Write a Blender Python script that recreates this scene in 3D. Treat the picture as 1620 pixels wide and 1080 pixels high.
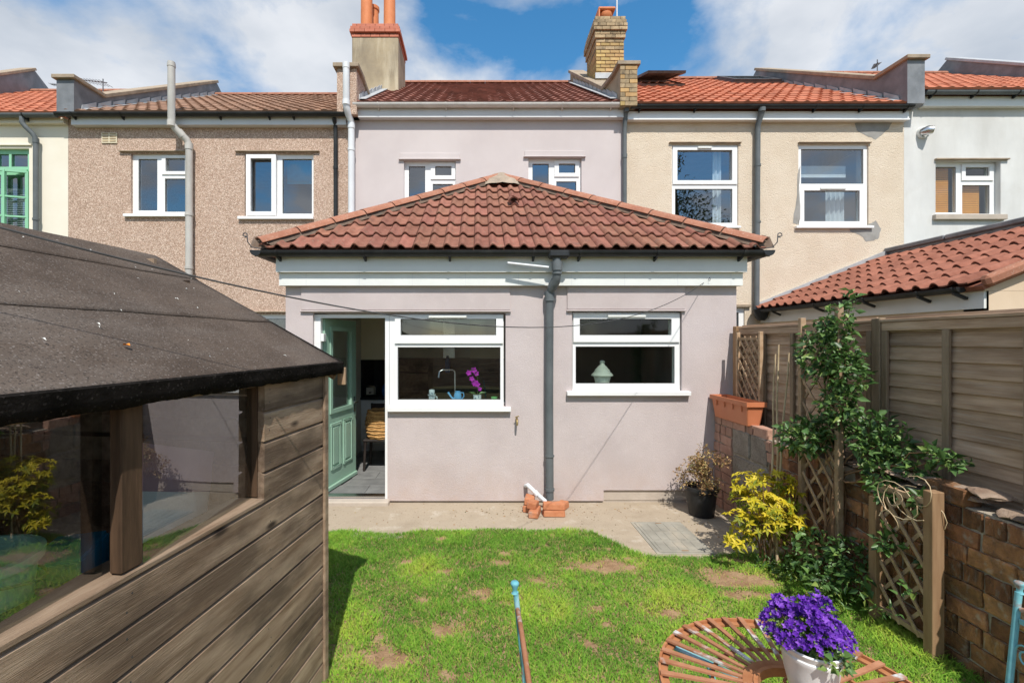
import bpy, bmesh, math, random
import numpy as np
from mathutils import Vector, Matrix, Euler, noise as mnoise

random.seed(7)
rng = np.random.default_rng(11)
R = math.radians
S = bpy.context.scene
COL = S.collection
for o in list(bpy.data.objects):
    bpy.data.objects.remove(o)

# ------------------------------------------------------------------ camera
F, VX, VY, CH = 720.0, 757.0, 540.0, 1.85      # focal length in photo pixels, vanishing point, camera height
cam = bpy.data.cameras.new('camera')
cam.sensor_width = 36
cam.lens = 36 * F / 1620
cam.shift_x = (810 - VX) / 1620
cam.shift_y = 0
cam.clip_start = 0.02
cam.clip_end = 1500
camo = bpy.data.objects.new('camera', cam)
COL.objects.link(camo)
camo.location = (0, 0, CH)
camo.rotation_euler = (R(90), 0, 0)
S.camera = camo

# ------------------------------------------------------------------ sky and sun
SUN_EL, SUN_AZ = 54.0, 8.0          # azimuth: degrees to the right of straight behind the camera
w = bpy.data.worlds.new('World')
S.world = w
w.use_nodes = True
nt = w.node_tree
nt.nodes.clear()
N, L = nt.nodes.new, nt.links.new
out = N('ShaderNodeOutputWorld')
bg = N('ShaderNodeBackground')
bg.inputs['Strength'].default_value = 0.15
sky = N('ShaderNodeTexSky')
sky.sky_type = 'NISHITA'
sky.sun_disc = False
sky.sun_elevation = R(SUN_EL)
sky.sun_rotation = R(180 - SUN_AZ)
sky.air_density = 1.0
sky.dust_density = 0.3
sky.ozone_density = 2.0
tc = N('ShaderNodeTexCoord')
sep = N('ShaderNodeSeparateXYZ')
L(tc.outputs['Generated'], sep.inputs[0])
mz = N('ShaderNodeMath'); mz.operation = 'MAXIMUM'; mz.inputs[1].default_value = 0.06
L(sep.outputs['Z'], mz.inputs[0])
az_ = N('ShaderNodeMath'); az_.operation = 'ADD'; az_.inputs[1].default_value = 0.22
L(mz.outputs[0], az_.inputs[0])
dx = N('ShaderNodeMath'); dx.operation = 'DIVIDE'
dy = N('ShaderNodeMath'); dy.operation = 'DIVIDE'
L(sep.outputs['X'], dx.inputs[0]); L(az_.outputs[0], dx.inputs[1])
L(sep.outputs['Y'], dy.inputs[0]); L(az_.outputs[0], dy.inputs[1])
cmb = N('ShaderNodeCombineXYZ')
L(dx.outputs[0], cmb.inputs[0]); L(dy.outputs[0], cmb.inputs[1])
mp = N('ShaderNodeMapping')
mp.inputs['Location'].default_value = (0.3, 5.94, 0)
L(cmb.outputs[0], mp.inputs['Vector'])
n1 = N('ShaderNodeTexNoise')
n1.inputs['Scale'].default_value = 1.75
n1.inputs['Detail'].default_value = 9
n1.inputs['Roughness'].default_value = 0.56
n1.inputs['Distortion'].default_value = 0.25
L(mp.outputs[0], n1.inputs['Vector'])
rc = N('ShaderNodeValToRGB')
rc.color_ramp.elements[0].position = 0.405
rc.color_ramp.elements[1].position = 0.555
L(n1.outputs['Fac'], rc.inputs[0])
n2 = N('ShaderNodeTexNoise')
n2.inputs['Scale'].default_value = 3.0
n2.inputs['Detail'].default_value = 6
L(mp.outputs[0], n2.inputs['Vector'])
rc2 = N('ShaderNodeValToRGB')
rc2.color_ramp.elements[0].position = 0.32
rc2.color_ramp.elements[0].color = (3.2, 3.55, 4.05, 1)
rc2.color_ramp.elements[1].position = 0.66
rc2.color_ramp.elements[1].color = (5.2, 5.35, 5.6, 1)
L(n2.outputs['Fac'], rc2.inputs[0])
cf = N('ShaderNodeMath'); cf.operation = 'MULTIPLY'; cf.inputs[1].default_value = 0.95
L(rc.outputs[0], cf.inputs[0])
mixc = N('ShaderNodeMix'); mixc.data_type = 'RGBA'
L(cf.outputs[0], mixc.inputs['Factor'])
hsv = N('ShaderNodeHueSaturation')
hsv.inputs['Hue'].default_value = 0.49
hsv.inputs['Saturation'].default_value = 1.3
hsv.inputs['Value'].default_value = 1.2
L(sky.outputs[0], hsv.inputs['Color'])
L(hsv.outputs[0], mixc.inputs[6])
L(rc2.outputs[0], mixc.inputs[7])
L(mixc.outputs[2], bg.inputs['Color'])
L(bg.outputs[0], out.inputs[0])

sl = bpy.data.lights.new('sun', 'SUN')
sl.energy = 4.6
sl.angle = R(0.53)
sl.color = (1.0, 0.955, 0.88)
so = bpy.data.objects.new('sun', sl)
COL.objects.link(so)
sdir = Vector((math.sin(R(SUN_AZ)) * math.cos(R(SUN_EL)), -math.cos(R(SUN_AZ)) * math.cos(R(SUN_EL)), math.sin(R(SUN_EL))))
so.rotation_euler = sdir.to_track_quat('Z', 'Y').to_euler()
so.location = (5, -10, 20)

S.view_settings.view_transform = 'Standard'
S.view_settings.look = 'None'
S.view_settings.exposure = 0.12
S.view_settings.gamma = 1
S.view_settings.use_curve_mapping = False
S.render.engine = 'CYCLES'
S.cycles.max_bounces = 8
S.cycles.transparent_max_bounces = 12
S.cycles.use_denoising = True

# ------------------------------------------------------------------ helpers
def at(x, y, d):
    return Vector(((x - VX) / F * d, d, CH - (y - VY) / F * d))
D1, D2 = 5.217, 8.6
def X1(x): return (x - VX) / F * D1
def Z1(y): return CH - (y - VY) / F * D1
def X2(x): return (x - VX) / F * D2
def Z2(y): return CH - (y - VY) / F * D2

MATS = {}
def pmat(name, c1, c2, scale=5, stretch=(1, 1, 1), rough=0.8, bump=0.2, bscale=60, bdist=0.01, obj_rand=0.0,
         attr_rand=0.0, stain=None, stain2=None, speck=None, metal=0.0, spec=0.3, lo=0.35, hi=0.65, bstretch=None,
         hue=0.0, knots=None, transl=0.0, upn=0.0, splash=None, attr_mix=None, bvor=None):
    m = bpy.data.materials.new(name)
    MATS[name] = m
    m.use_nodes = True
    t = m.node_tree
    t.nodes.clear()
    N, L = t.nodes.new, t.links.new
    o = N('ShaderNodeOutputMaterial')
    p = N('ShaderNodeBsdfPrincipled')
    p.inputs['Roughness'].default_value = rough
    p.inputs['Metallic'].default_value = metal
    p.inputs['Specular IOR Level'].default_value = spec
    tc = N('ShaderNodeTexCoord')
    vec = tc.outputs['Object']
    oi = N('ShaderNodeObjectInfo')
    if obj_rand or hue:
        mu = N('ShaderNodeVectorMath'); mu.operation = 'SCALE'
        mu.inputs[0].default_value = (37.0, 53.0, 29.0)
        L(oi.outputs['Random'], mu.inputs['Scale'])
        ad = N('ShaderNodeVectorMath'); ad.operation = 'ADD'
        L(vec, ad.inputs[0]); L(mu.outputs[0], ad.inputs[1])
        vec = ad.outputs[0]
    mp = N('ShaderNodeMapping')
    mp.inputs['Scale'].default_value = stretch
    L(vec, mp.inputs['Vector'])
    def noise(sc, v=None, det=8, ro=0.6):
        n = N('ShaderNodeTexNoise')
        n.inputs['Scale'].default_value = sc
        n.inputs['Detail'].default_value = det
        n.inputs['Roughness'].default_value = ro
        L(v or mp.outputs[0], n.inputs['Vector'])
        return n.outputs['Fac']
    def ramp(f, a, b):
        r = N('ShaderNodeMapRange')
        r.inputs['From Min'].default_value = a
        r.inputs['From Max'].default_value = b
        L(f, r.inputs['Value'])
        return r.outputs[0]
    def mix(f, a, b):
        mx = N('ShaderNodeMix'); mx.data_type = 'RGBA'
        L(f, mx.inputs['Factor'])
        for s, v in ((6, a), (7, b)):
            if isinstance(v, tuple): mx.inputs[s].default_value = v + (1,)
            else: L(v, mx.inputs[s])
        return mx.outputs[2]
    col = mix(ramp(noise(scale), lo, hi), tuple(c1), tuple(c2))
    if attr_mix:
        at_ = N('ShaderNodeAttribute'); at_.attribute_name = 'rnd'
        r = N('ShaderNodeValToRGB')
        els = r.color_ramp.elements
        while len(els) < len(attr_mix): els.new(0.5)
        for k, (pos, cc) in enumerate(attr_mix):
            els[k].position = pos; els[k].color = tuple(cc) + (1,)
        L(at_.outputs['Fac'], r.inputs[0])
        mm = N('ShaderNodeMix'); mm.data_type = 'RGBA'; mm.blend_type = 'MULTIPLY'; mm.inputs['Factor'].default_value = 1
        L(r.outputs[0], mm.inputs[6]); L(col, mm.inputs[7])
        col = mm.outputs[2]
    for st in (stain, stain2):
        if st:
            sc_, a, b, cc, amt = st[:5]
            v = vec
            if len(st) > 5:
                m2 = N('ShaderNodeMapping'); m2.inputs['Scale'].default_value = st[5]; m2.inputs['Location'].default_value = (3.3, 1.1, 7.7)
                L(vec, m2.inputs['Vector']); v = m2.outputs[0]
            f = ramp(noise(sc_, v), a, b)
            ml = N('ShaderNodeMath'); ml.operation = 'MULTIPLY'; ml.inputs[1].default_value = amt
            L(f, ml.inputs[0])
            col = mix(ml.outputs[0], col, tuple(cc))
    if splash:     # rain splash dirt low on a wall: (height, colour, amount)
        hz, cc, amt = splash
        sx = N('ShaderNodeSeparateXYZ'); L(vec, sx.inputs[0])
        f = N('ShaderNodeMath'); f.operation = 'MULTIPLY'
        L(ramp(sx.outputs['Z'], hz, 0.02), f.inputs[0]); L(ramp(noise(7), 0.30, 0.70), f.inputs[1])
        f2 = N('ShaderNodeMath'); f2.operation = 'MULTIPLY'; f2.inputs[1].default_value = amt
        L(f.outputs[0], f2.inputs[0])
        col = mix(f2.outputs[0], col, tuple(cc))
    if knots:
        ks, kst, kc = knots
        m3 = N('ShaderNodeMapping'); m3.inputs['Scale'].default_value = kst
        L(vec, m3.inputs['Vector'])
        vo = N('ShaderNodeTexVoronoi'); vo.inputs['Scale'].default_value = ks
        L(m3.outputs[0], vo.inputs['Vector'])
        col = mix(ramp(vo.outputs['Distance'], 0.13, 0.05), col, tuple(kc))
    if speck:
        for (vs, cc, th, amt) in speck:
            vo = N('ShaderNodeTexVoronoi'); vo.inputs['Scale'].default_value = vs
            L(vec, vo.inputs['Vector'])
            sp = N('ShaderNodeSeparateColor'); L(vo.outputs['Color'], sp.inputs[0])
            f = ramp(sp.outputs[0], th, th + 0.08)
            ml = N('ShaderNodeMath'); ml.operation = 'MULTIPLY'; ml.inputs[1].default_value = amt
            L(f, ml.inputs[0])
            col = mix(ml.outputs[0], col, tuple(cc))
    if obj_rand or attr_rand or hue:
        hs = N('ShaderNodeHueSaturation')
        L(col, hs.inputs['Color'])
        src = oi.outputs['Random']
        amt = obj_rand
        if attr_rand:
            at_ = N('ShaderNodeAttribute'); at_.attribute_name = 'rnd'
            src = at_.outputs['Fac']; amt = attr_rand
        r = N('ShaderNodeMapRange')
        r.inputs['To Min'].default_value = 1 - amt
        r.inputs['To Max'].default_value = 1 + amt
        L(src, r.inputs['Value'])
        L(r.outputs[0], hs.inputs['Value'])
        if hue:
            f = N('ShaderNodeMath'); f.operation = 'MULTIPLY'; f.inputs[1].default_value = 7.31
            L(src, f.inputs[0])
            fr = N('ShaderNodeMath'); fr.operation = 'FRACT'; L(f.outputs[0], fr.inputs[0])
            r2 = N('ShaderNodeMapRange')
            r2.inputs['To Min'].default_value = 0.5 - hue
            r2.inputs['To Max'].default_value = 0.5 + hue
            L(fr.outputs[0], r2.inputs['Value'])
            L(r2.outputs[0], hs.inputs['Hue'])
        col = hs.outputs[0]
    L(col, p.inputs['Base Color'])
    if bump:
        bp = N('ShaderNodeBump')
        bp.inputs['Strength'].default_value = bump
        bp.inputs['Distance'].default_value = bdist
        if bvor:
            vo = N('ShaderNodeTexVoronoi'); vo.inputs['Scale'].default_value = bvor
            L(vec, vo.inputs['Vector'])
            iv = N('ShaderNodeMath'); iv.operation = 'SUBTRACT'; iv.inputs[0].default_value = 1
            L(vo.outputs['Distance'], iv.inputs[1])
            nn = noise(bscale)
            am = N('ShaderNodeMath'); am.operation = 'ADD'
            L(iv.outputs[0], am.inputs[0]); L(nn, am.inputs[1])
            L(am.outputs[0], bp.inputs['Height'])
        else:
            v = mp.outputs[0]
            if bstretch:
                m4 = N('ShaderNodeMapping'); m4.inputs['Scale'].default_value = bstretch
                L(vec, m4.inputs['Vector']); v = m4.outputs[0]
            L(noise(bscale, v, 6, 0.65), bp.inputs['Height'])
        L(bp.outputs[0], p.inputs['Normal'])
    sh = p.outputs[0]
    if upn:      # soft blades: shade them partly like the turf they form
        geo = N('ShaderNodeNewGeometry')
        v1 = N('ShaderNodeVectorMath'); v1.operation = 'SCALE'; v1.inputs['Scale'].default_value = 1 - upn
        L(geo.outputs['Normal'], v1.inputs[0])
        v2 = N('ShaderNodeVectorMath'); v2.operation = 'ADD'; v2.inputs[1].default_value = (0, 0, upn)
        L(v1.outputs[0], v2.inputs[0])
        v3 = N('ShaderNodeVectorMath'); v3.operation = 'NORMALIZE'
        L(v2.outputs[0], v3.inputs[0]); L(v3.outputs[0], p.inputs['Normal'])
    if transl:
        tl = N('ShaderNodeBsdfTranslucent')
        L(col, tl.inputs['Color'])
        ms = N('ShaderNodeMixShader'); ms.inputs[0].default_value = transl
        L(sh, ms.inputs[1]); L(tl.outputs[0], ms.inputs[2])
        sh = ms.outputs[0]
    L(sh, o.inputs[0])
    return m

def glass(name, ior=2.0, tint=(0.8, 0.86, 0.84), rough=0.0, frost=0.0):
    m = bpy.data.materials.new(name); MATS[name] = m
    m.use_nodes = True
    t = m.node_tree; t.nodes.clear()
    N, L = t.nodes.new, t.links.new
    o = N('ShaderNodeOutputMaterial')
    g = N('ShaderNodeBsdfGlossy'); g.inputs['Roughness'].default_value = rough
    g.inputs['Color'].default_value = (0.95, 0.97, 1, 1)
    tr = N('ShaderNodeBsdfTransparent'); tr.inputs['Color'].default_value = tint + (1,)
    under = tr.outputs[0]
    if frost:
        rf = N('ShaderNodeBsdfRefraction'); rf.inputs['IOR'].default_value = 1.0; rf.inputs['Roughness'].default_value = frost
        rf.inputs['Color'].default_value = tint + (1,)
        m0 = N('ShaderNodeMixShader'); m0.inputs[0].default_value = 0.6
        L(tr.outputs[0], m0.inputs[1]); L(rf.outputs[0], m0.inputs[2]); under = m0.outputs[0]
    fr = N('ShaderNodeFresnel')
    geo = N('ShaderNodeNewGeometry')          # same reflectance from either side of the sheet
    ri = N('ShaderNodeMapRange'); ri.inputs['To Min'].default_value = ior; ri.inputs['To Max'].default_value = 1 / ior
    L(geo.outputs['Backfacing'], ri.inputs['Value']); L(ri.outputs[0], fr.inputs['IOR'])
    nz = N('ShaderNodeTexNoise'); nz.inputs['Scale'].default_value = 1.6; nz.inputs['Detail'].default_value = 1
    tc = N('ShaderNodeTexCoord'); L(tc.outputs['Object'], nz.inputs['Vector'])
    bp = N('ShaderNodeBump'); bp.inputs['Strength'].default_value = 0.05; bp.inputs['Distance'].default_value = 0.05
    L(nz.outputs['Fac'], bp.inputs['Height'])
    L(bp.outputs[0], g.inputs['Normal'])
    mx = N('ShaderNodeMixShader')
    L(fr.outputs[0], mx.inputs[0]); L(under, mx.inputs[1]); L(g.outputs[0], mx.inputs[2])
    L(mx.outputs[0], o.inputs[0])
    return m

WM = {}
def world(o):
    return WM.get(o.name, Matrix.Identity(4))
def adopt(o, parent):
    if parent is not None:
        o.parent = parent
        o.matrix_parent_inverse = world(parent).inverted()
    WM[o.name] = Matrix.LocRotScale(o.location, o.rotation_euler, o.scale)
    return o
def props(o, label=None, cat=None, group=None, kind=None):
    if label: o['label'] = label
    if cat: o['category'] = cat
    if group: o['group'] = group
    if kind: o['kind'] = kind
    return o
def thing(name, loc, label, cat, group=None):
    o = bpy.data.objects.new(name, None)
    o.empty_display_size = 0.1
    o.location = loc
    COL.objects.link(o)
    adopt(o, None)
    return props(o, label, cat, group)
def place(name, me, parent=None, loc=(0, 0, 0), rot=(0, 0, 0), scale=(1, 1, 1), mat=None):
    o = bpy.data.objects.new(name, me)
    o.location = loc
    o.rotation_euler = rot
    o.scale = scale
    COL.objects.link(o)
    return adopt(o, parent)

class MB:
    def __init__(s):
        s.v, s.f, s.r = [], [], []
    def add(s, vs, fs, rnd=0.5):
        b = len(s.v)
        s.v.extend([tuple(v) for v in vs])
        s.f.extend([tuple(i + b for i in f) for f in fs])
        s.r.extend([rnd] * len(fs))
        return s
    def box(s, x0, x1, y0, y1, z0, z1, rnd=0.5):
        return s.add([(x0, y0, z0), (x1, y0, z0), (x1, y1, z0), (x0, y1, z0), (x0, y0, z1), (x1, y0, z1), (x1, y1, z1), (x0, y1, z1)],
                     [(0, 3, 2, 1), (4, 5, 6, 7), (0, 1, 5, 4), (1, 2, 6, 5), (2, 3, 7, 6), (3, 0, 4, 7)], rnd)
    def bar(s, a, b, w, h, up=(0, 0, 1), rnd=0.5):
        a, b = Vector(a), Vector(b)
        d = (b - a).normalized()
        u = Vector(up)
        sx = d.cross(u)
        if sx.length < 1e-4: sx = d.cross(Vector((1, 0, 0)))
        sx.normalize()
        uz = sx.cross(d)
        vs = []
        for p in (a, b):
            for i, j in ((-1, -1), (1, -1), (1, 1), (-1, 1)):
                vs.append(p + sx * (i * w / 2) + uz * (j * h / 2))
        return s.add(vs, [(0, 1, 2, 3), (7, 6, 5, 4), (0, 4, 5, 1), (1, 5, 6, 2), (2, 6, 7, 3), (3, 7, 4, 0)], rnd)
    def tube(s, pts, r, n=10, caps=True, rnd=0.5):
        pts = [Vector(p) for p in pts]
        rs = r if isinstance(r, (list, tuple)) else [r] * len(pts)
        vs, fs = [], []
        ref = None
        for i, p in enumerate(pts):
            a = pts[max(i - 1, 0)]; b = pts[min(i + 1, len(pts) - 1)]
            d = (b - a).normalized()
            if ref is None:
                ref = Vector((0, 0, 1)) if abs(d.z) < 0.9 else Vector((1, 0, 0))
            x = d.cross(ref)
            if x.length < 1e-5: x = d.cross(Vector((0, 1, 0)))
            x.normalize(); y = x.cross(d); ref = y
            for k in range(n):
                t = 2 * math.pi * k / n
                vs.append(p + (x * math.cos(t) + y * math.sin(t)) * rs[i])
        for i in range(len(pts) - 1):
            for k in range(n):
                k2 = (k + 1) % n
                fs.append((i * n + k, i * n + k2, (i + 1) * n + k2, (i + 1) * n + k))
        if caps:
            fs.append(tuple(range(n))); fs.append(tuple(reversed(range((len(pts) - 1) * n, len(pts) * n))))
        return s.add(vs, fs, rnd)
    def lathe(s, prof, c=(0, 0, 0), n=24, rnd=0.5):
        c = Vector(c); vs, fs = [], []
        for (r, z) in prof:
            for k in range(n):
                t = 2 * math.pi * k / n
                vs.append(c + Vector((r * math.cos(t), r * math.sin(t), z)))
        for i in range(len(prof) - 1):
            for k in range(n):
                k2 = (k + 1) % n
                fs.append((i * n + k, i * n + k2, (i + 1) * n + k2, (i + 1) * n + k))
        return s.add(vs, fs, rnd)
    def prism(s, poly, axis, a, b, rnd=0.5):
        """poly: list of 2-D points; axis 0/1/2 is the extrusion axis"""
        n = len(poly); vs = []
        for t in (a, b):
            for (u, v) in poly:
                vs.append((t, u, v) if axis == 0 else (u, t, v) if axis == 1 else (u, v, t))
        fs = [tuple(range(n)), tuple(range(2 * n - 1, n - 1, -1))]
        for i in range(n):
            j = (i + 1) % n
            fs.append((i, i + n, j + n, j))
        return s.add(vs, fs, rnd)
    def quad(s, a, b, c, d, rnd=0.5):
        return s.add([a, b, c, d], [(0, 1, 2, 3)], rnd)
    def slab(s, x0, x1, z0, z1, y0, y1, holes=()):
        """upright slab facing -Y between y0 (front) and y1 with rectangular holes (x0,x1,z0,z1)"""
        xs = sorted({x0, x1} | {min(max(h[k], x0), x1) for h in holes for k in (0, 1)})
        zs = sorted({z0, z1} | {min(max(h[k], z0), z1) for h in holes for k in (2, 3)})
        def solid(i, j):
            if i < 0 or j < 0 or i >= len(xs) - 1 or j >= len(zs) - 1: return False
            cx, cz = (xs[i] + xs[i + 1]) / 2, (zs[j] + zs[j + 1]) / 2
            return not any(h[0] < cx < h[1] and h[2] < cz < h[3] for h in holes)
        for i in range(len(xs) - 1):
            for j in range(len(zs) - 1):
                if not solid(i, j): continue
                a, b, c, d = xs[i], xs[i + 1], zs[j], zs[j + 1]
                s.quad((a, y0, c), (b, y0, c), (b, y0, d), (a, y0, d))
                s.quad((b, y1, c), (a, y1, c), (a, y1, d), (b, y1, d))
                if not solid(i - 1, j): s.quad((a, y1, c), (a, y0, c), (a, y0, d), (a, y1, d))
                if not solid(i + 1, j): s.quad((b, y0, c), (b, y1, c), (b, y1, d), (b, y0, d))
                if not solid(i, j - 1): s.quad((a, y1, c), (b, y1, c), (b, y0, c), (a, y0, c))
                if not solid(i, j + 1): s.quad((a, y0, d), (b, y0, d), (b, y1, d), (a, y1, d))
        return s
    def mesh(s, name, mat, smooth=None, weld=False, fix=True):
        me = bpy.data.meshes.new(name)
        me.from_pydata(s.v, [], s.f)
        at_ = me.attributes.new('rnd', 'FLOAT', 'FACE')
        at_.data.foreach_set('value', np.array(s.r, dtype=np.float32))
        if weld or fix:
            bm = bmesh.new(); bm.from_mesh(me)
            if weld: bmesh.ops.remove_doubles(bm, verts=bm.verts, dist=1e-5)
            if fix: bmesh.ops.recalc_face_normals(bm, faces=bm.faces)
            bm.to_mesh(me); bm.free()
        if smooth is not None:
            me.polygons.foreach_set('use_smooth', [True] * len(me.polygons))
            me.set_sharp_from_angle(angle=R(smooth))
        me.materials.append(MATS[mat] if isinstance(mat, str) else mat)
        return me
    def build(s, name, mat, parent=None, smooth=None, weld=False, bevel=0, fix=True, **kw):
        me = s.mesh(name, mat, smooth, weld, fix)
        if bevel:
            bm = bmesh.new(); bm.from_mesh(me)
            bmesh.ops.remove_doubles(bm, verts=bm.verts, dist=1e-5)
            es = [e for e in bm.edges if len(e.link_faces) == 2 and e.calc_face_angle(0) > R(40)]
            bmesh.ops.bevel(bm, geom=es, offset=bevel, segments=1, affect='EDGES', clamp_overlap=True)
            bm.to_mesh(me); bm.free()
        return place(name, me, parent, **kw)

def bevel_box_mesh(name, mat, sx, sy, sz, b=0.006, jit=0.0, seed=0, seg=1, cuts=0):
    """box centred on the origin, bevelled, a little irregular"""
    bm = bmesh.new()
    bmesh.ops.create_cube(bm, size=1)
    for v in bm.verts: v.co = Vector((v.co.x * sx, v.co.y * sy, v.co.z * sz))
    if cuts:
        bmesh.ops.subdivide_edges(bm, edges=[e for e in bm.edges], cuts=cuts, use_grid_fill=True)
    bmesh.ops.bevel(bm, geom=[e for e in bm.edges if len(e.link_faces) == 2 and e.calc_face_angle(0) > 1], offset=b, segments=seg, affect='EDGES', clamp_overlap=True)
    rr = random.Random(seed)
    if jit:
        for v in bm.verts:
            v.co += Vector((rr.uniform(-jit, jit), rr.uniform(-jit, jit), rr.uniform(-jit, jit)))
    me = bpy.data.meshes.new(name)
    bm.to_mesh(me); bm.free()
    me.materials.append(MATS[mat])
    return me

def np_mesh(name, verts, faces_flat, nper, mat, rnd=None, smooth=False):
    """fast mesh: faces all with nper corners"""
    me = bpy.data.meshes.new(name)
    nv, nf = len(verts), len(faces_flat) // nper
    me.vertices.add(nv)
    me.vertices.foreach_set('co', np.asarray(verts, dtype=np.float32).ravel())
    me.loops.add(nf * nper)
    me.loops.foreach_set('vertex_index', np.asarray(faces_flat, dtype=np.int32))
    me.polygons.add(nf)
    me.polygons.foreach_set('loop_start', np.arange(0, nf * nper, nper, dtype=np.int32))
    me.update(calc_edges=True)
    if rnd is not None:
        a = me.attributes.new('rnd', 'FLOAT', 'FACE')
        a.data.foreach_set('value', np.asarray(rnd, dtype=np.float32))
    me.materials.append(MATS[mat])
    return me

def unit(v):
    return v / np.maximum(np.linalg.norm(v, axis=-1, keepdims=True), 1e-9)

def leaf_mesh(name, pos, dirs, ups, length, width, mat, rnd, fold=0.25, droop=0.15):
    """many leaves: each two triangles either side of a crease (4 verts)"""
    n = len(pos)
    dirs = unit(dirs); side = unit(np.cross(dirs, ups)); upv = np.cross(side, dirs)
    L_ = np.asarray(length).reshape(-1, 1) * np.ones((n, 1)); W_ = np.asarray(width).reshape(-1, 1) * np.ones((n, 1))
    base = pos
    tip = pos + dirs * L_ - upv * L_ * droop
    mid = pos + dirs * L_ * 0.45
    l = mid - side * W_ / 2 + upv * W_ * fold
    r = mid + side * W_ / 2 + upv * W_ * fold
    V = np.stack([base, l, tip, r], axis=1).reshape(-1, 3)
    i = np.arange(n) * 4
    Fc = np.stack([i, i + 2, i + 1, i, i + 3, i + 2], axis=1).ravel()
    return np_mesh(name, V, Fc, 3, mat, np.repeat(rnd, 2))

def rand_dirs(n, zbias=0.0):
    d = rng.normal(size=(n, 3)); d[:, 2] += zbias
    return unit(d)
# ------------------------------------------------------------------ materials
pmat('render_pink', (0.505, 0.435, 0.425), (0.575, 0.50, 0.488), 1.6, rough=0.9, bump=0.9, bscale=80, bdist=0.006, bstretch=(1, 1, 2.2),
     stain=(0.9, 0.50, 0.78, (0.45, 0.365, 0.34), 0.5, (1, 1, 0.35)), stain2=(14, 0.56, 0.75, (0.66, 0.59, 0.575), 0.3), splash=(0.55, (0.44, 0.31, 0.235), 0.5))
pmat('render_pink_smooth', (0.545, 0.485, 0.478), (0.60, 0.54, 0.53), 1.1, rough=0.9, bump=0.35, bscale=70, bdist=0.004,
     stain=(1.3, 0.5, 0.8, (0.50, 0.45, 0.45), 0.3, (1, 1, 0.3)))
pmat('pebbledash_brown', (0.42, 0.285, 0.215), (0.49, 0.345, 0.265), 2.0, rough=0.95, bump=0.8, bscale=120, bdist=0.009, bvor=75,
     speck=[(75, (0.74, 0.585, 0.475), 0.62, 0.85), (82, (0.22, 0.15, 0.10), 0.84, 0.75), (64, (0.56, 0.40, 0.31), 0.75, 0.7)],
     stain=(0.8, 0.52, 0.75, (0.30, 0.20, 0.14), 0.3, (1, 1, 0.4)))
pmat('roughcast_cream', (0.71, 0.59, 0.455), (0.765, 0.655, 0.52), 2.5, rough=0.95, bump=0.9, bscale=110, bdist=0.011, bvor=78,
     stain=(0.7, 0.5, 0.75, (0.56, 0.46, 0.34), 0.35, (1, 1, 0.4)))
pmat('render_white', (0.60, 0.60, 0.585), (0.68, 0.68, 0.66), 1.2, rough=0.9, bump=0.4, bscale=40, bdist=0.006, bstretch=(1, 1, 3),
     stain=(1.0, 0.48, 0.72, (0.40, 0.385, 0.35), 0.5, (1, 1, 0.25)), stain2=(3.5, 0.55, 0.8, (0.50, 0.48, 0.44), 0.4))
pmat('render_ivory', (0.74, 0.68, 0.56), (0.78, 0.73, 0.62), 1.5, rough=0.85, bump=0.15, bscale=60, bdist=0.004)
pmat('render_peach', (0.60, 0.46, 0.32), (0.66, 0.52, 0.38), 1.5, rough=0.9, bump=0.2, bscale=60, bdist=0.004, stain=(2, 0.5, 0.8, (0.5, 0.37, 0.25), 0.3))
pmat('cement_patch', (0.27, 0.26, 0.24), (0.34, 0.33, 0.31), 5, rough=0.95, bump=0.5, bscale=40, bdist=0.006)
pmat('plinth', (0.42, 0.36, 0.30), (0.50, 0.43, 0.36), 4, rough=0.95, bump=0.4, bscale=40)
pmat('tile_red', (0.215, 0.087, 0.058), (0.30, 0.128, 0.087), 9, rough=0.85, bump=0.5, bscale=90, bdist=0.003, obj_rand=0.17, hue=0.006,
     stain=(7, 0.56, 0.75, (0.17, 0.09, 0.075), 0.6), speck=[(160, (0.50, 0.42, 0.36), 0.965, 0.7), (46, (0.22, 0.20, 0.13), 0.93, 0.5)])
pmat('tile_hip', (0.28, 0.115, 0.07), (0.36, 0.165, 0.105), 8, rough=0.9, bump=0.5, bscale=80, bdist=0.003, obj_rand=0.12,
     stain=(9, 0.6, 0.75, (0.30, 0.20, 0.15), 0.5), speck=[(120, (0.62, 0.48, 0.40), 0.93, 0.5)])
pmat('tile_brown', (0.225, 0.125, 0.08), (0.30, 0.175, 0.115), 4, rough=0.9, bump=0.3, bscale=80, bdist=0.003, attr_rand=0.2, stain=(2, 0.55, 0.75, (0.20, 0.12, 0.08), 0.5))
pmat('tile_darkred', (0.20, 0.082, 0.06), (0.27, 0.115, 0.085), 4, rough=0.85, bump=0.3, bscale=80, bdist=0.003, attr_rand=0.2, stain=(2, 0.55, 0.75, (0.17, 0.075, 0.06), 0.5))
pmat('tile_orange', (0.40, 0.125, 0.065), (0.50, 0.18, 0.10), 4, rough=0.8, bump=0.3, bscale=80, bdist=0.003, attr_rand=0.16, stain=(2, 0.55, 0.75, (0.40, 0.11, 0.05), 0.5))
pmat('tile_orange_piece', (0.215, 0.078, 0.048), (0.30, 0.12, 0.078), 8, rough=0.85, bump=0.4, bscale=80, bdist=0.003, obj_rand=0.15, stain=(6, 0.55, 0.72, (0.26, 0.10, 0.06), 0.55))
pmat('mortar', (0.30, 0.235, 0.175), (0.40, 0.32, 0.245), 9, rough=0.95, bump=0.8, bscale=45, bdist=0.012, stain=(5, 0.5, 0.7, (0.20, 0.17, 0.14), 0.6))
pmat('mortar_grey', (0.125, 0.085, 0.062), (0.205, 0.145, 0.108), 9, rough=0.95, bump=0.8, bscale=45, bdist=0.012, stain=(5, 0.5, 0.7, (0.12, 0.105, 0.09), 0.6))
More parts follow.
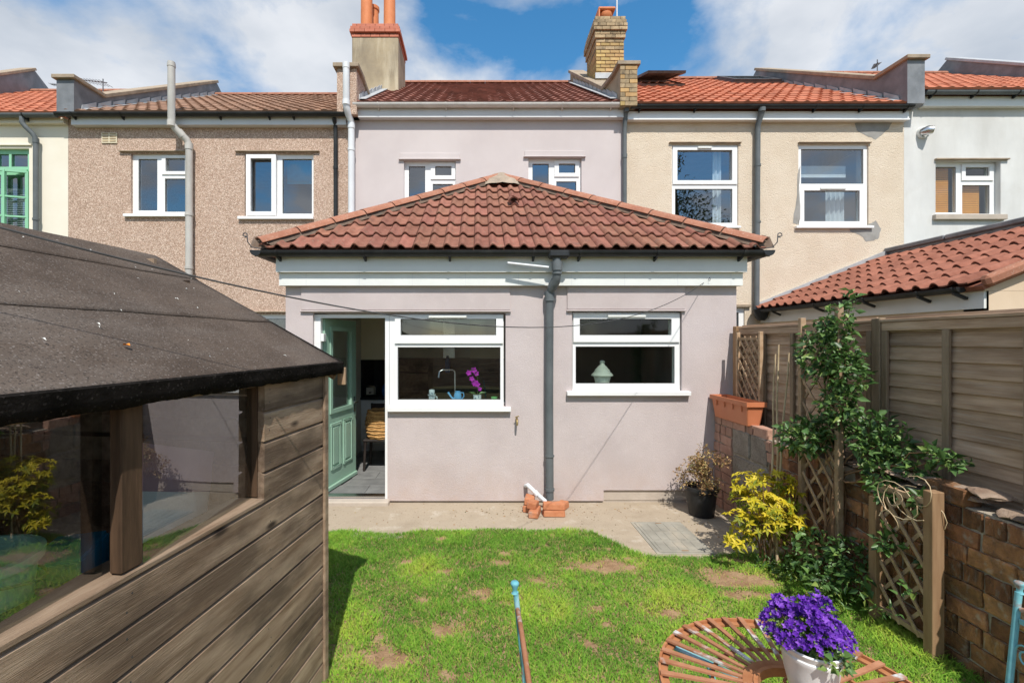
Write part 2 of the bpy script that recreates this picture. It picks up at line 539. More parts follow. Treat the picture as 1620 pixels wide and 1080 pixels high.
pmat('upvc', (0.80, 0.80, 0.79), (0.84, 0.84, 0.83), 3, rough=0.32, bump=0, spec=0.5)
pmat('upvc_aged', (0.72, 0.73, 0.70), (0.78, 0.79, 0.76), 2, rough=0.4, bump=0, spec=0.5, stain=(3, 0.5, 0.8, (0.55, 0.55, 0.50), 0.25, (1, 1, 1)))
pmat('fascia_grey', (0.62, 0.63, 0.64), (0.68, 0.69, 0.70), 2, rough=0.45, bump=0)
pmat('gutter_black', (0.018, 0.019, 0.02), (0.03, 0.032, 0.034), 5, rough=0.42, bump=0.05, bscale=30, stain=(4, 0.55, 0.75, (0.07, 0.07, 0.065), 0.5))
pmat('gutter_white', (0.62, 0.60, 0.57), (0.70, 0.68, 0.65), 3, rough=0.5, bump=0, stain=(5, 0.5, 0.75, (0.42, 0.39, 0.35), 0.5, (1, 1, 3)))
pmat('pipe_grey', (0.10, 0.115, 0.12), (0.135, 0.15, 0.158), 4, rough=0.55, bump=0.05, bscale=30, stain=(3, 0.5, 0.75, (0.20, 0.21, 0.21), 0.4, (4, 4, 0.6)))
pmat('pipe_lightgrey', (0.46, 0.44, 0.41), (0.54, 0.52, 0.48), 3, rough=0.5, bump=0, stain=(3, 0.5, 0.75, (0.34, 0.31, 0.27), 0.5, (3, 3, 0.6)))
pmat('pipe_white', (0.66, 0.68, 0.70), (0.72, 0.74, 0.76), 3, rough=0.45, bump=0)
pmat('lead', (0.16, 0.17, 0.18), (0.24, 0.25, 0.265), 3, rough=0.6, bump=0.3, bscale=8, bdist=0.01, metal=0.25, stain=(2.5, 0.5, 0.72, (0.40, 0.41, 0.42), 0.45, (1, 1, 0.5)))
pmat('lead_bright', (0.36, 0.37, 0.38), (0.48, 0.49, 0.50), 4, rough=0.6, bump=0.3, bscale=10, bdist=0.01, metal=0.2)
pmat('coping', (0.30, 0.235, 0.17), (0.40, 0.32, 0.235), 5, rough=0.95, bump=0.6, bscale=40, bdist=0.008, stain=(4, 0.5, 0.72, (0.17, 0.135, 0.10), 0.6))
pmat('stucco_stain', (0.36, 0.29, 0.19), (0.47, 0.39, 0.27), 1.8, rough=0.95, bump=0.4, bscale=35, bdist=0.008,
     stain=(1.6, 0.45, 0.68, (0.20, 0.165, 0.125), 0.75, (1, 1, 0.5)), stain2=(2.2, 0.55, 0.7, (0.62, 0.54, 0.40), 0.6, (2, 2, 0.25)))
pmat('brick_yellow', (0.40, 0.26, 0.11), (0.54, 0.375, 0.165), 9, rough=0.9, bump=0.4, bscale=60, bdist=0.004, obj_rand=0.24, hue=0.012, stain=(9, 0.55, 0.75, (0.24, 0.17, 0.11), 0.6))
pmat('brick_grime', (0.33, 0.245, 0.145), (0.44, 0.33, 0.20), 9, rough=0.95, bump=0.5, bscale=50, bdist=0.005, obj_rand=0.25, stain=(8, 0.48, 0.68, (0.12, 0.095, 0.07), 0.75))
pmat('brick_red_new', (0.48, 0.16, 0.10), (0.54, 0.20, 0.13), 8, rough=0.85, bump=0.2, bscale=60, bdist=0.003, obj_rand=0.08)
pmat('terracotta', (0.60, 0.195, 0.075), (0.68, 0.245, 0.10), 5, rough=0.65, bump=0.08, bscale=40)
pmat('terracotta_plastic', (0.55, 0.185, 0.085), (0.60, 0.215, 0.105), 4, rough=0.5, bump=0.05, bscale=40, stain=(6, 0.58, 0.8, (0.42, 0.20, 0.13), 0.3))
pmat('brick_garden', (0.19, 0.09, 0.042), (0.36, 0.17, 0.075), 13, rough=0.95, bump=1.0, bscale=34, bdist=0.016, obj_rand=0.42, hue=0.007,
     stain=(10, 0.5, 0.7, (0.075, 0.052, 0.038), 0.75), stain2=(16, 0.54, 0.70, (0.33, 0.285, 0.235), 0.7))
pmat('brick_pink', (0.36, 0.20, 0.145), (0.46, 0.28, 0.21), 10, rough=0.95, bump=0.7, bscale=40, bdist=0.01, obj_rand=0.18, stain=(10, 0.55, 0.72, (0.25, 0.19, 0.15), 0.6))
pmat('brick_loose', (0.44, 0.16, 0.075), (0.52, 0.22, 0.11), 12, rough=0.95, bump=0.7, bscale=40, bdist=0.008, obj_rand=0.15, stain=(9, 0.55, 0.7, (0.30, 0.24, 0.20), 0.7))
pmat('concrete_block', (0.24, 0.20, 0.165), (0.33, 0.285, 0.24), 8, rough=0.95, bump=1.0, bscale=60, bdist=0.012, obj_rand=0.12, speck=[(110, (0.12, 0.10, 0.08), 0.85, 0.6)])
pmat('garden_mortar', (0.30, 0.25, 0.19), (0.46, 0.395, 0.315), 10, rough=0.95, bump=1.0, bscale=40, bdist=0.015, stain=(6, 0.5, 0.7, (0.12, 0.095, 0.07), 0.6))
pmat('rubble', (0.24, 0.165, 0.115), (0.38, 0.29, 0.22), 9, rough=0.95, bump=1.0, bscale=30, bdist=0.015, obj_rand=0.2, stain=(8, 0.5, 0.7, (0.20, 0.12, 0.08), 0.6))
pmat('patio', (0.345, 0.28, 0.205), (0.455, 0.38, 0.29), 2.2, rough=0.95, bump=0.6, bscale=45, bdist=0.006,
     stain=(2.2, 0.46, 0.66, (0.25, 0.195, 0.135), 0.65), stain2=(5, 0.56, 0.75, (0.62, 0.57, 0.49), 0.5), speck=[(90, (0.22, 0.17, 0.12), 0.93, 0.5)])
pmat('soil', (0.26, 0.155, 0.085), (0.40, 0.26, 0.155), 8, rough=1.0, bump=1.0, bscale=35, bdist=0.02, stain=(12, 0.5, 0.7, (0.40, 0.28, 0.17), 0.5), spec=0.1)
pmat('ground', (0.10, 0.10, 0.045), (0.17, 0.15, 0.075), 2, rough=1.0, bump=0.6, bscale=12, bdist=0.03, spec=0.1)
pmat('manhole', (0.255, 0.24, 0.20), (0.335, 0.315, 0.265), 6, rough=0.7, bump=0.25, bscale=50, bdist=0.003, stain=(4, 0.52, 0.72, (0.46, 0.39, 0.30), 0.7), metal=0.0)
pmat('felt', (0.07, 0.051, 0.039), (0.115, 0.086, 0.067), 3, rough=0.95, bump=0.9, bscale=150, bdist=0.004, stretch=(1, 1, 1), spec=0.2,
     stain=(1.8, 0.45, 0.75, (0.155, 0.132, 0.115), 0.7, (2.2, 0.5, 1)), speck=[(230, (0.26, 0.23, 0.21), 0.9, 0.55), (210, (0.02, 0.017, 0.015), 0.85, 0.6)])
pmat('felt_edge', (0.008, 0.007, 0.006), (0.02, 0.017, 0.015), 9, rough=1.0, bump=1.0, bscale=90, bdist=0.01, spec=0.03, speck=[(180, (0.07, 0.06, 0.055), 0.92, 0.6)])
WOODK = (0.10, 0.065, 0.042)
pmat('shed_wood', (0.215, 0.135, 0.082), (0.47, 0.345, 0.24), 3.0, stretch=(7, 0.9, 7), rough=0.85, bump=0.9, bscale=22, bdist=0.005, bstretch=(14, 0.6, 14), obj_rand=0.2,
     stain=(1.6, 0.47, 0.62, (0.075, 0.048, 0.033), 0.75, (2, 0.8, 2)), stain2=(6, 0.54, 0.68, (0.38, 0.285, 0.205), 0.35, (16, 0.5, 16)), knots=(3.4, (0.0, 0.75, 1.9), (0.05, 0.032, 0.022)), lo=0.3, hi=0.7)
pmat('shed_post', (0.045, 0.025, 0.013), (0.105, 0.06, 0.033), 3.0, stretch=(8, 8, 0.9), rough=0.8, bump=0.5, bscale=14, bdist=0.003, bstretch=(12, 12, 0.8), knots=(3, (1.3, 1.3, 0.6), (0.07, 0.045, 0.03)))
pmat('fence_wood', (0.30, 0.19, 0.118), (0.57, 0.405, 0.28), 3.0, stretch=(7, 0.8, 9), rough=0.9, bump=0.7, bscale=16, bdist=0.004, bstretch=(12, 0.7, 14), obj_rand=0.14,
     stain=(1.4, 0.48, 0.70, (0.13, 0.085, 0.055), 0.65, (2, 0.6, 2)), stain2=(6, 0.54, 0.68, (0.50, 0.43, 0.36), 0.4, (16, 0.5, 20)), knots=(3.0, (0.0, 0.62, 1.6), (0.085, 0.055, 0.038)), lo=0.3, hi=0.7)
pmat('fence_post', (0.21, 0.15, 0.095), (0.30, 0.225, 0.155), 3.0, stretch=(8, 8, 0.9), rough=0.9, bump=0.6, bscale=16, bdist=0.004, bstretch=(12, 12, 0.7), obj_rand=0.12)
pmat('fence_post_new', (0.25, 0.145, 0.075), (0.36, 0.225, 0.125), 3.0, stretch=(8, 8, 0.9), rough=0.85, bump=0.5, bscale=16, bdist=0.003, bstretch=(12, 12, 0.7), obj_rand=0.1)
pmat('trellis_wood', (0.32, 0.205, 0.12), (0.46, 0.325, 0.21), 4.0, stretch=(4, 4, 4), rough=0.9, bump=0.5, bscale=30, bdist=0.003, obj_rand=0.18)
pmat('cane', (0.42, 0.30, 0.17), (0.58, 0.46, 0.30), 6, stretch=(4, 4, 1), rough=0.7, bump=0.2, bscale=20, obj_rand=0.25)
pmat('stem', (0.16, 0.085, 0.045), (0.28, 0.16, 0.085), 8, stretch=(3, 3, 1), rough=0.9, bump=0.5, bscale=40)
pmat('bark', (0.075, 0.055, 0.04), (0.13, 0.10, 0.075), 5, stretch=(3, 3, 0.6), rough=0.95, bump=0.9, bscale=16, bdist=0.03)
W1 = (1, 1, 1)
pmat('leaf_climber', W1, (0.85, 0.9, 0.8), 9, rough=0.42, bump=0, spec=0.45, transl=0.25,
     attr_mix=[(0.0, (0.035, 0.08, 0.022)), (0.45, (0.09, 0.18, 0.05)), (0.8, (0.165, 0.28, 0.075)), (1.0, (0.36, 0.42, 0.11))])
pmat('leaf_climber_piece', (0.09, 0.185, 0.05), (0.145, 0.255, 0.075), 14, rough=0.4, bump=0.2, bscale=40, spec=0.45, transl=0.25, obj_rand=0.35, hue=0.012)
pmat('leaf_yellow', W1, (0.9, 0.88, 0.8), 9, rough=0.5, bump=0, transl=0.3,
     attr_mix=[(0.0, (0.10, 0.16, 0.015)), (0.3, (0.27, 0.30, 0.02)), (0.65, (0.60, 0.49, 0.02)), (1.0, (0.78, 0.63, 0.06))])
pmat('leaf_azalea', W1, (0.9, 0.88, 0.85), 9, rough=0.6, bump=0, transl=0.25,
     attr_mix=[(0.0, (0.10, 0.12, 0.035)), (0.35, (0.24, 0.13, 0.06)), (0.7, (0.42, 0.25, 0.11)), (1.0, (0.52, 0.44, 0.18))])
pmat('leaf_tree', W1, (0.85, 0.9, 0.85), 3, rough=0.6, bump=0, transl=0.2,
     attr_mix=[(0.0, (0.025, 0.045, 0.012)), (0.6, (0.05, 0.09, 0.02)), (1.0, (0.085, 0.13, 0.03))])
pmat('grass', W1, (0.92, 0.95, 0.9), 3, rough=0.55, bump=0, transl=0.3, spec=0.2, upn=0.8,
     attr_mix=[(0.0, (0.11, 0.26, 0.03)), (0.4, (0.25, 0.48, 0.055)), (0.72, (0.50, 0.64, 0.08)), (0.9, (0.50, 0.45, 0.12)), (1.0, (0.62, 0.44, 0.21))])
pmat('petal', W1, (0.9, 0.85, 0.95), 20, rough=0.6, bump=0, transl=0.25,
     attr_mix=[(0.0, (0.05, 0.010, 0.20)), (0.5, (0.17, 0.035, 0.48)), (1.0, (0.38, 0.15, 0.70))])
pmat('pot_white', (0.76, 0.76, 0.745), (0.82, 0.82, 0.81), 9, rough=0.28, bump=0.1, bscale=20, spec=0.5, stain=(12, 0.56, 0.75, (0.55, 0.50, 0.42), 0.35))
pmat('pot_black', (0.016, 0.016, 0.017), (0.03, 0.03, 0.031), 6, rough=0.45, bump=0.1, bscale=30, stain=(4, 0.55, 0.75, (0.08, 0.07, 0.06), 0.5))
pmat('rust', (0.33, 0.125, 0.05), (0.44, 0.20, 0.09), 14, rough=0.9, bump=0.5, bscale=70, bdist=0.002, obj_rand=0.12,
     stain=(9, 0.60, 0.72, (0.56, 0.60, 0.60), 0.85, (1, 1, 1)), stain2=(14, 0.55, 0.7, (0.19, 0.065, 0.03), 0.6))
pmat('rust_slat', (0.29, 0.12, 0.057), (0.40, 0.19, 0.105), 16, rough=0.85, bump=0.4, bscale=80, bdist=0.002, obj_rand=0.15,
     stain=(7, 0.55, 0.64, (0.60, 0.66, 0.66), 0.85), stain2=(18, 0.58, 0.7, (0.34, 0.13, 0.05), 0.7))
pmat('paint_teal', (0.11, 0.36, 0.42), (0.22, 0.51, 0.56), 12, rough=0.55, bump=0.3, bscale=60, bdist=0.002,
     stain=(12, 0.56, 0.66, (0.50, 0.62, 0.64), 0.8), stain2=(11, 0.60, 0.70, (0.30, 0.13, 0.08), 0.85))
pmat('door_green', (0.29, 0.45, 0.35), (0.32, 0.485, 0.38), 3, rough=0.45, bump=0.12, bscale=40, bstretch=(30, 30, 1), bdist=0.002)
pmat('green_frame', (0.24, 0.52, 0.33), (0.27, 0.56, 0.36), 3, rough=0.5, bump=0)
pmat('metal', (0.6, 0.6, 0.6), (0.66, 0.66, 0.66), 5, rough=0.25, bump=0, metal=1.0)
pmat('metal_dark', (0.10, 0.10, 0.105), (0.16, 0.16, 0.165), 5, rough=0.5, bump=0, metal=0.7)
pmat('brass', (0.30, 0.22, 0.10), (0.42, 0.32, 0.16), 20, rough=0.5, bump=0, metal=0.8)
pmat('wire', (0.05, 0.05, 0.05), (0.08, 0.08, 0.08), 5, rough=0.7, bump=0)
pmat('room', (0.66, 0.62, 0.53), (0.70, 0.66, 0.57), 2, rough=0.9, bump=0)
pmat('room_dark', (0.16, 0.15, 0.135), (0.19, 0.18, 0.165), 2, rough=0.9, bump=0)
pmat('splash', (0.02, 0.02, 0.021), (0.03, 0.03, 0.031), 4, rough=0.25, bump=0)
pmat('cabinet', (0.72, 0.64, 0.47), (0.74, 0.66, 0.49), 3, rough=0.4, bump=0)
pmat('cabinet_white', (0.76, 0.74, 0.70), (0.80, 0.78, 0.74), 3, rough=0.4, bump=0)
pmat('floor_tile', (0.15, 0.15, 0.15), (0.22, 0.22, 0.215), 6, rough=0.5, bump=0.1, bscale=40, obj_rand=0.1)
pmat('wicker', (0.42, 0.22, 0.075), (0.58, 0.34, 0.13), 30, rough=0.8, bump=0.6, bscale=90, bdist=0.004, attr_rand=0.2)
pmat('chair_dark', (0.022, 0.017, 0.015), (0.035, 0.028, 0.024), 8, rough=0.4, bump=0)
pmat('blue_ceramic', (0.10, 0.35, 0.62), (0.13, 0.40, 0.68), 6, rough=0.2, bump=0, spec=0.5)
pmat('blue_glass', (0.01, 0.10, 0.32), (0.02, 0.14, 0.40), 6, rough=0.1, bump=0, spec=0.5)
pmat('pale_ceramic', (0.55, 0.66, 0.68), (0.60, 0.70, 0.72), 12, rough=0.25, bump=0, speck=[(60, (0.08, 0.14, 0.22), 0.85, 0.8)])
pmat('green_ceramic', (0.12, 0.42, 0.14), (0.15, 0.48, 0.17), 6, rough=0.3, bump=0)
pmat('white_ceramic', (0.72, 0.76, 0.68), (0.78, 0.82, 0.74), 6, rough=0.3, bump=0.3, bscale=30)
pmat('orchid', (0.50, 0.025, 0.52), (0.68, 0.05, 0.66), 20, rough=0.5, bump=0, transl=0.3)
pmat('bucket_green', (0.30, 0.50, 0.40), (0.38, 0.58, 0.47), 5, rough=0.45, bump=0.1, bscale=30, stain=(5, 0.5, 0.7, (0.48, 0.64, 0.55), 0.6))
pmat('bag_pink', (0.40, 0.24, 0.29), (0.46, 0.28, 0.34), 6, rough=0.4, bump=0.5, bscale=14, bdist=0.01)
pmat('bag_white', (0.66, 0.66, 0.66), (0.72, 0.72, 0.72), 6, rough=0.4, bump=0.5, bscale=14, bdist=0.01)
pmat('box_blue', (0.02, 0.22, 0.36), (0.03, 0.28, 0.44), 6, rough=0.5, bump=0)
pmat('plastic_grey', (0.16, 0.17, 0.165), (0.21, 0.22, 0.215), 6, rough=0.6, bump=0)
pmat('curtain', (0.62, 0.64, 0.64), (0.70, 0.72, 0.72), 5, rough=0.9, bump=0)
pmat('blind_orange', (0.70, 0.27, 0.035), (0.76, 0.32, 0.05), 5, rough=0.6, bump=0)
pmat('blind_blue', (0.03, 0.20, 0.32), (0.04, 0.25, 0.40), 5, rough=0.7, bump=0)
pmat('flake_white', (0.62, 0.62, 0.58), (0.70, 0.70, 0.66), 5, rough=0.9, bump=0)
pmat('leaf_orange', (0.75, 0.22, 0.02), (0.80, 0.28, 0.03), 5, rough=0.8, bump=0)
glass('pane_glass', 2.05)
glass('pane_upper', 2.7, (0.78, 0.85, 0.88))
glass('pane_frost', 1.6, (0.78, 0.84, 0.78), 0.05, 0.2)
glass('pane_shed', 2.5, (0.75, 0.8, 0.76))
# ------------------------------------------------------------------ ground
def struct(o): o['kind'] = 'structure'; return o
struct(MB().add([(-300, -300, -0.05), (300, -300, -0.05), (300, 400, -0.05), (-300, 400, -0.05)], [(0, 1, 2, 3)]).build('ground', 'ground'))

def lawn_edge(x):
    """depth of the front edge of the concrete strip"""
    e = 4.42 + 0.03 * math.sin(3.1 * x + 1) + 0.02 * math.sin(9 * x)
    t = min(max((x - 1.05) / 0.45, 0), 1); t = t * t * (3 - 2 * t)
    e -= t * 0.52
    return e
m = MB()
nx = 90
xs = [-3.2 + 5.95 * i / nx for i in range(nx + 1)]
for i in range(nx):
    a, b = xs[i], xs[i + 1]
    ea, eb = lawn_edge(a) - 0.10, lawn_edge(b) - 0.10
    m.quad((a, ea, 0.0), (b, eb, 0.0), (b, 5.6, 0.0), (a, 5.6, 0.0))
    m.quad((b, eb, 0.0), (a, ea, 0.0), (a, ea, -0.06), (b, eb, -0.06))
struct(m.build('patio', 'patio', weld=True))

# ------------------------------------------------------------------ house builders
def window(parent, x0, x1, z0, z1, y, panes, sashes=(), gl='pane_upper', fr='upvc', sill=None, vent=None, silly=0.06, wy=None):
    m = MB().slab(x0, x1, z0, z1, y, y + 0.07, panes)
    for (sx0, sx1, sz0, sz1) in sashes:
        hs = [p for p in panes if sx0 < (p[0] + p[1]) / 2 < sx1 and sz0 < (p[2] + p[3]) / 2 < sz1]
        m.slab(sx0, sx1, sz0, sz1, y - 0.02, y - 0.001, hs)
    wn = m.build('window', fr, parent)
    for p in panes:
        # bead round each pane and the glass itself
        b = 0.006
        MB().slab(p[0] - b, p[1] + b, p[2] - b, p[3] + b, y + 0.008, y + 0.014, [(p[0] + b, p[1] - b, p[2] + b, p[3] - b)]).build('gasket', 'wire', wn)
        MB().quad((p[0] - 0.004, y + 0.03, p[2] - 0.004), (p[1] + 0.004, y + 0.03, p[2] - 0.004), (p[1] + 0.004, y + 0.03, p[3] + 0.004), (p[0] - 0.004, y + 0.03, p[3] + 0.004)).build('pane', gl, wn, fix=False)
    if sill:
        sx0, sx1, sz0, sz1 = sill
        wy_ = (wy if wy is not None else y - 0.06)
        MB().box(sx0, sx1, wy_ - silly, y + 0.005, sz0, sz1).build('sill', fr, wn, bevel=0.004)
    if vent:
        vx0, vx1, vz0, vz1 = vent
        MB().box(vx0, vx1, y - 0.045, y - 0.021, vz0, vz1).build('trickle_vent', 'upvc_aged', wn, bevel=0.003)
    return wn

def px2(x0, x1, y0, y1):     # photo rectangle on the plane of the terrace
    return (X2(x0), X2(x1), Z2(y1), Z2(y0))
def px1(x0, x1, y0, y1):     # photo rectangle on the plane of the extension
    return (X1(x0), X1(x1), Z1(y1), Z1(y0))

def house_walls(parent, x0, x1, zt, holes, mat, t=0.28, back=17.2):
    m = MB().slab(x0, x1, -0.05, zt, D2, D2 + t, holes)
    m.box(x0, x0 + 0.1, D2 + t, back, -0.05, zt)
    m.box(x1 - 0.1, x1, D2 + t, back, -0.05, zt)
    m.box(x0 + 0.1, x1 - 0.1, back - 0.2, back, -0.05, zt)
    m.box(x0 + 0.1, x1 - 0.1, D2 + t, back - 0.2, 3.0, 3.2)
    w_ = m.build('wall', mat, parent)
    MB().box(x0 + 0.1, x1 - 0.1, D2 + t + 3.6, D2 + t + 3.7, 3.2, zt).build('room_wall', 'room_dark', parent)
    return w_

EY, RY = 8.40, 12.9
def main_roof(parent, x0, x1, ze, zr, mat, pitch=0.21, gauge=0.33, amp=0.022, seed=0):
    r = MB().prism([(EY + 0.03, ze - 0.035), (RY, zr - 0.05), (17.4, ze - 0.035)], 0, x0, x1).build('roof', mat, parent)
    rr = random.Random(seed)
    L_ = math.hypot(RY - EY, zr - ze)
    ty, tz = (RY - EY) / L_, (zr - ze) / L_
    ny, nz = -tz, ty
    rows = int(L_ / gauge)
    g = L_ / rows
    cols = int((x1 - x0) / pitch)
    pw = (x1 - x0) / cols
    K = 7
    V, Fq, Rn = [], [], []
    for rI in range(rows):
        for c in range(cols):
            b = len(V)
            lift = rr.uniform(-0.003, 0.004)
            for (s, h) in ((rI * g - 0.02, 0.0), (rI * g - 0.02, 0.034 + lift), ((rI + 1) * g + 0.0, 0.006)):
                for k in range(K + 1):
                    u = k / K
                    pz = amp * (0.5 - 0.5 * math.cos(2 * math.pi * min(u / 0.62, 1.0)))
                    off = h + (pz if h > 0 else 0.0) - 0.0
                    V.append((x0 + (c + u) * pw, EY + ty * s + ny * off, ze + tz * s + nz * off))
            for lvl in (0, 1):
                for k in range(K):
                    i = b + lvl * (K + 1) + k
                    Fq += [i, i + 1, i + K + 2, i + K + 1]
                    Rn.append(0)
            val = rr.random()
            Rn[-2 * K:] = [val] * (2 * K)
    me = np_mesh('tile_courses', V, Fq, 4, mat, Rn)
    me.polygons.foreach_set('use_smooth', [True] * len(me.polygons)); me.set_sharp_from_angle(angle=R(35))
    t = place('tile_courses', me, r); t['kind'] = 'stuff'
    n = int((x1 - x0) / 0.42)
    for i in range(n):
        a = x0 + (x1 - x0) * i / n
        mm = MB()
        prof = [(RY + 0.13 * math.cos(math.pi * k / 8), zr - 0.015 + 0.10 * math.sin(math.pi * k / 8)) for k in range(9)]
        mm.prism(prof, 0, a + 0.003, a + (x1 - x0) / n - 0.003)
        mm.build('ridge_tile', 'tile_hip', r, smooth=40)
    return r

def gutter(parent, x0, x1, y, z, r=0.055, mat='gutter_black', brackets=(), name='gutter', ends=True):
    """half-round trough along X, rim at height z"""
    n = 10
    m = MB()
    vs, fs = [], []
    for x in (x0, x1):
        for rad in (r, r - 0.006):
            for k in range(n + 1):
                t = math.pi * k / n
                vs.append((x, y - rad * math.cos(t), z - rad * math.sin(t)))
    q = n + 1
    for k in range(n):
        fs.append((k, k + 1, 2 * q + k + 1, 2 * q + k))
        fs.append((q + k + 1, q + k, 3 * q + k, 3 * q + k + 1))
    fs.append((0, 2 * q, 3 * q, q)); fs.append((n, q + n, 3 * q + n, 2 * q + n))
    if ends:
        fs.append(tuple(range(n + 1))); fs.append(tuple(reversed(range(2 * q, 2 * q + n + 1))))
    m.add(vs, fs)
    g = m.build(name, mat, parent, smooth=50)
    for bx in brackets:
        mb = MB()
        for k in range(n):
            t0, t1 = math.pi * k / n, math.pi * (k + 1) / n
            ro, ri = r + 0.008, r - 0.0
            a = [(y - ro * math.cos(t0), z - ro * math.sin(t0)), (y - ro * math.cos(t1), z - ro * math.sin(t1)),
                 (y - ri * math.cos(t1), z - ri * math.sin(t1)), (y - ri * math.cos(t0), z - ri * math.sin(t0))]
            mb.prism(a, 0, bx - 0.012, bx + 0.012)
        mb.box(bx - 0.012, bx + 0.012, y + r - 0.01, y + r + 0.03, z - 0.09, z + 0.005)
        mb.bar((bx, y, z - r - 0.004), (bx, y + r + 0.02, z - r - 0.035), 0.022, 0.016)
        mb.build('gutter_bracket', 'gutter_black' if mat != 'gutter_white' else mat, g, smooth=40)
    return g

def pipe(parent, pts, r, mat, collars=(), name='downpipe', n=14):
    p = MB().tube(pts, r, n).build(name, mat, parent, smooth=45)
    for (c, d, ln, rr_) in collars:
        c = Vector(c); d = Vector(d).normalized()
        MB().tube([c - d * ln / 2, c - d * ln / 2 * 0.99, c + d * ln / 2 * 0.99, c + d * ln / 2], [r * 1.02, rr_, rr_, r * 1.02], n).build('pipe_collar', mat, p, smooth=45)
    return p

def parapet(parent, xa, xb, ze, zt, zr, mat, flat=9.0, front=8.36, cop='coping', coph=0.07, end=None, lead=False):
    """party wall standing above the roof: flat block at the eaves, then rising with the slope"""
    top = [(front, zt), (flat, zt + 0.02), (RY, zr), (17.3, ze + 0.5)]
    m = MB().prism([(front, ze - 0.02)] + top + [(17.3, ze - 0.4), (D2 + 0.02, ze - 0.4), (D2 + 0.02, ze - 0.02)], 0, xa, xb)
    p = m.build('parapet', mat, parent)
    ov = 0.05
    pieces = [((front - 0.06, zt), (flat + 0.03, zt + 0.02)), ((flat + 0.03, zt + 0.02), (RY + 0.05, zr))]
    for (a, b) in pieces:
        dy, dz = b[0] - a[0], b[1] - a[1]
        l = math.hypot(dy, dz); ny, nz = -dz / l, dy / l
        MB().prism([a, b, (b[0] + ny * coph, b[1] + nz * coph), (a[0] + ny * coph, a[1] + nz * coph)], 0, xa - ov, xb + ov).build('coping_stone', cop, p, bevel=0.008)
    return p

def lintel(parent, x0, x1, z0, z1, y, mat, d=0.03):
    return MB().box(x0, x1, y - d, y + 0.02, z0, z1).build('lintel', mat, parent, bevel=0.004)

def aerial(loc, label, yaw=0.4, s=1.0):
    t = thing('television_aerial', loc, label, 'aerial')
    x, y, z = loc
    MB().tube([(x, y, z - 1.0 * s), (x, y, z + 0.12)], 0.014, 6).build('mast', 'metal_dark', t)
    c, sn = math.cos(yaw), math.sin(yaw)
    MB().tube([(x - 0.12 * c * s, y - 0.12 * sn * s, z), (x + 0.95 * c * s, y + 0.95 * sn * s, z + 0.22 * s)], 0.011, 6).build('boom', 'metal_dark', t)
    for k in range(11):
        u = -0.08 + 0.1 * k
        p = Vector((x + u * c * s, y + u * sn * s, z + u * 0.23 * s))
        ln = (0.17 - 0.008 * k) * s
        MB().tube([p + Vector((-sn * ln, c * ln, 0)), p + Vector((sn * ln, -c * ln, 0))], 0.006, 5).build('aerial_rod', 'metal_dark', t)
    return t

# =================================================================== the pink house
pink = thing('terraced_house', (0.2, D2, 0), 'pale pink rendered house with a hipped tiled extension and green back door', 'house')
PX0, PX1 = X2(557), X2(988)
W_UL = px2(639, 721, 254, 345); W_UR = px2(836, 920, 250, 345)
house_walls(pink, PX0, PX1, 6.2, [W_UL, W_UR, (-1.9, 2.2, 0, 2.4)], 'render_pink_smooth')
for (a, W) in ((639, W_UL), (836, W_UR)):
    o_ = a - 639; dy_ = 0 if a == 639 else -4
    window(pink, *W, D2 + 0.07, [px2(646 + o_, 672 + o_, 261 + dy_, 340), px2(688 + o_, 714 + o_, 261 + dy_, 276 + dy_), px2(684 + o_, 716 + o_, 289 + dy_, 340)],
           sashes=[px2(681 + o_, 720 + o_, 256 + dy_, 282 + dy_)], sill=(W[0] - 0.06, W[1] + 0.06, W[2] - 0.06, W[2] - 0.002), wy=D2)
    lintel(pink, X2(a - 8), X2(a + 90), W[3] + 0.005, W[3] + 0.02, D2, 'render_pink_smooth', 0.05)
    lintel(pink, X2(a - 6), X2(a + 88), W[3] + 0.022, W[3] + 0.13, D2, 'render_pink_smooth', 0.02)
main_roof(pink, PX0 + 0.05, PX1 - 0.05, 6.25, 9.14, 'tile_darkred', seed=1)
MB().box(PX0 + 0.02, PX1 - 0.02, 8.47, D2 - 0.002, 6.02, 6.22).build('fascia', 'fascia_grey', pink)
gutter(pink, X2(565) - 0.02, PX1 - 0.04, 8.41, 6.235, 0.065, 'gutter_white', brackets=[-1.85, -0.6, 0.65, 1.55, 2.45])
# dark downpipe on the boundary with the cream house
pipe(pink, [(PX1 - 0.02, 8.44, 6.15), (PX1 - 0.02, 8.5, 6.0), (PX1 - 0.02, 8.53, 5.8), (PX1 - 0.02, 8.53, 3.2)], 0.04, 'pipe_grey',
     [((PX1 - 0.02, 8.53, 5.32), (0, 0, 1), 0.08, 0.047), ((PX1 - 0.02, 8.43, 6.14), (0, 0, 1), 0.1, 0.05)])
# white flue on the boundary with the brown house
fx = X2(557) + 0.02
pipe(pink, [(X2(555), 8.30, 6.9), (X2(555), 8.30, 6.16), (X2(556), 8.36, 6.05), (fx, 8.47, 5.93), (fx, 8.48, 5.8), (fx, 8.48, 3.0)], 0.06, 'pipe_white',
     [((X2(555), 8.30, 6.2), (0, 0, 1), 0.09, 0.068), ((fx, 8.48, 5.86), (0, 0, 1), 0.1, 0.068), ((fx, 8.48, 5.42), (0, 0, 1), 0.05, 0.068), ((X2(555), 8.30, 6.87), (0, 0, 1), 0.1, 0.066)], name='flue_pipe')
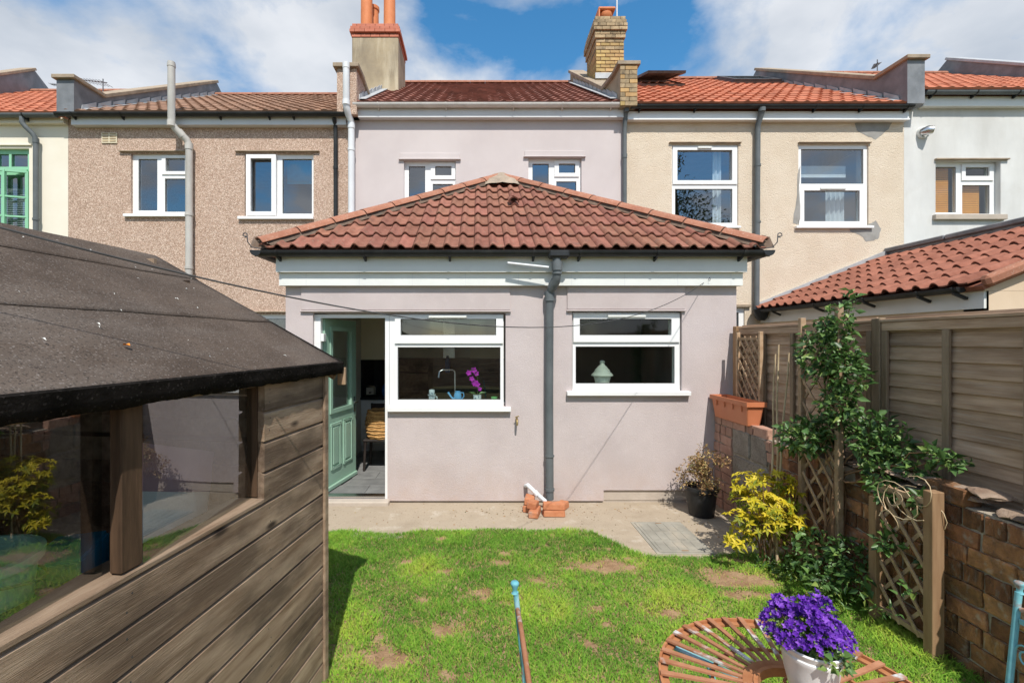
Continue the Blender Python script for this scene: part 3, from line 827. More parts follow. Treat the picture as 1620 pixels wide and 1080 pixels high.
# left party wall stub and rendered chimney
pp = MB().prism([(8.36, 6.02), (8.36, 6.86), (8.72, 6.86), (9.35, 6.80), (10.6, 7.55), (10.6, 6.02)], 0, -2.60, -2.24).build('party_wall', 'pebbledash_brown', pink)
MB().prism([(8.30, 6.865), (8.80, 6.865), (8.80, 6.94), (8.30, 6.94)], 0, -2.66, -2.19).build('coping_stone', 'coping', pp, bevel=0.006)
MB().prism([(8.80, 6.87), (9.30, 6.80), (9.32, 6.87), (8.80, 6.94)], 0, -2.64, -2.2).build('coping_stone', 'coping', pp, bevel=0.006)
MB().prism([(9.30, 6.80), (10.52, 7.53), (10.5, 7.60), (9.28, 6.87)], 0, -2.64, -2.2).build('coping_stone', 'coping', pp, bevel=0.006)
CX0, CX1, CY0, CY1 = -2.92, -1.85, 10.5, 11.5
ch = MB().box(CX0, CX1, CY0, CY1, 6.6, 8.86).build('chimney', 'stucco_stain', pink, bevel=0.015)
MB().box(CX0 + 0.03, CX1 - 0.03, CY0 + 0.03, CY1 - 0.03, 8.862, 9.19).build('chimney_core', 'mortar_grey', ch)
MB().box(CX0 - 0.02, CX1 + 0.02, CY0 - 0.03, CY0 - 0.003, 7.30, 7.46).build('flashing', 'lead_bright', ch)
brk = bevel_box_mesh('brick_red', 'brick_red_new', 0.21, 0.10, 0.068, 0.004)
def ring_bricks(parent, x0, x1, y0, y1, z, me, bl=0.218, half=False, depth=0.10):
    n = max(1, round((x1 - x0) / bl)); s = (x1 - x0) / n
    for i in range(n + (1 if half else 0)):
        a = x0 + (i - (0.5 if half else 0)) * s; b = a + s
        a, b = max(a, x0), min(b, x1)
        if b - a < 0.03: continue
        for yy in (y0 + depth / 2, y1 - depth / 2):
            place('brick', me, parent, ((a + b) / 2, yy, z), (0, 0, 0), ((b - a - 0.008) / 0.21, 1, 1))
    yy0, yy1 = y0 + depth + 0.008, y1 - depth - 0.008
    n = max(1, round((yy1 - yy0) / bl)); s = (yy1 - yy0) / n
    for i in range(n):
        for xx in (x0 + depth / 2, x1 - depth / 2):
            place('brick', me, parent, (xx, yy0 + (i + 0.5) * s, z), (0, 0, R(90)), ((s - 0.008) / 0.21, 1, 1))
ring_bricks(ch, CX0 - 0.01, CX1 + 0.01, CY0 - 0.01, CY1 + 0.01, 8.90, brk)
ring_bricks(ch, CX0 - 0.05, CX1 + 0.05, CY0 - 0.05, CY1 + 0.05, 8.995, brk, half=True)
ring_bricks(ch, CX0 - 0.035, CX1 + 0.035, CY0 - 0.035, CY1 + 0.035, 9.07, brk)
ring_bricks(ch, CX0 + 0.0, CX1 - 0.0, CY0 - 0.0, CY1 + 0.0, 9.145, brk, half=True)
for (x, y, zt, r) in ((-2.64, 10.75, 10.35, 0.135), (-2.10, 10.75, 10.5, 0.135), (-2.58, 11.2, 10.05, 0.125)):
    MB().lathe([(r * 1.05, 9.18), (r * 1.02, 9.3), (r * 0.97, zt - 0.1), (r * 1.12, zt - 0.08), (r * 1.12, zt), (r * 0.85, zt), (r * 0.85, zt - 0.5)], (x, y, 0)).build('chimney_pot', 'terracotta', ch, smooth=40)
# stepped lead flashings against both party walls
def step_flash(parent, x, n=11, z0=6.33, y0=8.5, dy=0.36, slope=0.645, wdt=0.14, side=1):
    for i in range(n):
        y = y0 + i * dy
        z = z0 + (y - y0) * slope + 0.05
        MB().prism([(y, z - 0.02), (y + dy * 0.92, z + dy * 0.92 * slope - 0.02), (y + dy * 0.92, z + dy * slope + 0.09), (y + 0.02, z + 0.09)], 0, x, x + side * 0.012).build('flashing', 'lead_bright', parent)
        MB().add([(x, y, z - 0.005), (x + side * wdt, y, z - 0.005), (x + side * wdt, y + dy * 0.9, z + dy * 0.9 * slope - 0.005), (x, y + dy * 0.9, z + dy * 0.9 * slope - 0.005),
                  (x, y, z + 0.006), (x + side * wdt, y, z + 0.006), (x + side * wdt, y + dy * 0.9, z + dy * 0.9 * slope + 0.006), (x, y + dy * 0.9, z + dy * 0.9 * slope + 0.006)],
                 [(0, 1, 2, 3), (4, 5, 6, 7), (0, 1, 5, 4), (1, 2, 6, 5), (2, 3, 7, 6), (3, 0, 4, 7)]).build('flashing', 'lead_bright', parent)
step_flash(pp, -2.235, 6, side=1)
# right party wall and yellow brick chimney
pr = MB().prism([(8.36, 6.16), (8.36, 6.90), (8.66, 6.90), (9.45, 7.06), (RY, 9.45), (RY, 6.16)], 0, 2.60, 2.90).build('party_wall', 'stucco_stain', pink)
for (a, b) in (((8.30, 6.905), (8.70, 6.905)), ((8.70, 6.905), (9.45, 7.065)), ((9.45, 7.065), (RY, 9.455))):
    dy_, dz_ = b[0] - a[0], b[1] - a[1]; l_ = math.hypot(dy_, dz_)
    MB().prism([a, b, (b[0] - dz_ / l_ * 0.07, b[1] + dy_ / l_ * 0.07), (a[0] - dz_ / l_ * 0.07, a[1] + dy_ / l_ * 0.07)], 0, 2.54, 2.96).build('coping_stone', 'coping', pr, bevel=0.006)
step_flash(pr, 2.595, 11, z0=6.34, side=-1)
gb = bevel_box_mesh('brick_grimy', 'brick_grime', 0.21, 0.10, 0.072, 0.006, 0.003, 3)
yb = bevel_box_mesh('brick_yellow_mesh', 'brick_yellow', 0.21, 0.10, 0.072, 0.006, 0.003, 4)
for k in range(9):        # brick face of the front pier
    zz = 6.20 + k * 0.0815
    for i, (a, b) in enumerate(((2.595, 2.755), (2.765, 2.905)) if k % 2 else ((2.595, 2.675), (2.685, 2.905))):
        place('brick', gb if (k + i) % 3 else yb, pr, ((a + b) / 2, 8.335, zz), (0, 0, 0), ((b - a) / 0.21, 0.3, 1))
YX0, YX1, YY0, YY1 = 2.71, 3.36, 10.5, 11.4
ch2 = MB().box(YX0 + 0.012, YX1 - 0.012, YY0 + 0.012, YY1 - 0.012, 6.9, 9.27).build('chimney', 'mortar_grey', pink)
z = 7.44
for k in range(17):
    ring_bricks(ch2, YX0, YX1, YY0, YY1, z, gb if k > 15 or k == 14 else yb, half=k % 2 == 1); z += 0.0842
for k, (e, me_) in enumerate(((0.03, gb), (0.03, gb), (0.065, gb), (0.065, gb), (0.05, gb), (0.03, gb))):
    ring_bricks(ch2, YX0 - e, YX1 + e, YY0 - e, YY1 + e, z, me_, half=k % 2 == 1); z += 0.0842
MB().box(YX0 - 0.02, YX1 + 0.02, YY0 - 0.03, YY0 - 0.002, 7.90, 8.03).build('flashing', 'lead_bright', ch2)
MB().lathe([(0.14, z - 0.05), (0.12, z + 0.06), (0.15, z + 0.1), (0.15, z + 0.18), (0.12, z + 0.2)], (3.0, 10.75, 0)).build('chimney_pot', 'terracotta', ch2, smooth=40)
MB().box(2.80, 3.20, 10.6, 11.0, z + 0.21, z + 0.28).build('chimney_cowl', 'terracotta', ch2, bevel=0.02)
MB().prism([(10.6, z + 0.02), (10.9, z + 0.02), (10.9, z + 0.215), (10.6, z + 0.215)], 0, 2.80, 2.83).build('chimney_cowl', 'terracotta', ch2)
t_ = thing('aerial_pole', (3.27, 10.75, 8.6), 'thin white pole standing on the yellow brick chimney', 'pole')
MB().tube([(3.27, 10.75, 8.7), (3.27, 10.75, 10.9)], 0.017, 8).build('mast', 'pipe_white', t_, smooth=40)

# ------------------------------------------------------------------ the extension
EX0, EX1 = -2.21, 2.957
ZT = 2.62
door_hole = px1(495, 613, 495, 789)
door_hole = (door_hole[0], door_hole[1], 0.03, door_hole[3])
win1 = (X1(613), X1(800), Z1(643), Z1(495))
win2 = px1(905, 1079, 492, 621)
m = MB().slab(EX0, EX1, 0.025, ZT, D1, D1 + 0.28, [door_hole, win1, win2, (X1(955), EX1 + 0.1, -0.1, Z1(775))])
m.box(EX0, EX0 + 0.28, D1 + 0.28, D2, -0.05, ZT)
m.box(EX1 - 0.28, EX1, D1 + 0.28, D2, -0.05, ZT)
m.build('wall', 'render_pink', pink)
MB().box(EX0 + 0.02, EX1 - 0.004, D1 + 0.03, D1 + 0.25, -0.05, 0.024).box(X1(955) + 0.003, EX1 - 0.003, D1 + 0.022, D1 + 0.25, 0.026, Z1(775) - 0.003).build('plinth', 'plinth', pink)
MB().box(X1(500), X1(617), D1 - 0.10, D1 + 0.02, -0.02, 0.045).build('doorstep', 'plinth', pink, bevel=0.01)
# raised bands over door and windows
lintel(pink, X1(477), X1(807), Z1(491) + 0.005, Z1(450), D1, 'render_pink', 0.018)
lintel(pink, X1(897), X1(1083), Z1(490) + 0.005, Z1(450), D1, 'render_pink', 0.018)
lintel(pink, X1(476), X1(808), Z1(493.5), Z1(491), D1, 'render_pink', 0.032)
lintel(pink, X1(896), X1(1084), Z1(492.5), Z1(490), D1, 'render_pink', 0.032)
# kitchen window
yF = D1 + 0.045
window(pink, X1(615), X1(797), Z1(643), Z1(497), yF,
       [px1(633, 785, 504, 530), px1(628, 792, 549, 633)], sashes=[px1(624, 796, 499, 543)], gl='pane_glass',
       sill=(X1(614), X1(808), Z1(650), Z1(643) - 0.002), vent=px1(678, 738, 498.5, 502.5), wy=D1)
window(pink, X1(907), X1(1078), Z1(619), Z1(494), yF,
       [px1(918, 1064, 504, 530), px1(912, 1070, 548, 607)], sashes=[px1(908, 1077, 496, 541)], gl='pane_frost',
       sill=(X1(896), X1(1090), Z1(625), Z1(618) - 0.002), vent=px1(962, 1022, 497, 501.5), wy=D1)
# door frame
df = MB().slab(X1(495), X1(614.5), 0.032, Z1(497), yF, yF + 0.07, [(X1(505), X1(608), 0.055, Z1(502.5))]).build('door_frame', 'upvc', pink)
MB().box(X1(505), X1(608), yF - 0.015, yF + 0.09, 0.05, 0.066).build('threshold', 'metal', df)
# door leaf, open inwards, hinged on the left
hx, hy = X1(507) + 0.01, yF + 0.075
ang = R(79)
DW, DT = 0.80, 0.045
DZ0, DZ1 = 0.075, Z1(503)
Rm = Matrix.Translation((hx, hy, 0)) @ Matrix.Rotation(ang, 4, 'Z')
def dpt(x, y, z): return Rm @ Vector((x, y, z))
def door_part(mb, name, mat, parent, **k):
    mb.v = [tuple(Rm @ Vector(v)) for v in mb.v]
    return mb.build(name, mat, parent, **k)
zm, zg = 1.02, DZ1 - 0.13
door = door_part(MB().slab(0, DW, DZ0, DZ1, 0, DT, [(0.15, DW - 0.15, zm, zg)]), 'door', 'door_green', pink)
door_part(MB().slab(0.11, DW - 0.11, zm - 0.04, zg + 0.04, -0.016, -0.001, [(0.16, DW - 0.16, zm + 0.01, zg - 0.01)]), 'door_bead', 'door_green', door)
door_part(MB().quad((0.14, 0.02, zm - 0.01), (DW - 0.14, 0.02, zm - 0.01), (DW - 0.14, 0.02, zg + 0.01), (0.14, 0.02, zg + 0.01)), 'pane', 'pane_glass', door, fix=False)
for a in (0.13, 0.44):
    door_part(MB().slab(a, a + 0.24, 0.30, 0.86, -0.012, -0.001, [(a + 0.03, a + 0.21, 0.33, 0.83)]).box(a + 0.055, a + 0.185, -0.012, -0.001, 0.355, 0.805), 'door_panel', 'door_green', door, bevel=0.004)
door_part(MB().box(0.02, DW - 0.01, -0.03, -0.001, DZ0, DZ0 + 0.05), 'weather_bar', 'door_green', door, bevel=0.008)
door_part(MB().box(DW - 0.075, DW - 0.04, -0.012, -0.001, 0.92, 1.12).tube([(DW - 0.057, -0.01, 1.05), (DW - 0.057, -0.055, 1.05), (DW - 0.17, -0.055, 1.05)], 0.009, 8), 'door_handle', 'metal', door)
for zz in (0.35, 1.1, 1.85):
    MB().box(X1(506), X1(511), yF - 0.02, yF + 0.06, zz, zz + 0.09).build('hinge', 'upvc', df, bevel=0.004)
# fascia boards, gutter and downpipe of the extension
MB().box(X1(446), EX1 + 0.03, D1 - 0.075, D1 - 0.001, 2.482, 2.625).build('fascia', 'upvc_aged', pink)
fs = MB().box(X1(444), EX1 + 0.05, D1 - 0.125, D1 - 0.0, 2.627, 2.80).build('fascia', 'upvc_aged', pink)
for i in range(9):
    MB().box(-1.95 + i * 0.6, -1.945 + i * 0.6, D1 - 0.0765, D1 - 0.0751, 2.484, 2.62).build('board_joint', 'fascia_grey', fs)
GY = 5.015
g = gutter(pink, -2.46, 3.20, GY, 2.845, 0.062, brackets=[X1(457) - 0.04, X1(583), X1(713), X1(841), X1(911), X1(1028), X1(1158)])
for sx, xx in ((-1, -2.46), (1, 3.20)):     # returns round the corners
    mb = MB()
    n = 8; vs, fs_ = [], []
    for (yy, xo) in ((GY - 0.062, 0.0), (8.55, 0.0)):
        for k in range(n + 1):
            t = math.pi * k / n
            vs.append((xx - sx * 0.0 + sx * 0.062 * math.cos(t) * 1.0 - sx * 0.03, yy, 2.845 - 0.062 * math.sin(t)))
    for k in range(n): fs_.append((k, k + 1, n + 2 + k, n + 1 + k))
    fs_.append(tuple(range(n + 1)))
    mb.add(vs, fs_)
    mb.build('gutter_return', 'gutter_black', g, smooth=50, fix=False)
DX = X1(868)
pipe(pink, [(DX + 0.06, GY, 2.82), (DX + 0.06, GY, 2.60), (DX + 0.055, GY + 0.01, 2.53), (DX + 0.01, D1 - 0.10, 2.43), (DX, D1 - 0.075, 2.36), (DX - 0.005, D1 - 0.075, 1.2), (DX, D1 - 0.075, 0.07)], 0.045, 'pipe_grey',
     [((DX + 0.06, GY, 2.68), (0, 0, 1), 0.10, 0.056), ((DX + 0.06, GY, 2.60), (0, 0, 1), 0.02, 0.055), ((DX + 0.035, GY + 0.06, 2.485), (0.6, -0.9, 1.3), 0.10, 0.053), ((DX, D1 - 0.075, 2.36), (0, 0, 1), 0.11, 0.056), ((DX, D1 - 0.075, 0.56), (0, 0, 1), 0.02, 0.052), ((DX, D1 - 0.075, 0.18), (0, 0, 1), 0.03, 0.053)], n=18)
MB().box(X1(863), X1(895), GY - 0.068, GY + 0.066, 2.765, 2.85).build('gutter_outlet', 'gutter_black', g, bevel=0.02)
pipe(pink, [at(803, 416, 5.02), at(868, 423, 5.0)], 0.014, 'pipe_white', name='overflow_pipe', n=10)
# waste pipe into the gully
pipe(pink, [at(832, 768, 5.2), at(835, 767, 5.12), at(845, 777, 5.08), at(862, 792, 5.04), at(865, 800, 5.04)], 0.024, 'pipe_white', [(at(848, 780, 5.07), (0.6, -0.2, -0.7), 0.05, 0.031)], name='waste_pipe', n=12)
# outside tap
tp = at(818, 664, 5.15)
tap = MB().tube([tp + Vector((0, 0.07, 0)), tp, tp + Vector((0, -0.015, -0.02)), tp + Vector((0, -0.018, -0.06))], [0.014, 0.014, 0.013, 0.011], 10).tube([tp + Vector((0, 0.01, 0.0)), tp + Vector((0, 0.005, 0.035))], 0.008, 8).tube([tp + Vector((-0.022, 0.005, 0.03)), tp + Vector((0.022, 0.0, 0.045))], 0.006, 8)
tap.build('outside_tap', 'brass', pink, smooth=50)

# hipped roof
RE_Y, RE_Z = 5.03, 2.86
HX0, HX1 = -2.42, 3.16
AX, AY, AZ = 0.37, 7.6, 4.52
mr = MB()
e = 0.03
mr.add([(HX0, RE_Y, RE_Z), (HX1, RE_Y, RE_Z), (HX1, D2 - 0.01, RE_Z), (HX0, D2 - 0.01, RE_Z), (AX, AY, AZ), (AX, D2 - 0.01, AZ),
        (HX0, RE_Y, RE_Z - 0.04), (HX1, RE_Y, RE_Z - 0.04), (HX1, D2 - 0.01, RE_Z - 0.04), (HX0, D2 - 0.01, RE_Z - 0.04)],
       [(0, 1, 4), (1, 2, 5, 4), (3, 0, 4, 5), (2, 3, 5), (6, 7, 1, 0), (7, 8, 2, 1), (8, 9, 3, 2), (9, 6, 0, 3), (6, 9, 8, 7)])
roof = mr.build('extension_roof', 'tile_red', pink)
SL = math.hypot(AY - RE_Y, AZ - RE_Z)
PITCH = math.atan2(AZ - RE_Z, AY - RE_Y)
TW, TG, TL = 0.1685, SL / 8.0, 0.43
def tile_bm(wd, ln, hr=0.036, th=0.014, K=9, roll=0.5):
    vs, fs = [], []
    prof = []
    for k in range(K + 1):
        u = k / K
        zz = hr * math.sin(math.pi * u / roll) ** 0.8 if u < roll else -0.004 * math.sin(math.pi * (u - roll) / (1 - roll))
        prof.append((u * wd, max(zz, -0.004)))
    for y in (0, ln):
        for (x, zz) in prof: vs.append((x, y, zz))
        for (x, zz) in prof: vs.append((x, y, zz - th))
    q = K + 1
    for k in range(K):
        fs.append((k, k + 1, 2 * q + k + 1, 2 * q + k))
        fs.append((k + 1, k, q + k, q + k + 1))
    fs.append((0, 2 * q, 3 * q, q)); fs.append((K, q + K, 3 * q + K, 2 * q + K))
    return vs, fs
def tile_mesh(name, mat, wd, ln, **k):
    vs, fs = tile_bm(wd, ln, **k)
    me = MB().add(vs, fs).mesh(name, mat, smooth=38)
    return me
tm = tile_mesh('roof_tile', 'tile_red', TW * 0.985, TL)
n_ = Vector((0, -math.sin(PITCH), math.cos(PITCH)))
u_ = Vector((0, math.cos(PITCH), math.sin(PITCH)))
tilt = R(4.2)
hl = (AX - HX0) / SL; hr_ = (HX1 - AX) / SL
rr = random.Random(5)
vent_spot = None
for row in range(8):
    s0 = row * TG - 0.035
    off = 0.0
    c0 = int((HX0 - AX) / TW) - 1
    for c in range(c0, -c0 + 1):
        xa = AX + c * TW + off - TW / 2
        xl, xr = HX0 + hl * (s0 + 0.12), HX1 - hr_ * (s0 + 0.12)
        if xa + TW < xl + 0.02 or xa > xr - 0.02: continue
        me = tm
        if xa < HX0 + hl * (s0 + TL) + 0.05 or xa + TW > HX1 - hr_ * (s0 + TL) - 0.05:
            bm = bmesh.new(); bm.from_mesh(tm)
            for (px_, nrm) in ((HX0 + hl * s0 - xa + 0.05, Vector((1, -hl, 0))), (HX1 - hr_ * s0 - xa - 0.05, Vector((-1, -hr_, 0)))):
                bmesh.ops.bisect_plane(bm, geom=bm.verts[:] + bm.edges[:] + bm.faces[:], plane_co=(px_, 0, 0), plane_no=nrm, clear_inner=True)
            if len(bm.faces) < 4: bm.free(); continue
            me = bpy.data.meshes.new('roof_tile_cut'); bm.to_mesh(me); bm.free()
            me.materials.clear(); me.materials.append(MATS['tile_red'])
        p = Vector((xa, RE_Y, RE_Z)) + u_ * (s0 + rr.uniform(-0.006, 0.006)) + n_ * (0.052 + rr.uniform(-0.002, 0.003))
        place('roof_tile', me, roof, p, (PITCH - tilt + rr.uniform(-0.006, 0.006), rr.uniform(-0.008, 0.008), rr.uniform(-0.006, 0.006)))
# hip tiles, mortar bedding
A = Vector((AX, AY, AZ))
for sgn, cx in ((1, HX0), (-1, HX1)):
    B = Vector((cx, RE_Y, RE_Z))
    d = (A - B); Lh = d.length; d.normalize()
    up = Vector((0, 0, 1)) - d * d.z; up.normalize()
    sd = d.cross(up)
    nt_ = 9
    for i in range(nt_):
        a0, a1 = 0.02 + i * (Lh - 0.02) / nt_, 0.02 + (i + 1) * (Lh - 0.02) / nt_ - 0.012
        vs, fs_ = [], []
        K = 8
        for (t, ex) in ((a0, 0.006), (a1, 0.0)):
            for rad in (0.125 + ex, 0.105 + ex):
                for k in range(K + 1):
                    th = math.pi * (0.08 + 0.84 * k / K)
                    vs.append(B + d * t + sd * (rad * math.cos(th)) + up * (rad * math.sin(th) * 0.80 + 0.035))
        q = K + 1
        for k in range(K):
            fs_ += [(k, k + 1, 2 * q + k + 1, 2 * q + k), (q + k + 1, q + k, 3 * q + k, 3 * q + k + 1), (k + 1, k, q + k, q + k + 1), (2 * q + k, 2 * q + k + 1, 3 * q + k + 1, 3 * q + k)]
        fs_ += [(0, 2 * q, 3 * q, q), (K, q + K, 3 * q + K, 2 * q + K)]
        MB().add(vs, fs_).build('hip_tile', 'tile_hip', roof, smooth=40)
    # bedding: a lumpy strip along the hip on the front slope
    vs, fs_ = [], []
    J = 60
    for j in range(J + 1):
        t = j / J
        base = B + (A - B) * t
        xdir = Vector((sgn, 0, 0))
        wv = 0.15 + 0.03 * mnoise.noise(Vector((t * 22, sgn * 5, 0)))
        wv = min(wv, abs(AX - base.x) + 0.02)
        hh = 0.105 + 0.012 * mnoise.noise(Vector((t * 30, 3 + sgn, 0)))
        vs += [base + n_ * hh, base + xdir * wv * 0.6 + n_ * (hh - 0.012), base + xdir * wv + n_ * 0.05, base + n_ * 0.0]
    for j in range(J):
        for k in range(3):
            fs_.append((4 * j + k, 4 * j + k + 1, 4 * j + 5 + k, 4 * j + 4 + k))
    MB().add(vs, fs_).build('hip_bedding', 'mortar_grey', roof, smooth=60)
    # scrolled hip iron
    c_ = B + Vector((-sgn * 0.06, -0.05, 0.02))
    pts = [B + Vector((sgn * 0.1, 0, 0.0)), c_, c_ + Vector((-sgn * 0.03, -0.03, 0.05)), c_ + Vector((-sgn * 0.035, -0.03, 0.11))]
    for k in range(8):
        t = -0.3 + k * 0.75
        pts.append(c_ + Vector((-sgn * (0.058 + 0.024 * math.cos(t) ), -0.03, 0.125 + 0.024 * math.sin(t))))
    MB().tube(pts, 0.006, 6).build('hip_iron', 'metal_dark', roof, smooth=50)
    q_ = B + Vector((0, -0.02, 0))
    MB().add([q_ + Vector((-sgn * 0.10, 0.0, 0.02)), q_ + Vector((sgn * 0.12, -0.01, 0.01)), q_ + Vector((sgn * 0.02, 0.03, 0.17)), q_ + Vector((-sgn * 0.08, 0.05, 0.15)), q_ + Vector((0, 0.2, 0.05))],
             [(0, 1, 2, 3), (0, 4, 1), (1, 4, 2), (2, 4, 3), (3, 4, 0)]).build('hip_bedding', 'mortar_grey', roof)
# mortar saddle at the top and ridge tiles back to the wall
sad = MB()
J = 14
vs, fs_ = [], []
for j in range(J + 1):
    x = AX - 0.27 + 0.54 * j / J
    t = abs(x - AX) / 0.27
    zt = AZ + 0.125 - 0.12 * t * t * 0.9 + 0.02 * mnoise.noise(Vector((x * 9, 0, 0)))
    vs += [(x, AY - 0.52 + 0.1 * t + 0.05 * mnoise.noise(Vector((x * 8, 4, 0))), AZ - 0.33 + 0.12 + 0.02), (x, AY - 0.33, AZ - 0.07 + 0.03 * (1 - t)), (x, AY - 0.06, zt), (x, AY + 0.12, zt - 0.02), (x, AY + 0.12, zt - 0.3)]
for j in range(J):
    for k in range(4): fs_.append((5 * j + k, 5 * (j + 1) + k, 5 * (j + 1) + k + 1, 5 * j + k + 1))
sad.add(vs, fs_).build('ridge_bedding', 'mortar', roof, smooth=60)
for i in range(3):
    prof = [(AX + 0.13 * math.cos(math.pi * k / 8), AZ + 0.03 + 0.11 * math.sin(math.pi * k / 8)) for k in range(9)]
    MB().prism(prof, 1, AY + 0.02 + i * 0.33, AY + 0.34 + i * 0.33).build('ridge_tile', 'tile_hip', roof, smooth=40)
# little arched vent tile
vp = Vector((X1(818) * 1.10, RE_Y, RE_Z)) + u_ * (4.03 * TG) + n_ * 0.09
vm = MB()
prof = [(0.075 * math.cos(math.pi * k / 10), 0.085 * math.sin(math.pi * k / 10)) for k in range(11)]
prof2 = [(0.057 * math.cos(math.pi * k / 10), 0.067 * math.sin(math.pi * k / 10)) for k in range(11)]
vs, fs_ = [], []
for yy in (-0.03, 0.22):
    for pr_ in (prof, prof2):
        for (a, b) in pr_: vs.append((a, yy + (0 if yy < 0 else 0.0), b if yy < 0 else b * 0.2))
for k in range(10):
    fs_ += [(k, k + 1, 22 + k + 1, 22 + k), (11 + k + 1, 11 + k, 33 + k, 33 + k + 1), (k + 1, k, 11 + k, 11 + k + 1)]
vo_ = vm.add(vs, fs_).build('vent_tile', 'tile_red', roof, smooth=40, loc=vp, rot=(PITCH, 0, 0))
MB().add([(a, 0.05, b * 0.8) for (a, b) in prof2], [tuple(range(11))]).build('vent_grille', 'wire', roof, loc=vp, rot=(PITCH, 0, 0))
# =================================================================== kitchen behind the extension's door and window
KY0, KY1 = D1 + 0.28, 8.30
room = thing('kitchen_room', (-0.7, KY0, 0.05), 'dim kitchen room seen through the open green door and the window', 'room')
kf = MB().box(EX0 + 0.28, 0.84, D1 + 0.10, KY1 + 0.3, 0.0, 0.058).build('floor', 'floor_tile', room)
fl = bevel_box_mesh('floor_slab', 'floor_tile', 0.585, 0.285, 0.008, 0.002)
for i in range(4):
    for j in range(9):
        x = EX0 + 0.28 + 0.29 + i * 0.59 + (0.295 if j % 2 else 0)
        if x < 0.6: place('floor_tile', fl, kf, (x, D1 + 0.30 + j * 0.29, 0.0625))
MB().box(EX0 + 0.28, 0.85, KY1, KY1 + 0.05, 0.05, 2.5).build('wall', 'room', room)
MB().box(0.85, 0.93, KY0, KY1, 0.05, 2.5).build('wall', 'room', room)
MB().box(EX0 + 0.282, EX0 + 0.29, KY0, KY1, 0.06, 2.5).build('wall', 'room', room)
MB().box(EX0 + 0.28, EX1 - 0.28, KY0, D2 - 0.02, 2.5, 2.56).build('ceiling', 'room', room)
cab = thing('kitchen_units', (-0.9, 7.9, 0.06), 'cream and white kitchen units with a black splashback along the back wall', 'kitchen units')
c1 = MB().box(-1.915, 0.80, 7.42, KY1 - 0.002, 0.16, 0.90).build('base_unit', 'cabinet_white', cab)
for i in range(4):
    MB().box(-1.70 + i * 0.62, -1.10 + i * 0.62, 7.40, 7.418, 0.18, 0.88).build('unit_door', 'cabinet_white', c1, bevel=0.003)
MB().box(-1.915, 0.80, 7.46, KY1 - 0.01, 0.06, 0.158).build('kickboard', 'cabinet_white', cab)
MB().box(-1.918, 0.82, 7.38, KY1 - 0.002, 0.902, 0.94).build('worktop', 'splash', cab)
MB().box(-1.915, 0.82, KY1 - 0.02, KY1 - 0.003, 0.942, 1.55).build('splashback', 'splash', cab)
MB().box(-1.919, -1.90, 7.42, KY1 - 0.03, 0.942, 1.55).build('splashback', 'splash', cab)
c2 = MB().box(-1.915, -1.50, 7.42, KY1 - 0.003, 1.553, 2.35).build('wall_unit', 'cabinet', cab)
MB().box(-0.15, 0.75, 7.95, KY1 - 0.003, 1.553, 2.35).build('wall_unit', 'cabinet', cab)
MB().box(-0.62, -0.42, 8.0, KY1 - 0.004, 1.56, 2.42).build('extractor', 'metal', cab)
# window-side worktop with sink tap
MB().box(X1(618), 0.84, KY0 + 0.01, KY0 + 0.60, 0.06, 1.06).build('base_unit', 'cabinet_white', cab)
MB().box(X1(616), 0.845, D1 + 0.12, KY0 + 0.62, 1.062, 1.10).build('worktop', 'splash', cab)
WZ = 1.10
def px1z(y): return Z1(y)
tapx = X1(716)
tp_ = MB().tube([(tapx, 5.75, WZ), (tapx, 5.75, 1.44), (tapx - 0.005, 5.73, 1.475), (tapx - 0.03, 5.72, 1.495), (tapx - 0.15, 5.68, 1.495), (tapx - 0.19, 5.67, 1.475), (tapx - 0.20, 5.665, 1.40)], 0.012, 10).tube([(tapx, 5.75, WZ), (tapx, 5.75, WZ + 0.08)], 0.022, 12)
tp_.build('sink_tap', 'metal', cab, smooth=50)

# things on the window board
def on_board(x, y=5.42): return (x - VX) / F * y
BZ = Z1(638)
MB().box(X1(618), 0.82, D1 + 0.118, D1 + 0.30, BZ - 0.03, BZ).build('window_board', 'upvc', cab)
BYY = 5.43
t = thing('stacked_cups', (on_board(683), BYY, BZ), 'small stack of pale blue patterned cups on the kitchen window board', 'cups')
mx = on_board(683)
MB().lathe([(0.028, 0.0), (0.036, 0.02), (0.038, 0.065), (0.034, 0.065), (0.032, 0.01)], (mx, BYY, BZ), 20).build('cup', 'pale_ceramic', t, smooth=40)
MB().lathe([(0.02, 0.066), (0.05, 0.072), (0.05, 0.078), (0.02, 0.074)], (mx, BYY, BZ), 20).build('saucer', 'pale_ceramic', t, smooth=40)
MB().lathe([(0.026, 0.079), (0.034, 0.09), (0.035, 0.125), (0.03, 0.135), (0.01, 0.14), (0.001, 0.14)], (mx, BYY, BZ), 20).build('cup', 'pale_ceramic', t, smooth=40)
MB().tube([(mx + 0.034, BYY, BZ + 0.055), (mx + 0.062, BYY, BZ + 0.05), (mx + 0.064, BYY, BZ + 0.025), (mx + 0.036, BYY, BZ + 0.012)], 0.006, 8).build('handle', 'pale_ceramic', t, smooth=60)
wx = on_board(724)
t = thing('watering_can', (wx, BYY, BZ), 'light blue ceramic watering can beside the kitchen tap', 'watering can')
MB().lathe([(0.001, 0), (0.042, 0.0), (0.048, 0.02), (0.042, 0.085), (0.032, 0.11), (0.034, 0.118), (0.028, 0.115), (0.03, 0.02)], (wx, BYY, BZ), 20).build('body', 'blue_ceramic', t, smooth=45)
MB().tube([(wx - 0.04, BYY, BZ + 0.02), (wx - 0.075, BYY, BZ + 0.045), (wx - 0.115, BYY, BZ + 0.105)], [0.013, 0.010, 0.012], 10).build('spout', 'blue_ceramic', t, smooth=60)
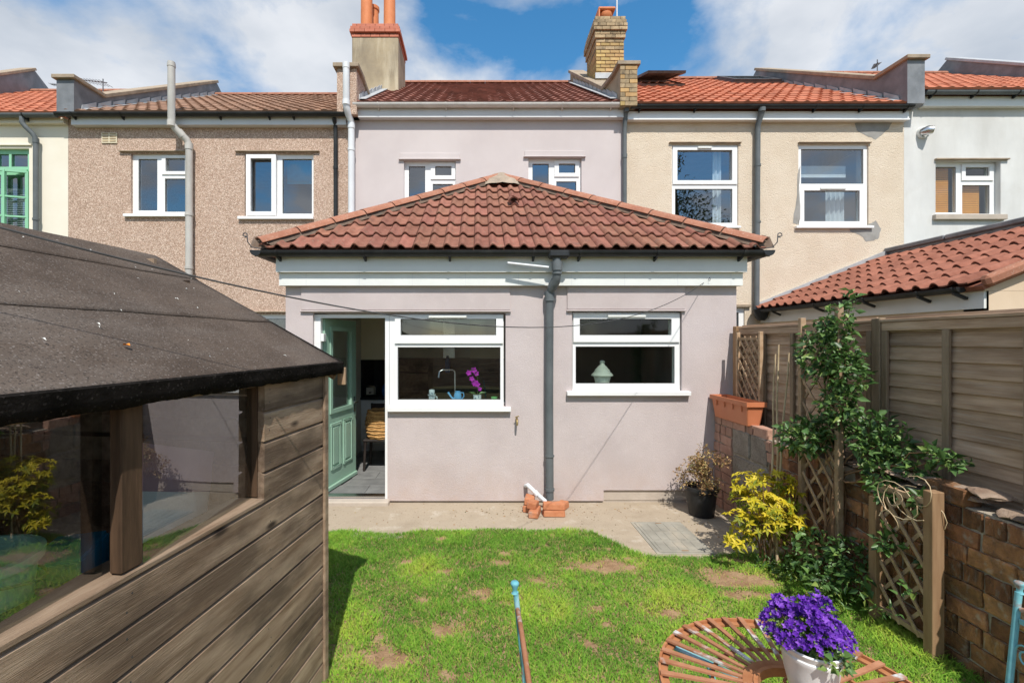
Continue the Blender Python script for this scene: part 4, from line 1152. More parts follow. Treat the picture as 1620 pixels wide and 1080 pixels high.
MB().tube([(wx + 0.035, BYY, BZ + 0.1), (wx + 0.068, BYY, BZ + 0.1), (wx + 0.075, BYY, BZ + 0.06), (wx + 0.045, BYY, BZ + 0.015)], 0.006, 8).build('handle', 'blue_ceramic', t, smooth=60)
ox = on_board(755)
t = thing('orchid', (ox, BYY, BZ), 'magenta orchid in a small glass pot on the kitchen window board', 'orchid')
MB().lathe([(0.001, 0), (0.045, 0), (0.05, 0.075), (0.046, 0.075), (0.042, 0.01)], (ox, BYY, BZ), 4 * 4).build('pot', 'pale_ceramic', t, smooth=40)
stp = [(ox, BYY, BZ + 0.05), (ox + 0.01, BYY, BZ + 0.17), (ox + 0.005, BYY - 0.01, BZ + 0.28), (ox - 0.04, BYY - 0.03, BZ + 0.38), (ox - 0.09, BYY - 0.04, BZ + 0.37)]
MB().tube(stp, 0.004, 6).build('stem', 'leaf_climber_piece', t, smooth=60)
for (dx_, dz_, sz_) in ((-0.10, 0.34, 0.075), (-0.04, 0.37, 0.08), (-0.065, 0.27, 0.07), (0.0, 0.20, 0.075), (-0.03, 0.22, 0.09), (0.03, 0.15, 0.055), (-0.01, 0.33, 0.07)):
    mb = MB(); c_ = Vector((ox + dx_, BYY - 0.03 + rr.uniform(-0.02, 0.02), BZ + dz_))
    a0 = rr.random() * 6
    for k in range(5):
        a_ = a0 + k * 2 * math.pi / 5
        dv = Vector((math.cos(a_), -0.15, math.sin(a_))); sv = Vector((-math.sin(a_), 0, math.cos(a_)))
        h_ = sz_ / 2
        mb.add([c_, c_ + dv * h_ * 0.55 + sv * h_ * 0.42, c_ + dv * h_, c_ + dv * h_ * 0.55 - sv * h_ * 0.42 + Vector((0, -0.006, 0))], [(0, 1, 2), (0, 2, 3)])
    mb.build('flower', 'orchid', t, fix=False)
for a_ in (0.3, 2.6, 4.0):
    MB().add([(ox, BYY, BZ + 0.07), (ox + 0.05 * math.cos(a_), BYY + 0.05 * math.sin(a_) + 0.012, BZ + 0.11), (ox + 0.12 * math.cos(a_), BYY + 0.1 * math.sin(a_), BZ + 0.10), (ox + 0.05 * math.cos(a_) + 0.01, BYY + 0.05 * math.sin(a_) - 0.02, BZ + 0.105)], [(0, 1, 2), (0, 2, 3)]).build('leaf', 'leaf_climber_piece', t)
gx = on_board(782)
t = MB().lathe([(0.001, 0), (0.02, 0.0), (0.036, 0.03), (0.04, 0.05), (0.03, 0.052), (0.028, 0.01)], (gx, BYY, BZ), 18).build('trinket_bowl', 'green_ceramic', None, smooth=45)
props(t, 'little green bowl at the right end of the kitchen window board', 'bowl')
t = MB().box(on_board(704, 8.0), on_board(712, 8.0), 8.0, 8.1, 1.30, 1.62).build('soap_bottle', 'blue_glass', None, bevel=0.02)
props(t, 'bright blue bottle deep in the kitchen behind the tap', 'bottle')
# bathroom window ornament
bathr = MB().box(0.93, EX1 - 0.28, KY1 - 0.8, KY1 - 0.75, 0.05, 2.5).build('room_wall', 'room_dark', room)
MB().box(0.94, EX1 - 0.28, D1 + 0.118, D1 + 0.32, Z1(612) - 0.03, Z1(612)).build('window_board', 'upvc', pink)
ux = on_board(953)
t = thing('lidded_urn', (ux, BYY, Z1(612)), 'white lidded urn behind the frosted right-hand window', 'urn')
MB().lathe([(0.001, 0), (0.075, 0.0), (0.085, 0.05), (0.10, 0.10), (0.095, 0.112), (0.08, 0.10), (0.07, 0.02)], (ux, BYY, Z1(612)), 24).build('bowl', 'white_ceramic', t, smooth=40)
MB().lathe([(0.125, 0.112), (0.128, 0.122), (0.105, 0.150), (0.098, 0.152), (0.082, 0.19), (0.075, 0.192), (0.05, 0.225), (0.032, 0.24), (0.024, 0.262), (0.032, 0.28), (0.02, 0.295), (0.001, 0.298)], (ux, BYY, Z1(612)), 24).build('lid', 'white_ceramic', t, smooth=40)
# chair and basket by the door, toaster and kettle on the worktop
kx, ky = -1.36, 6.45
t = thing('kitchen_chair', (kx, ky, 0.065), 'dark wooden kitchen chair just inside the back door', 'chair')
MB().box(kx - 0.23, kx + 0.2, ky - 0.2, ky + 0.2, 0.465, 0.50).build('seat', 'chair_dark', t, bevel=0.01)
for a in (-0.2, 0.17):
    for b in (-0.17, 0.17):
        MB().tube([(kx + a * 1.08, ky + b * 1.1, 0.066), (kx + a, ky + b, 0.468)], [0.017, 0.022], 8).build('leg', 'chair_dark', t, smooth=50)
for a in (-0.2, 0.17):
    MB().tube([(kx + a, ky + 0.18, 0.5), (kx + a, ky + 0.22, 0.95)], 0.017, 8).build('back_post', 'chair_dark', t, smooth=50)
MB().bar((kx - 0.2, ky + 0.21, 0.9), (kx + 0.17, ky + 0.21, 0.9), 0.02, 0.09).build('backrest', 'chair_dark', t)
t = thing('wicker_basket', (kx, ky - 0.02, 0.5), 'round straw basket standing on the dark chair inside the door', 'basket')
for k in range(16):
    z = 0.515 + k * 0.024
    rr_ = 0.175 + 0.03 * math.sin(k / 15 * math.pi) + 0.006 * (k % 2)
    pts = [(kx + rr_ * math.cos(a * 2 * math.pi / 28) * 1.08, ky - 0.02 + rr_ * math.sin(a * 2 * math.pi / 28), z + 0.006 * math.sin(a * 1.7 + k)) for a in range(29)]
    MB().tube(pts, 0.0145, 7, rnd=rr.random()).build('coil', 'wicker', t, smooth=60)
MB().lathe([(0.001, 0.503), (0.17, 0.503), (0.165, 0.52), (0.15, 0.52)], (kx, ky - 0.02, 0), 24).build('base', 'wicker', t, smooth=60)
t = thing('toaster', (-1.78, 7.6, 0.94), 'small silver toaster on the black worktop seen through the door', 'toaster')
MB().box(-1.88, -1.70, 7.50, 7.72, 0.945, 1.12).build('body', 'metal', t, bevel=0.03)
MB().box(-1.80, -1.77, 7.47, 7.499, 1.0, 1.02).build('lever', 'chair_dark', t)
t = thing('kettle', (-1.55, 7.7, 0.94), 'blue kettle on the black worktop seen through the door', 'kettle')
MB().lathe([(0.001, 0), (0.085, 0), (0.09, 0.05), (0.075, 0.15), (0.05, 0.19), (0.015, 0.2), (0.012, 0.22), (0.001, 0.225)], (-1.55, 7.7, 0.942), 24).build('body', 'blue_glass', t, smooth=45)
MB().tube([(-1.48, 7.7, 1.09), (-1.42, 7.7, 1.09), (-1.42, 7.7, 0.98), (-1.47, 7.7, 0.97)], 0.01, 8).build('handle', 'chair_dark', t, smooth=50)

# =================================================================== brown pebbledash house on the left
brown = thing('terraced_house', (-5, D2, 0), 'brown pebbledash house with two upstairs windows and a tall grey flue', 'house')
BX0, BX1 = X2(108), X2(553)
w1, w2 = px2(207, 298, 243, 339), px2(387, 496, 243, 343)
w3 = px2(395, 478, 497, 600)
house_walls(brown, BX0, BX1, 6.05, [w1, w2, w3], 'pebbledash_brown')
window(brown, *w1, D2 + 0.05, [px2(216, 246, 250, 332), px2(260, 291, 249, 270), px2(258, 295, 281, 334)], sashes=[px2(254, 297, 245, 275)],
       sill=(X2(198), X2(300), w1[2] - 0.055, w1[2] - 0.002), wy=D2)
wb = window(brown, *w2, D2 + 0.05, [px2(395, 430, 250, 337), px2(445, 492, 250, 337)],
       sill=(X2(378), X2(497), w2[2] - 0.055, w2[2] - 0.002), wy=D2)
MB().slab(X2(390), X2(437), Z2(341), Z2(245), D2 - 0.02, D2 + 0.02, [px2(397, 430, 251, 335)]).build('casement', 'upvc', wb, loc=(0, 0, 0))
MB().box(X2(444), X2(494), D2 + 0.30, D2 + 0.32, Z2(282), Z2(246)).build('blind', 'blind_blue', wb)
window(brown, *w3, D2 + 0.05, [px2(402, 470, 504, 596)], sill=(w3[0] - 0.05, w3[1] + 0.05, w3[2] - 0.05, w3[2] - 0.002), wy=D2)
for (a, b, yy) in ((190, 300, 241), (373, 506, 241)):
    lintel(brown, X2(a), X2(b), Z2(yy), Z2(yy) + 0.018, D2, 'coping', 0.05)
lintel(brown, X2(380), X2(500), Z2(494), Z2(494) + 0.02, D2, 'coping', 0.05)
main_roof(brown, BX0 + 0.1, BX1 - 0.03, 6.08, 8.80, 'tile_brown', seed=2)
MB().box(X2(122), BX1 - 0.03, 8.47, D2 - 0.002, 5.88, 6.05).build('fascia', 'fascia_grey', brown)
gutter(brown, X2(104), BX1 - 0.02, 8.40, 6.06, 0.06, brackets=[X2(v) for v in (130, 205, 356, 432, 470)])
pipe(brown, [(X2(533), 8.42, 5.98), (X2(533), 8.5, 5.9), (X2(533), 8.52, 5.8), (X2(533), 8.52, 3.3)], 0.038, 'gutter_black', [((X2(533), 8.52, 5.1), (0, 0, 1), 0.05, 0.045)])
gx0, gx1 = X2(287) , X2(305)
pipe(brown, [(gx0, 8.32, Z2(113)), (gx0, 8.32, Z2(205)), (gx0 + 0.03, 8.37, Z2(212)), (gx1 - 0.03, 8.46, Z2(226)), (gx1, 8.49, Z2(233)), (gx1, 8.49, Z2(440))], 0.062, 'pipe_lightgrey',
     [((gx0, 8.32, Z2(118)), (0, 0, 1), 0.06, 0.068), ((gx0, 8.32, Z2(207)), (0, 0, 1), 0.10, 0.07), ((gx1, 8.49, Z2(236)), (0, 0, 1), 0.12, 0.07), ((gx1, 8.49, Z2(342)), (0, 0, 1), 0.05, 0.072), ((gx1, 8.49, Z2(425)), (0, 0, 1), 0.05, 0.072), (((gx0 + gx1) / 2, 8.42, Z2(219)), (1, 0.6, -1.4), 0.12, 0.07)], name='flue_pipe')
av = MB().slab(X2(162), X2(186), Z2(227), Z2(211), D2 - 0.02, D2 - 0.001, [(X2(164 + 7.4 * i), X2(169.5 + 7.4 * i), Z2(214 + 4 * j), Z2(211.8 + 4 * j)) for i in range(3) for j in range(4)][:0])
avp = av.build('air_brick', 'cabinet', brown)
for j in range(4):
    MB().box(X2(163.5), X2(173), D2 - 0.026, D2 - 0.0205, Z2(225 - 3.7 * j), Z2(223 - 3.7 * j)).box(X2(175), X2(184.5), D2 - 0.026, D2 - 0.0205, Z2(225 - 3.7 * j), Z2(223 - 3.7 * j)).build('slat', 'brick_grime', avp)
pb = parapet(brown, X2(108), X2(108) + 0.32, 6.08, 6.66, 9.20, 'lead')
step_flash(pb, X2(108) + 0.325, 12, z0=6.13, slope=0.605, side=1, wdt=0.12)
aerial(tuple(at(163, 132, 12.6)), 'television aerial pointing left above the brown house parapet', R(168), 1.15)
aerial(tuple(at(116, 138, 14.0)), 'half hidden television aerial behind the parapet at the far left', R(165), 1.0)

# =================================================================== ivory house at the far left
ivory = thing('terraced_house', (-10, D2, 0), 'ivory painted house with a green framed window at the far left', 'house')
IX0, IX1 = -12.9, X2(108) - 0.002
wg = (X2(-60), X2(46), Z2(372), Z2(235))
house_walls(ivory, IX0, IX1, 6.05, [wg], 'render_ivory')
wi = window(ivory, *wg, D2 + 0.06, [px2(-50, -12, 241, 263), px2(-8, 9, 242, 262), px2(13, 39, 242, 262), px2(-50, 39, 275, 368)], fr='green_frame')
# opened side casement with glazing bars
A0 = Vector((X2(40), D2 + 0.045, 0)); ang_ = R(205)
def cs(u, z, o=0): return Vector((A0.x - 0.62 * u, A0.y - 0.16 * u * 1.2 - o, z))
cz0, cz1 = Z2(372), Z2(270)
mb = MB()
for (u, ) in ((0.0,), (0.55,), (1.0,)):
    mb.bar(cs(u, cz0), cs(u, cz1), 0.06, 0.045, up=(0, 1, 0))
for zz in (cz0, cz1, cz0 + 0.35, cz0 + 0.72):
    mb.bar(cs(0, zz, 0.001), cs(1.0, zz, 0.001), 0.044, 0.03 if cz0 < zz < cz1 else 0.07)
mb.build('casement', 'green_frame', wi)
for k in range(26):
    MB().box(X2(-50), X2(39), D2 + 0.2, D2 + 0.225, cz0 + 0.03 + k * 0.036, cz0 + 0.036 + k * 0.036).build('blind_slat', 'curtain', wi)
lintel(ivory, X2(-70), X2(51), Z2(231), Z2(231) + 0.03, D2, 'render_ivory', 0.03)
main_roof(ivory, IX0 + 0.1, IX1 - 0.05, 6.06, 8.9, 'tile_orange', seed=3)
MB().box(IX0, IX1, 8.5, D2 - 0.002, 5.93, 6.03).build('fascia', 'render_ivory', ivory)
gutter(ivory, IX0, X2(104) - 0.01, 8.42, 6.05, 0.06, mat='pipe_grey', brackets=[-9.6, -8.4])
gi = X2(64)
pipe(ivory, [(X2(50), 8.42, 6.0), (X2(50), 8.42, 5.9), (X2(53), 8.45, 5.83), (X2(61), 8.49, 5.72), (gi, 8.51, 5.63), (gi, 8.51, 2.5)], 0.042, 'pipe_grey', [((gi, 8.51, 5.6), (0, 0, 1), 0.09, 0.05), ((gi, 8.51, Z2(349)), (0, 0, 1), 0.04, 0.052)])
parapet(ivory, -12.95, -12.6, 6.08, 6.66, 9.55, 'lead')

# =================================================================== cream roughcast house on the right
cream = thing('terraced_house', (5.4, D2, 0), 'cream roughcast house with two upstairs windows and a bright orange roof', 'house')
QX0, QX1 = PX1 + 0.002, X2(1430)
w1, w2 = px2(1063, 1168, 229, 358), px2(1263, 1374, 229, 358)
w3 = px2(1090, 1178, 487, 600)
house_walls(cream, QX0, QX1, 6.15, [w1, w2, w3], 'roughcast_cream')
wa = window(cream, *w1, D2 + 0.03, [px2(1072, 1159, 237, 285), px2(1069, 1160, 298, 352)], sashes=[px2(1065, 1167, 231, 291)], sill=(X2(1058), X2(1170), w1[2] - 0.045, w1[2] - 0.002), wy=D2, vent=px2(1104, 1126, 232, 235))
wc = window(cream, *w2, D2 + 0.03, [px2(1269, 1368, 235, 290), px2(1273, 1361, 301, 350)], sashes=[px2(1265, 1372, 294, 357)], sill=(X2(1257), X2(1379), w2[2] - 0.045, w2[2] - 0.002), wy=D2, vent=px2(1298, 1338, 296.5, 299.5))
window(cream, *w3, D2 + 0.03, [px2(1098, 1170, 494, 594)], sill=(w3[0] - 0.05, w3[1] + 0.05, w3[2] - 0.05, w3[2] - 0.002), wy=D2)
def curtain(parent, x0, x1, z0, z1, y, folds=5):
    vs, fs_ = [], []
    n = folds * 8
    for i in range(n + 1):
        u = i / n
        yy = y + 0.025 * math.sin(u * folds * 2 * math.pi)
        vs += [(x0 + (x1 - x0) * u, yy, z0), (x0 + (x1 - x0) * u, yy, z1)]
    for i in range(n): fs_.append((2 * i, 2 * i + 2, 2 * i + 3, 2 * i + 1))
    return MB().add(vs, fs_).build('curtain', 'curtain', parent, smooth=60)
curtain(wa, X2(1138), X2(1152), Z2(356), Z2(232), D2 + 0.25, 2)
curtain(wc, X2(1322), X2(1352), Z2(356), Z2(290), D2 + 0.25, 4)
MB().box(X2(1266), X2(1358), D2 + 0.3, D2 + 0.31, Z2(272), Z2(253)).build('blind', 'curtain', wc)
for (a, b, yy) in ((1058, 1172, 227), (1262, 1377, 227)):
    lintel(cream, X2(a), X2(b), Z2(yy), Z2(yy) + 0.015, D2, 'coping', 0.045)
lintel(cream, X2(1062), X2(1186), Z2(486), Z2(486) + 0.05, D2, 'coping', 0.05)
main_roof(cream, QX0 + 0.15, QX1 - 0.1, 6.24, 9.25, 'tile_orange', seed=4)
MB().box(QX0 + 0.02, QX1 - 0.005, 8.49, D2 - 0.002, 5.98, 6.14).build('fascia', 'upvc', cream)
MB().box(QX0 + 0.02, QX1 - 0.005, 8.47, 8.489, 5.975, 6.0).build('fascia_trim', 'upvc', cream)
gutter(cream, PX1 + 0.05, QX1 - 0.02, 8.40, 6.20, 0.055, brackets=[X2(v) for v in (1007, 1093, 1278, 1350, 1420)])
dxx = X2(1195) + 0.0
pipe(cream, [(dxx, 8.40, 6.15), (dxx, 8.42, 6.05), (dxx, 8.52, 5.9), (dxx, 8.53, 5.8), (dxx - 0.02, 8.53, 2.35)], 0.048, 'pipe_grey',
     [((dxx, 8.53, Z2(264)), (0, 0, 1), 0.04, 0.056), ((dxx, 8.53, Z2(353)), (0, 0, 1), 0.03, 0.056), ((dxx, 8.40, 6.12), (0, 0, 1), 0.07, 0.06)])
MB().lathe([(0.06, 2.24), (0.10, 2.29), (0.13, 2.40), (0.14, 2.44), (0.11, 2.44)], (dxx, 8.42, 0), 14).build('rain_hopper', 'gutter_black', cream, smooth=50)
for i, (pts) in enumerate((
        [(1352, 195), (1372, 191), (1412, 192), (1405, 205), (1385, 221), (1372, 216), (1355, 206)],
        [(1368, 358), (1385, 349), (1394, 362), (1389, 378), (1371, 383), (1362, 372), (1345, 366), (1344, 360)],
        [(1262, 275), (1266, 262), (1264, 300), (1266, 345), (1261, 356), (1254, 352), (1260, 318)])):
    cx_ = sum(p[0] for p in pts) / len(pts); cy_ = sum(p[1] for p in pts) / len(pts)
    ring = []
    for k in range(len(pts)):
        a, b = pts[k], pts[(k + 1) % len(pts)]
        for j in range(5):
            u = j / 5
            x = a[0] + (b[0] - a[0]) * u + 1.6 * mnoise.noise(Vector((k + u * 1.0, j * 0.7, i * 9.1)))
            y = a[1] + (b[1] - a[1]) * u + 1.6 * mnoise.noise(Vector((k * 1.3 + u, j * 0.9, i * 5.3)))
            ring.append((x, y))
    vs = [(X2(x), D2 - 0.003, Z2(y)) for x, y in ring]; n = len(vs)
    vs += [(X2(cx_), D2 - 0.012, Z2(cy_))]
    MB().add(vs, [(k, (k + 1) % n, n) for k in range(n)]).build('cement_patch', 'cement_patch', cream, fix=True)
# roof windows
ty, tz = (RY - EY), (9.25 - 6.24)
tl = math.hypot(ty, tz); ty /= tl; tz /= tl
def on_roof(x, s, off): return Vector((x, EY + ty * s - tz * off, 6.24 + tz * s + ty * off))
def skylight(x0, x1, s0, s1, lift, label):
    t = MB()
    f = []
    def hinge(x, s, off):   # opened about its top edge
        k = (s1 - s) * lift
        return on_roof(x, s, off + k)
    fr_ = MB()
    for (a, b, c, d_) in ((x0, x1, s0, s0 + 0.09), (x0, x1, s1 - 0.09, s1), (x0, x0 + 0.08, s0 + 0.09, s1 - 0.09), (x1 - 0.08, x1, s0 + 0.09, s1 - 0.09)):
        vs = [hinge(u, v, o) for o in (0.07, 0.13) for (u, v) in ((a, c), (b, c), (b, d_), (a, d_))]
        fr_.add(vs, [(0, 3, 2, 1), (4, 5, 6, 7), (0, 1, 5, 4), (1, 2, 6, 5), (2, 3, 7, 6), (3, 0, 4, 7)])
    w_ = fr_.build('roof_window', 'metal_dark', cream)
    w_['label'] = label
    MB().add([hinge(u, v, 0.085) for (u, v) in ((x0 + 0.07, s0 + 0.08), (x1 - 0.07, s0 + 0.08), (x1 - 0.07, s1 - 0.08), (x0 + 0.07, s1 - 0.08))], [(0, 1, 2, 3)]).build('roof_blind', 'plastic_grey', w_, fix=False)
    MB().quad(*[hinge(u, v, 0.10) for (u, v) in ((x0 + 0.07, s0 + 0.08), (x1 - 0.07, s0 + 0.08), (x1 - 0.07, s1 - 0.08), (x0 + 0.07, s1 - 0.08))]).build('pane', 'pane_upper', w_, fix=False)
    vs = [on_roof(u, v, o) for o in (0.0, 0.085) for (u, v) in ((x0 - 0.04, s0 - 0.04), (x1 + 0.04, s0 - 0.04), (x1 + 0.04, s1 + 0.04), (x0 - 0.04, s1 + 0.04))]
    MB().add(vs, [(0, 1, 5, 4), (1, 2, 6, 5), (2, 3, 7, 6), (3, 0, 4, 7)]).build('flashing_kerb', 'metal_dark', w_)
skylight(4.02, 4.92, 3.1, 4.25, 0.20, 'roof window standing open')
skylight(6.55, 7.75, 3.95, 5.0, 0.0, 'closed roof window')
pc = parapet(cream, QX1 - 0.16, QX1 + 0.16, 6.24, 7.02, 9.55, 'lead')
step_flash(pc, QX1 - 0.165, 12, z0=6.30, slope=0.66, side=-1, wdt=0.14)
aerial(tuple(at(1388, 101, 13.5)), 'small television aerial above the orange roof on the right', R(60), 0.55)

# half-width extension of the cream house
NX, NY0, NY1 = 5.36, 4.78, D2
NRX = 7.68
nz0, nz1 = 2.47, 3.42
mb = MB().box(NX, NX + 0.25, NY0 + 0.002, D2, -0.05, 2.38)
mb.box(NX, NRX + 0.2, NY0, NY0 + 0.25, -0.05, 2.38)
mb.build('wall', 'render_peach', cream)
MB().prism([(NX - 0.05, 2.382), (NRX, 2.382), (NRX, nz1), (NX + 0.0, nz0)], 1, NY0 - 0.0, D2 - 0.005).build('wall', 'render_peach', cream)
MB().box(NX - 0.03, NX - 0.001, NY0 + 0.02, D2, 2.20, 2.44).build('fascia', 'upvc_aged', cream)
MB().prism([(2.0, 5.6), (2.19, 5.6), (2.16, 6.55), (1.98, 6.5)], 0, NX - 0.012, NX) if False else None
nr = MB().prism([(NX - 0.13, nz0 - 0.04), (NRX, nz1 - 0.01), (NRX, nz1 - 0.05), (NX - 0.10, nz0 - 0.08)], 1, NY0 - 0.05, D2 - 0.01).build('extension_roof', 'tile_orange_piece', cream)
up_ = Vector((NRX - NX + 0.13, 0, nz1 - nz0 + 0.03)); nl = up_.length; up_.normalize()
nn_ = Vector((-up_.z, 0, up_.x))
nt_me = tile_mesh('pan_tile', 'tile_orange_piece', 0.205, 0.42, hr=0.045, th=0.016, roll=0.55)
Mrot = Matrix((( 0, up_.x, nn_.x), (-1, up_.y, nn_.y), (0, up_.z, nn_.z)))
eu = Mrot.to_euler()
rows = 7
gg = nl / rows
ncol = int((NY1 - NY0) / 0.208)
for r_ in range(rows):
    for c in range(ncol):
        # a little extra pitch so each course laps the one below
        q = Matrix.Rotation(-R(4.5), 3, Vector((0, -1, 0))) @ Mrot
        p = Vector((NX - 0.13, D2 - 0.03 - c * 0.208, nz0 - 0.03)) + up_ * (r_ * gg - 0.03 + rr.uniform(-0.005, 0.005)) + nn_ * (0.05 + rr.uniform(-0.002, 0.002))
        place('roof_tile', nt_me, nr, p, q.to_euler())
# gutter along the neighbour's eaves, running in depth
def gutter_y(parent, y0, y1, x, z, r, mat, brackets):
    n = 10; vs, fs_ = [], []
    for y in (y0, y1):
        for k in range(n + 1):
            t = math.pi * k / n
            vs.append((x - r * math.cos(t), y, z - r * math.sin(t)))
    for k in range(n): fs_.append((k, k + 1, n + 2 + k, n + 1 + k))
    fs_.append(tuple(range(n + 1))); fs_.append(tuple(range(2 * n + 1, n, -1)))
    g = MB().add(vs, fs_).build('gutter', mat, parent, smooth=50, fix=False)
    for by in brackets:
        MB().bar((x - r * 0.6, by, z - r - 0.0), (x + r + 0.05, by, z - r - 0.06), 0.03, 0.03).tube([(x - r - 0.004, by, z), (x - r * 0.7 - 0.004, by, z - r * 0.7), (x, by, z - r - 0.005), (x + r * 0.7, by, z - r * 0.7)], 0.012, 6).build('gutter_bracket', 'gutter_black', g)
gutter_y(cream, NY0 + 0.12, D2 - 0.05, NX - 0.16, 2.435, 0.06, 'gutter_black', [8.0, 7.0, 6.1, 5.35, 4.95])
MB().bar((NX - 0.12, NY0 - 0.06, nz0 - 0.005), (NRX, NY0 - 0.06, nz1 + 0.03), 0.10, 0.12).build('verge_tile', 'tile_hip', nr, bevel=0.03)
# lead-topped wall beyond the neighbour's roof
MB().box(NRX + 0.01, NRX + 0.25, 3.0, D2 - 0.003, 2.0, 3.52).build('party_wall', 'lead', cream)
for k in range(5):
    MB().box(NRX - 0.04, NRX + 0.30, 3.0 + k * 1.12, 3.0 + (k + 1) * 1.12 - 0.012, 3.522, 3.60).build('coping_stone', 'lead', cream, bevel=0.015)
MB().bar((NX - 0.1, D2 - 0.03, nz0 + 0.05), (NRX, D2 - 0.03, nz1 + 0.09), 0.05, 0.10).build('flashing', 'lead_bright', cream)

# =================================================================== white house at the right edge
white = thing('terraced_house', (10.5, D2, 0), 'white weathered house with orange blinds at the right edge', 'house')
VX0, VX1_ = QX1 + 0.002, 13.3
ww = px2(1480, 1583, 254, 340)
house_walls(white, VX0, VX1_, 6.45, [ww], 'render_white')
wv = window(white, *ww, D2 + 0.10, [px2(1485, 1521, 261, 334), px2(1535, 1573, 262, 276), px2(1531, 1575, 290, 336)], sashes=[px2(1529, 1580, 257, 283)], sill=None, gl='pane_glass')
MB().box(ww[0] - 0.06, ww[1] + 0.06, D2 - 0.07, D2 + 0.17, ww[2] - 0.10, ww[2] - 0.003).build('sill', 'plinth', wv, bevel=0.006)
for k in range(22):
    z = ww[2] + 0.06 + k * 0.042
    MB().box(X2(1486), X2(1516), D2 + 0.185, D2 + 0.20, z, z + 0.036).build('blind_slat', 'blind_orange', wv)
    if k < 16: MB().box(X2(1532), X2(1566), D2 + 0.185, D2 + 0.20, z, z + 0.036).build('blind_slat', 'blind_orange', wv)
lintel(white, X2(1478), X2(1594), ww[3] + 0.004, ww[3] + 0.03, D2, 'coping', 0.05)
main_roof(white, VX0 + 0.1, VX1_ - 0.1, 6.50, 9.4, 'tile_orange', pitch=0.24, seed=5)
MB().box(X2(1452), VX1_, 8.49, D2 - 0.002, 6.24, 6.42).build('fascia', 'upvc_aged', white)
gutter(white, X2(1447), VX1_, 8.40, 6.46, 0.055, mat='pipe_grey', brackets=[X2(v) for v in (1460, 1525, 1590)])
vc = at(1467, 207, 8.5)
vt = MB().lathe([(0.09, 0.0), (0.09, 0.05), (0.11, 0.052), (0.11, 0.0)], (0, 0, 0), 18)
vt.v = [(v[0], -v[2], v[1]) for v in vt.v]
vt.build('wall_vent', 'upvc_aged', white, smooth=40, loc=vc + Vector((0, 0.1, 0)))
MB().tube([vc + Vector((-0.05, 0.06, 0)), vc + Vector((0.0, -0.02, 0)), vc + Vector((0.06, -0.05, -0.01))], [0.07, 0.085, 0.07], 14).build('vent_cowl', 'metal', white, smooth=50)
parapet(white, 13.3, 13.7, 6.5, 7.1, 9.85, 'lead', cop='lead_bright')
# =================================================================== garden shed
SC = Vector((-0.85, 2.45, 0))                 # far right corner of the shed
su = Vector((-0.148, -0.989, 0)).normalized() # along the visible side, towards the camera
sn = Vector((0.989, -0.148, 0)).normalized()  # outward from the visible side
SROT = math.atan2(-su.x, -su.y) * -1          # local +Y = -su
shed = thing('garden_shed', SC, 'weathered brown wooden shed with a felt roof and two side windows', 'shed')
# local frame of the shed: X = outward, Y = away from the camera along the side, Z = up; origin at the corner
SM = Matrix(((sn.x, -su.x, 0, SC.x), (sn.y, -su.y, 0, SC.y), (0, 0, 1, 0), (0, 0, 0, 1)))
SE = SM.to_euler()
SLEN, SWID = 2.75, 2.32
def sput(mb, name, mat, parent=shed, **k):
    """mesh in the shed's own axes"""
    return mb.build(name, mat, parent, loc=SC, rot=SE, **k)
def board_profile(mb, y0, y1, z0, h, rnd=0.5, x=0.0):
    # shiplap: scooped top, lower lip standing proud
    prof = [(x - 0.012, z0), (x + 0.015, z0), (x + 0.018, z0 + 0.003), (x + 0.0175, z0 + h * 0.895), (x + 0.014, z0 + h * 0.915), (x + 0.006, z0 + h * 0.935), (x + 0.001, z0 + h - 0.0005), (x - 0.012, z0 + h - 0.0005)]
    return mb.prism(prof, 1, y0, y1, rnd)
BH = 0.129
SILL_Z = 1.165
W_END = -0.52                                # far end of the window (local Y)
ztop = 1.70
k = 0
z = 0.005
rs = random.Random(3)
while z < ztop:
    h = min(BH, ztop - z)
    if z + BH <= SILL_Z + 0.07:
        board_profile(mb := MB(), -SLEN, 0.0, z, BH)
    else:
        board_profile(mb := MB(), W_END + rs.uniform(-0.004, 0.006), 0.0, z, h)
    # object origin differs per board so that the grain does; keep it inside the mesh frame
    sput(mb, 'side_board', 'shed_wood', smooth=25)
    z += BH
nb = z
nl_ = MB()
zz = 0.005
while zz < 1.62:
    for yy in (-0.03, -0.48, -1.15, -1.75):
        if zz > SILL_Z - 0.06 and yy < W_END + 0.03: continue
        for q_ in (0.3, 0.7):
            c_ = (0.0184, yy + rs.uniform(-0.012, 0.012), zz + BH * q_ + rs.uniform(-0.008, 0.008))
            nl_.add([(c_[0], c_[1] + 0.0032 * math.cos(k_ * math.pi / 3), c_[2] + 0.0032 * math.sin(k_ * math.pi / 3)) for k_ in range(6)], [tuple(range(6))])
    zz += BH
o = sput(nl_, 'nail_heads', 'wire'); o['kind'] = 'stuff'
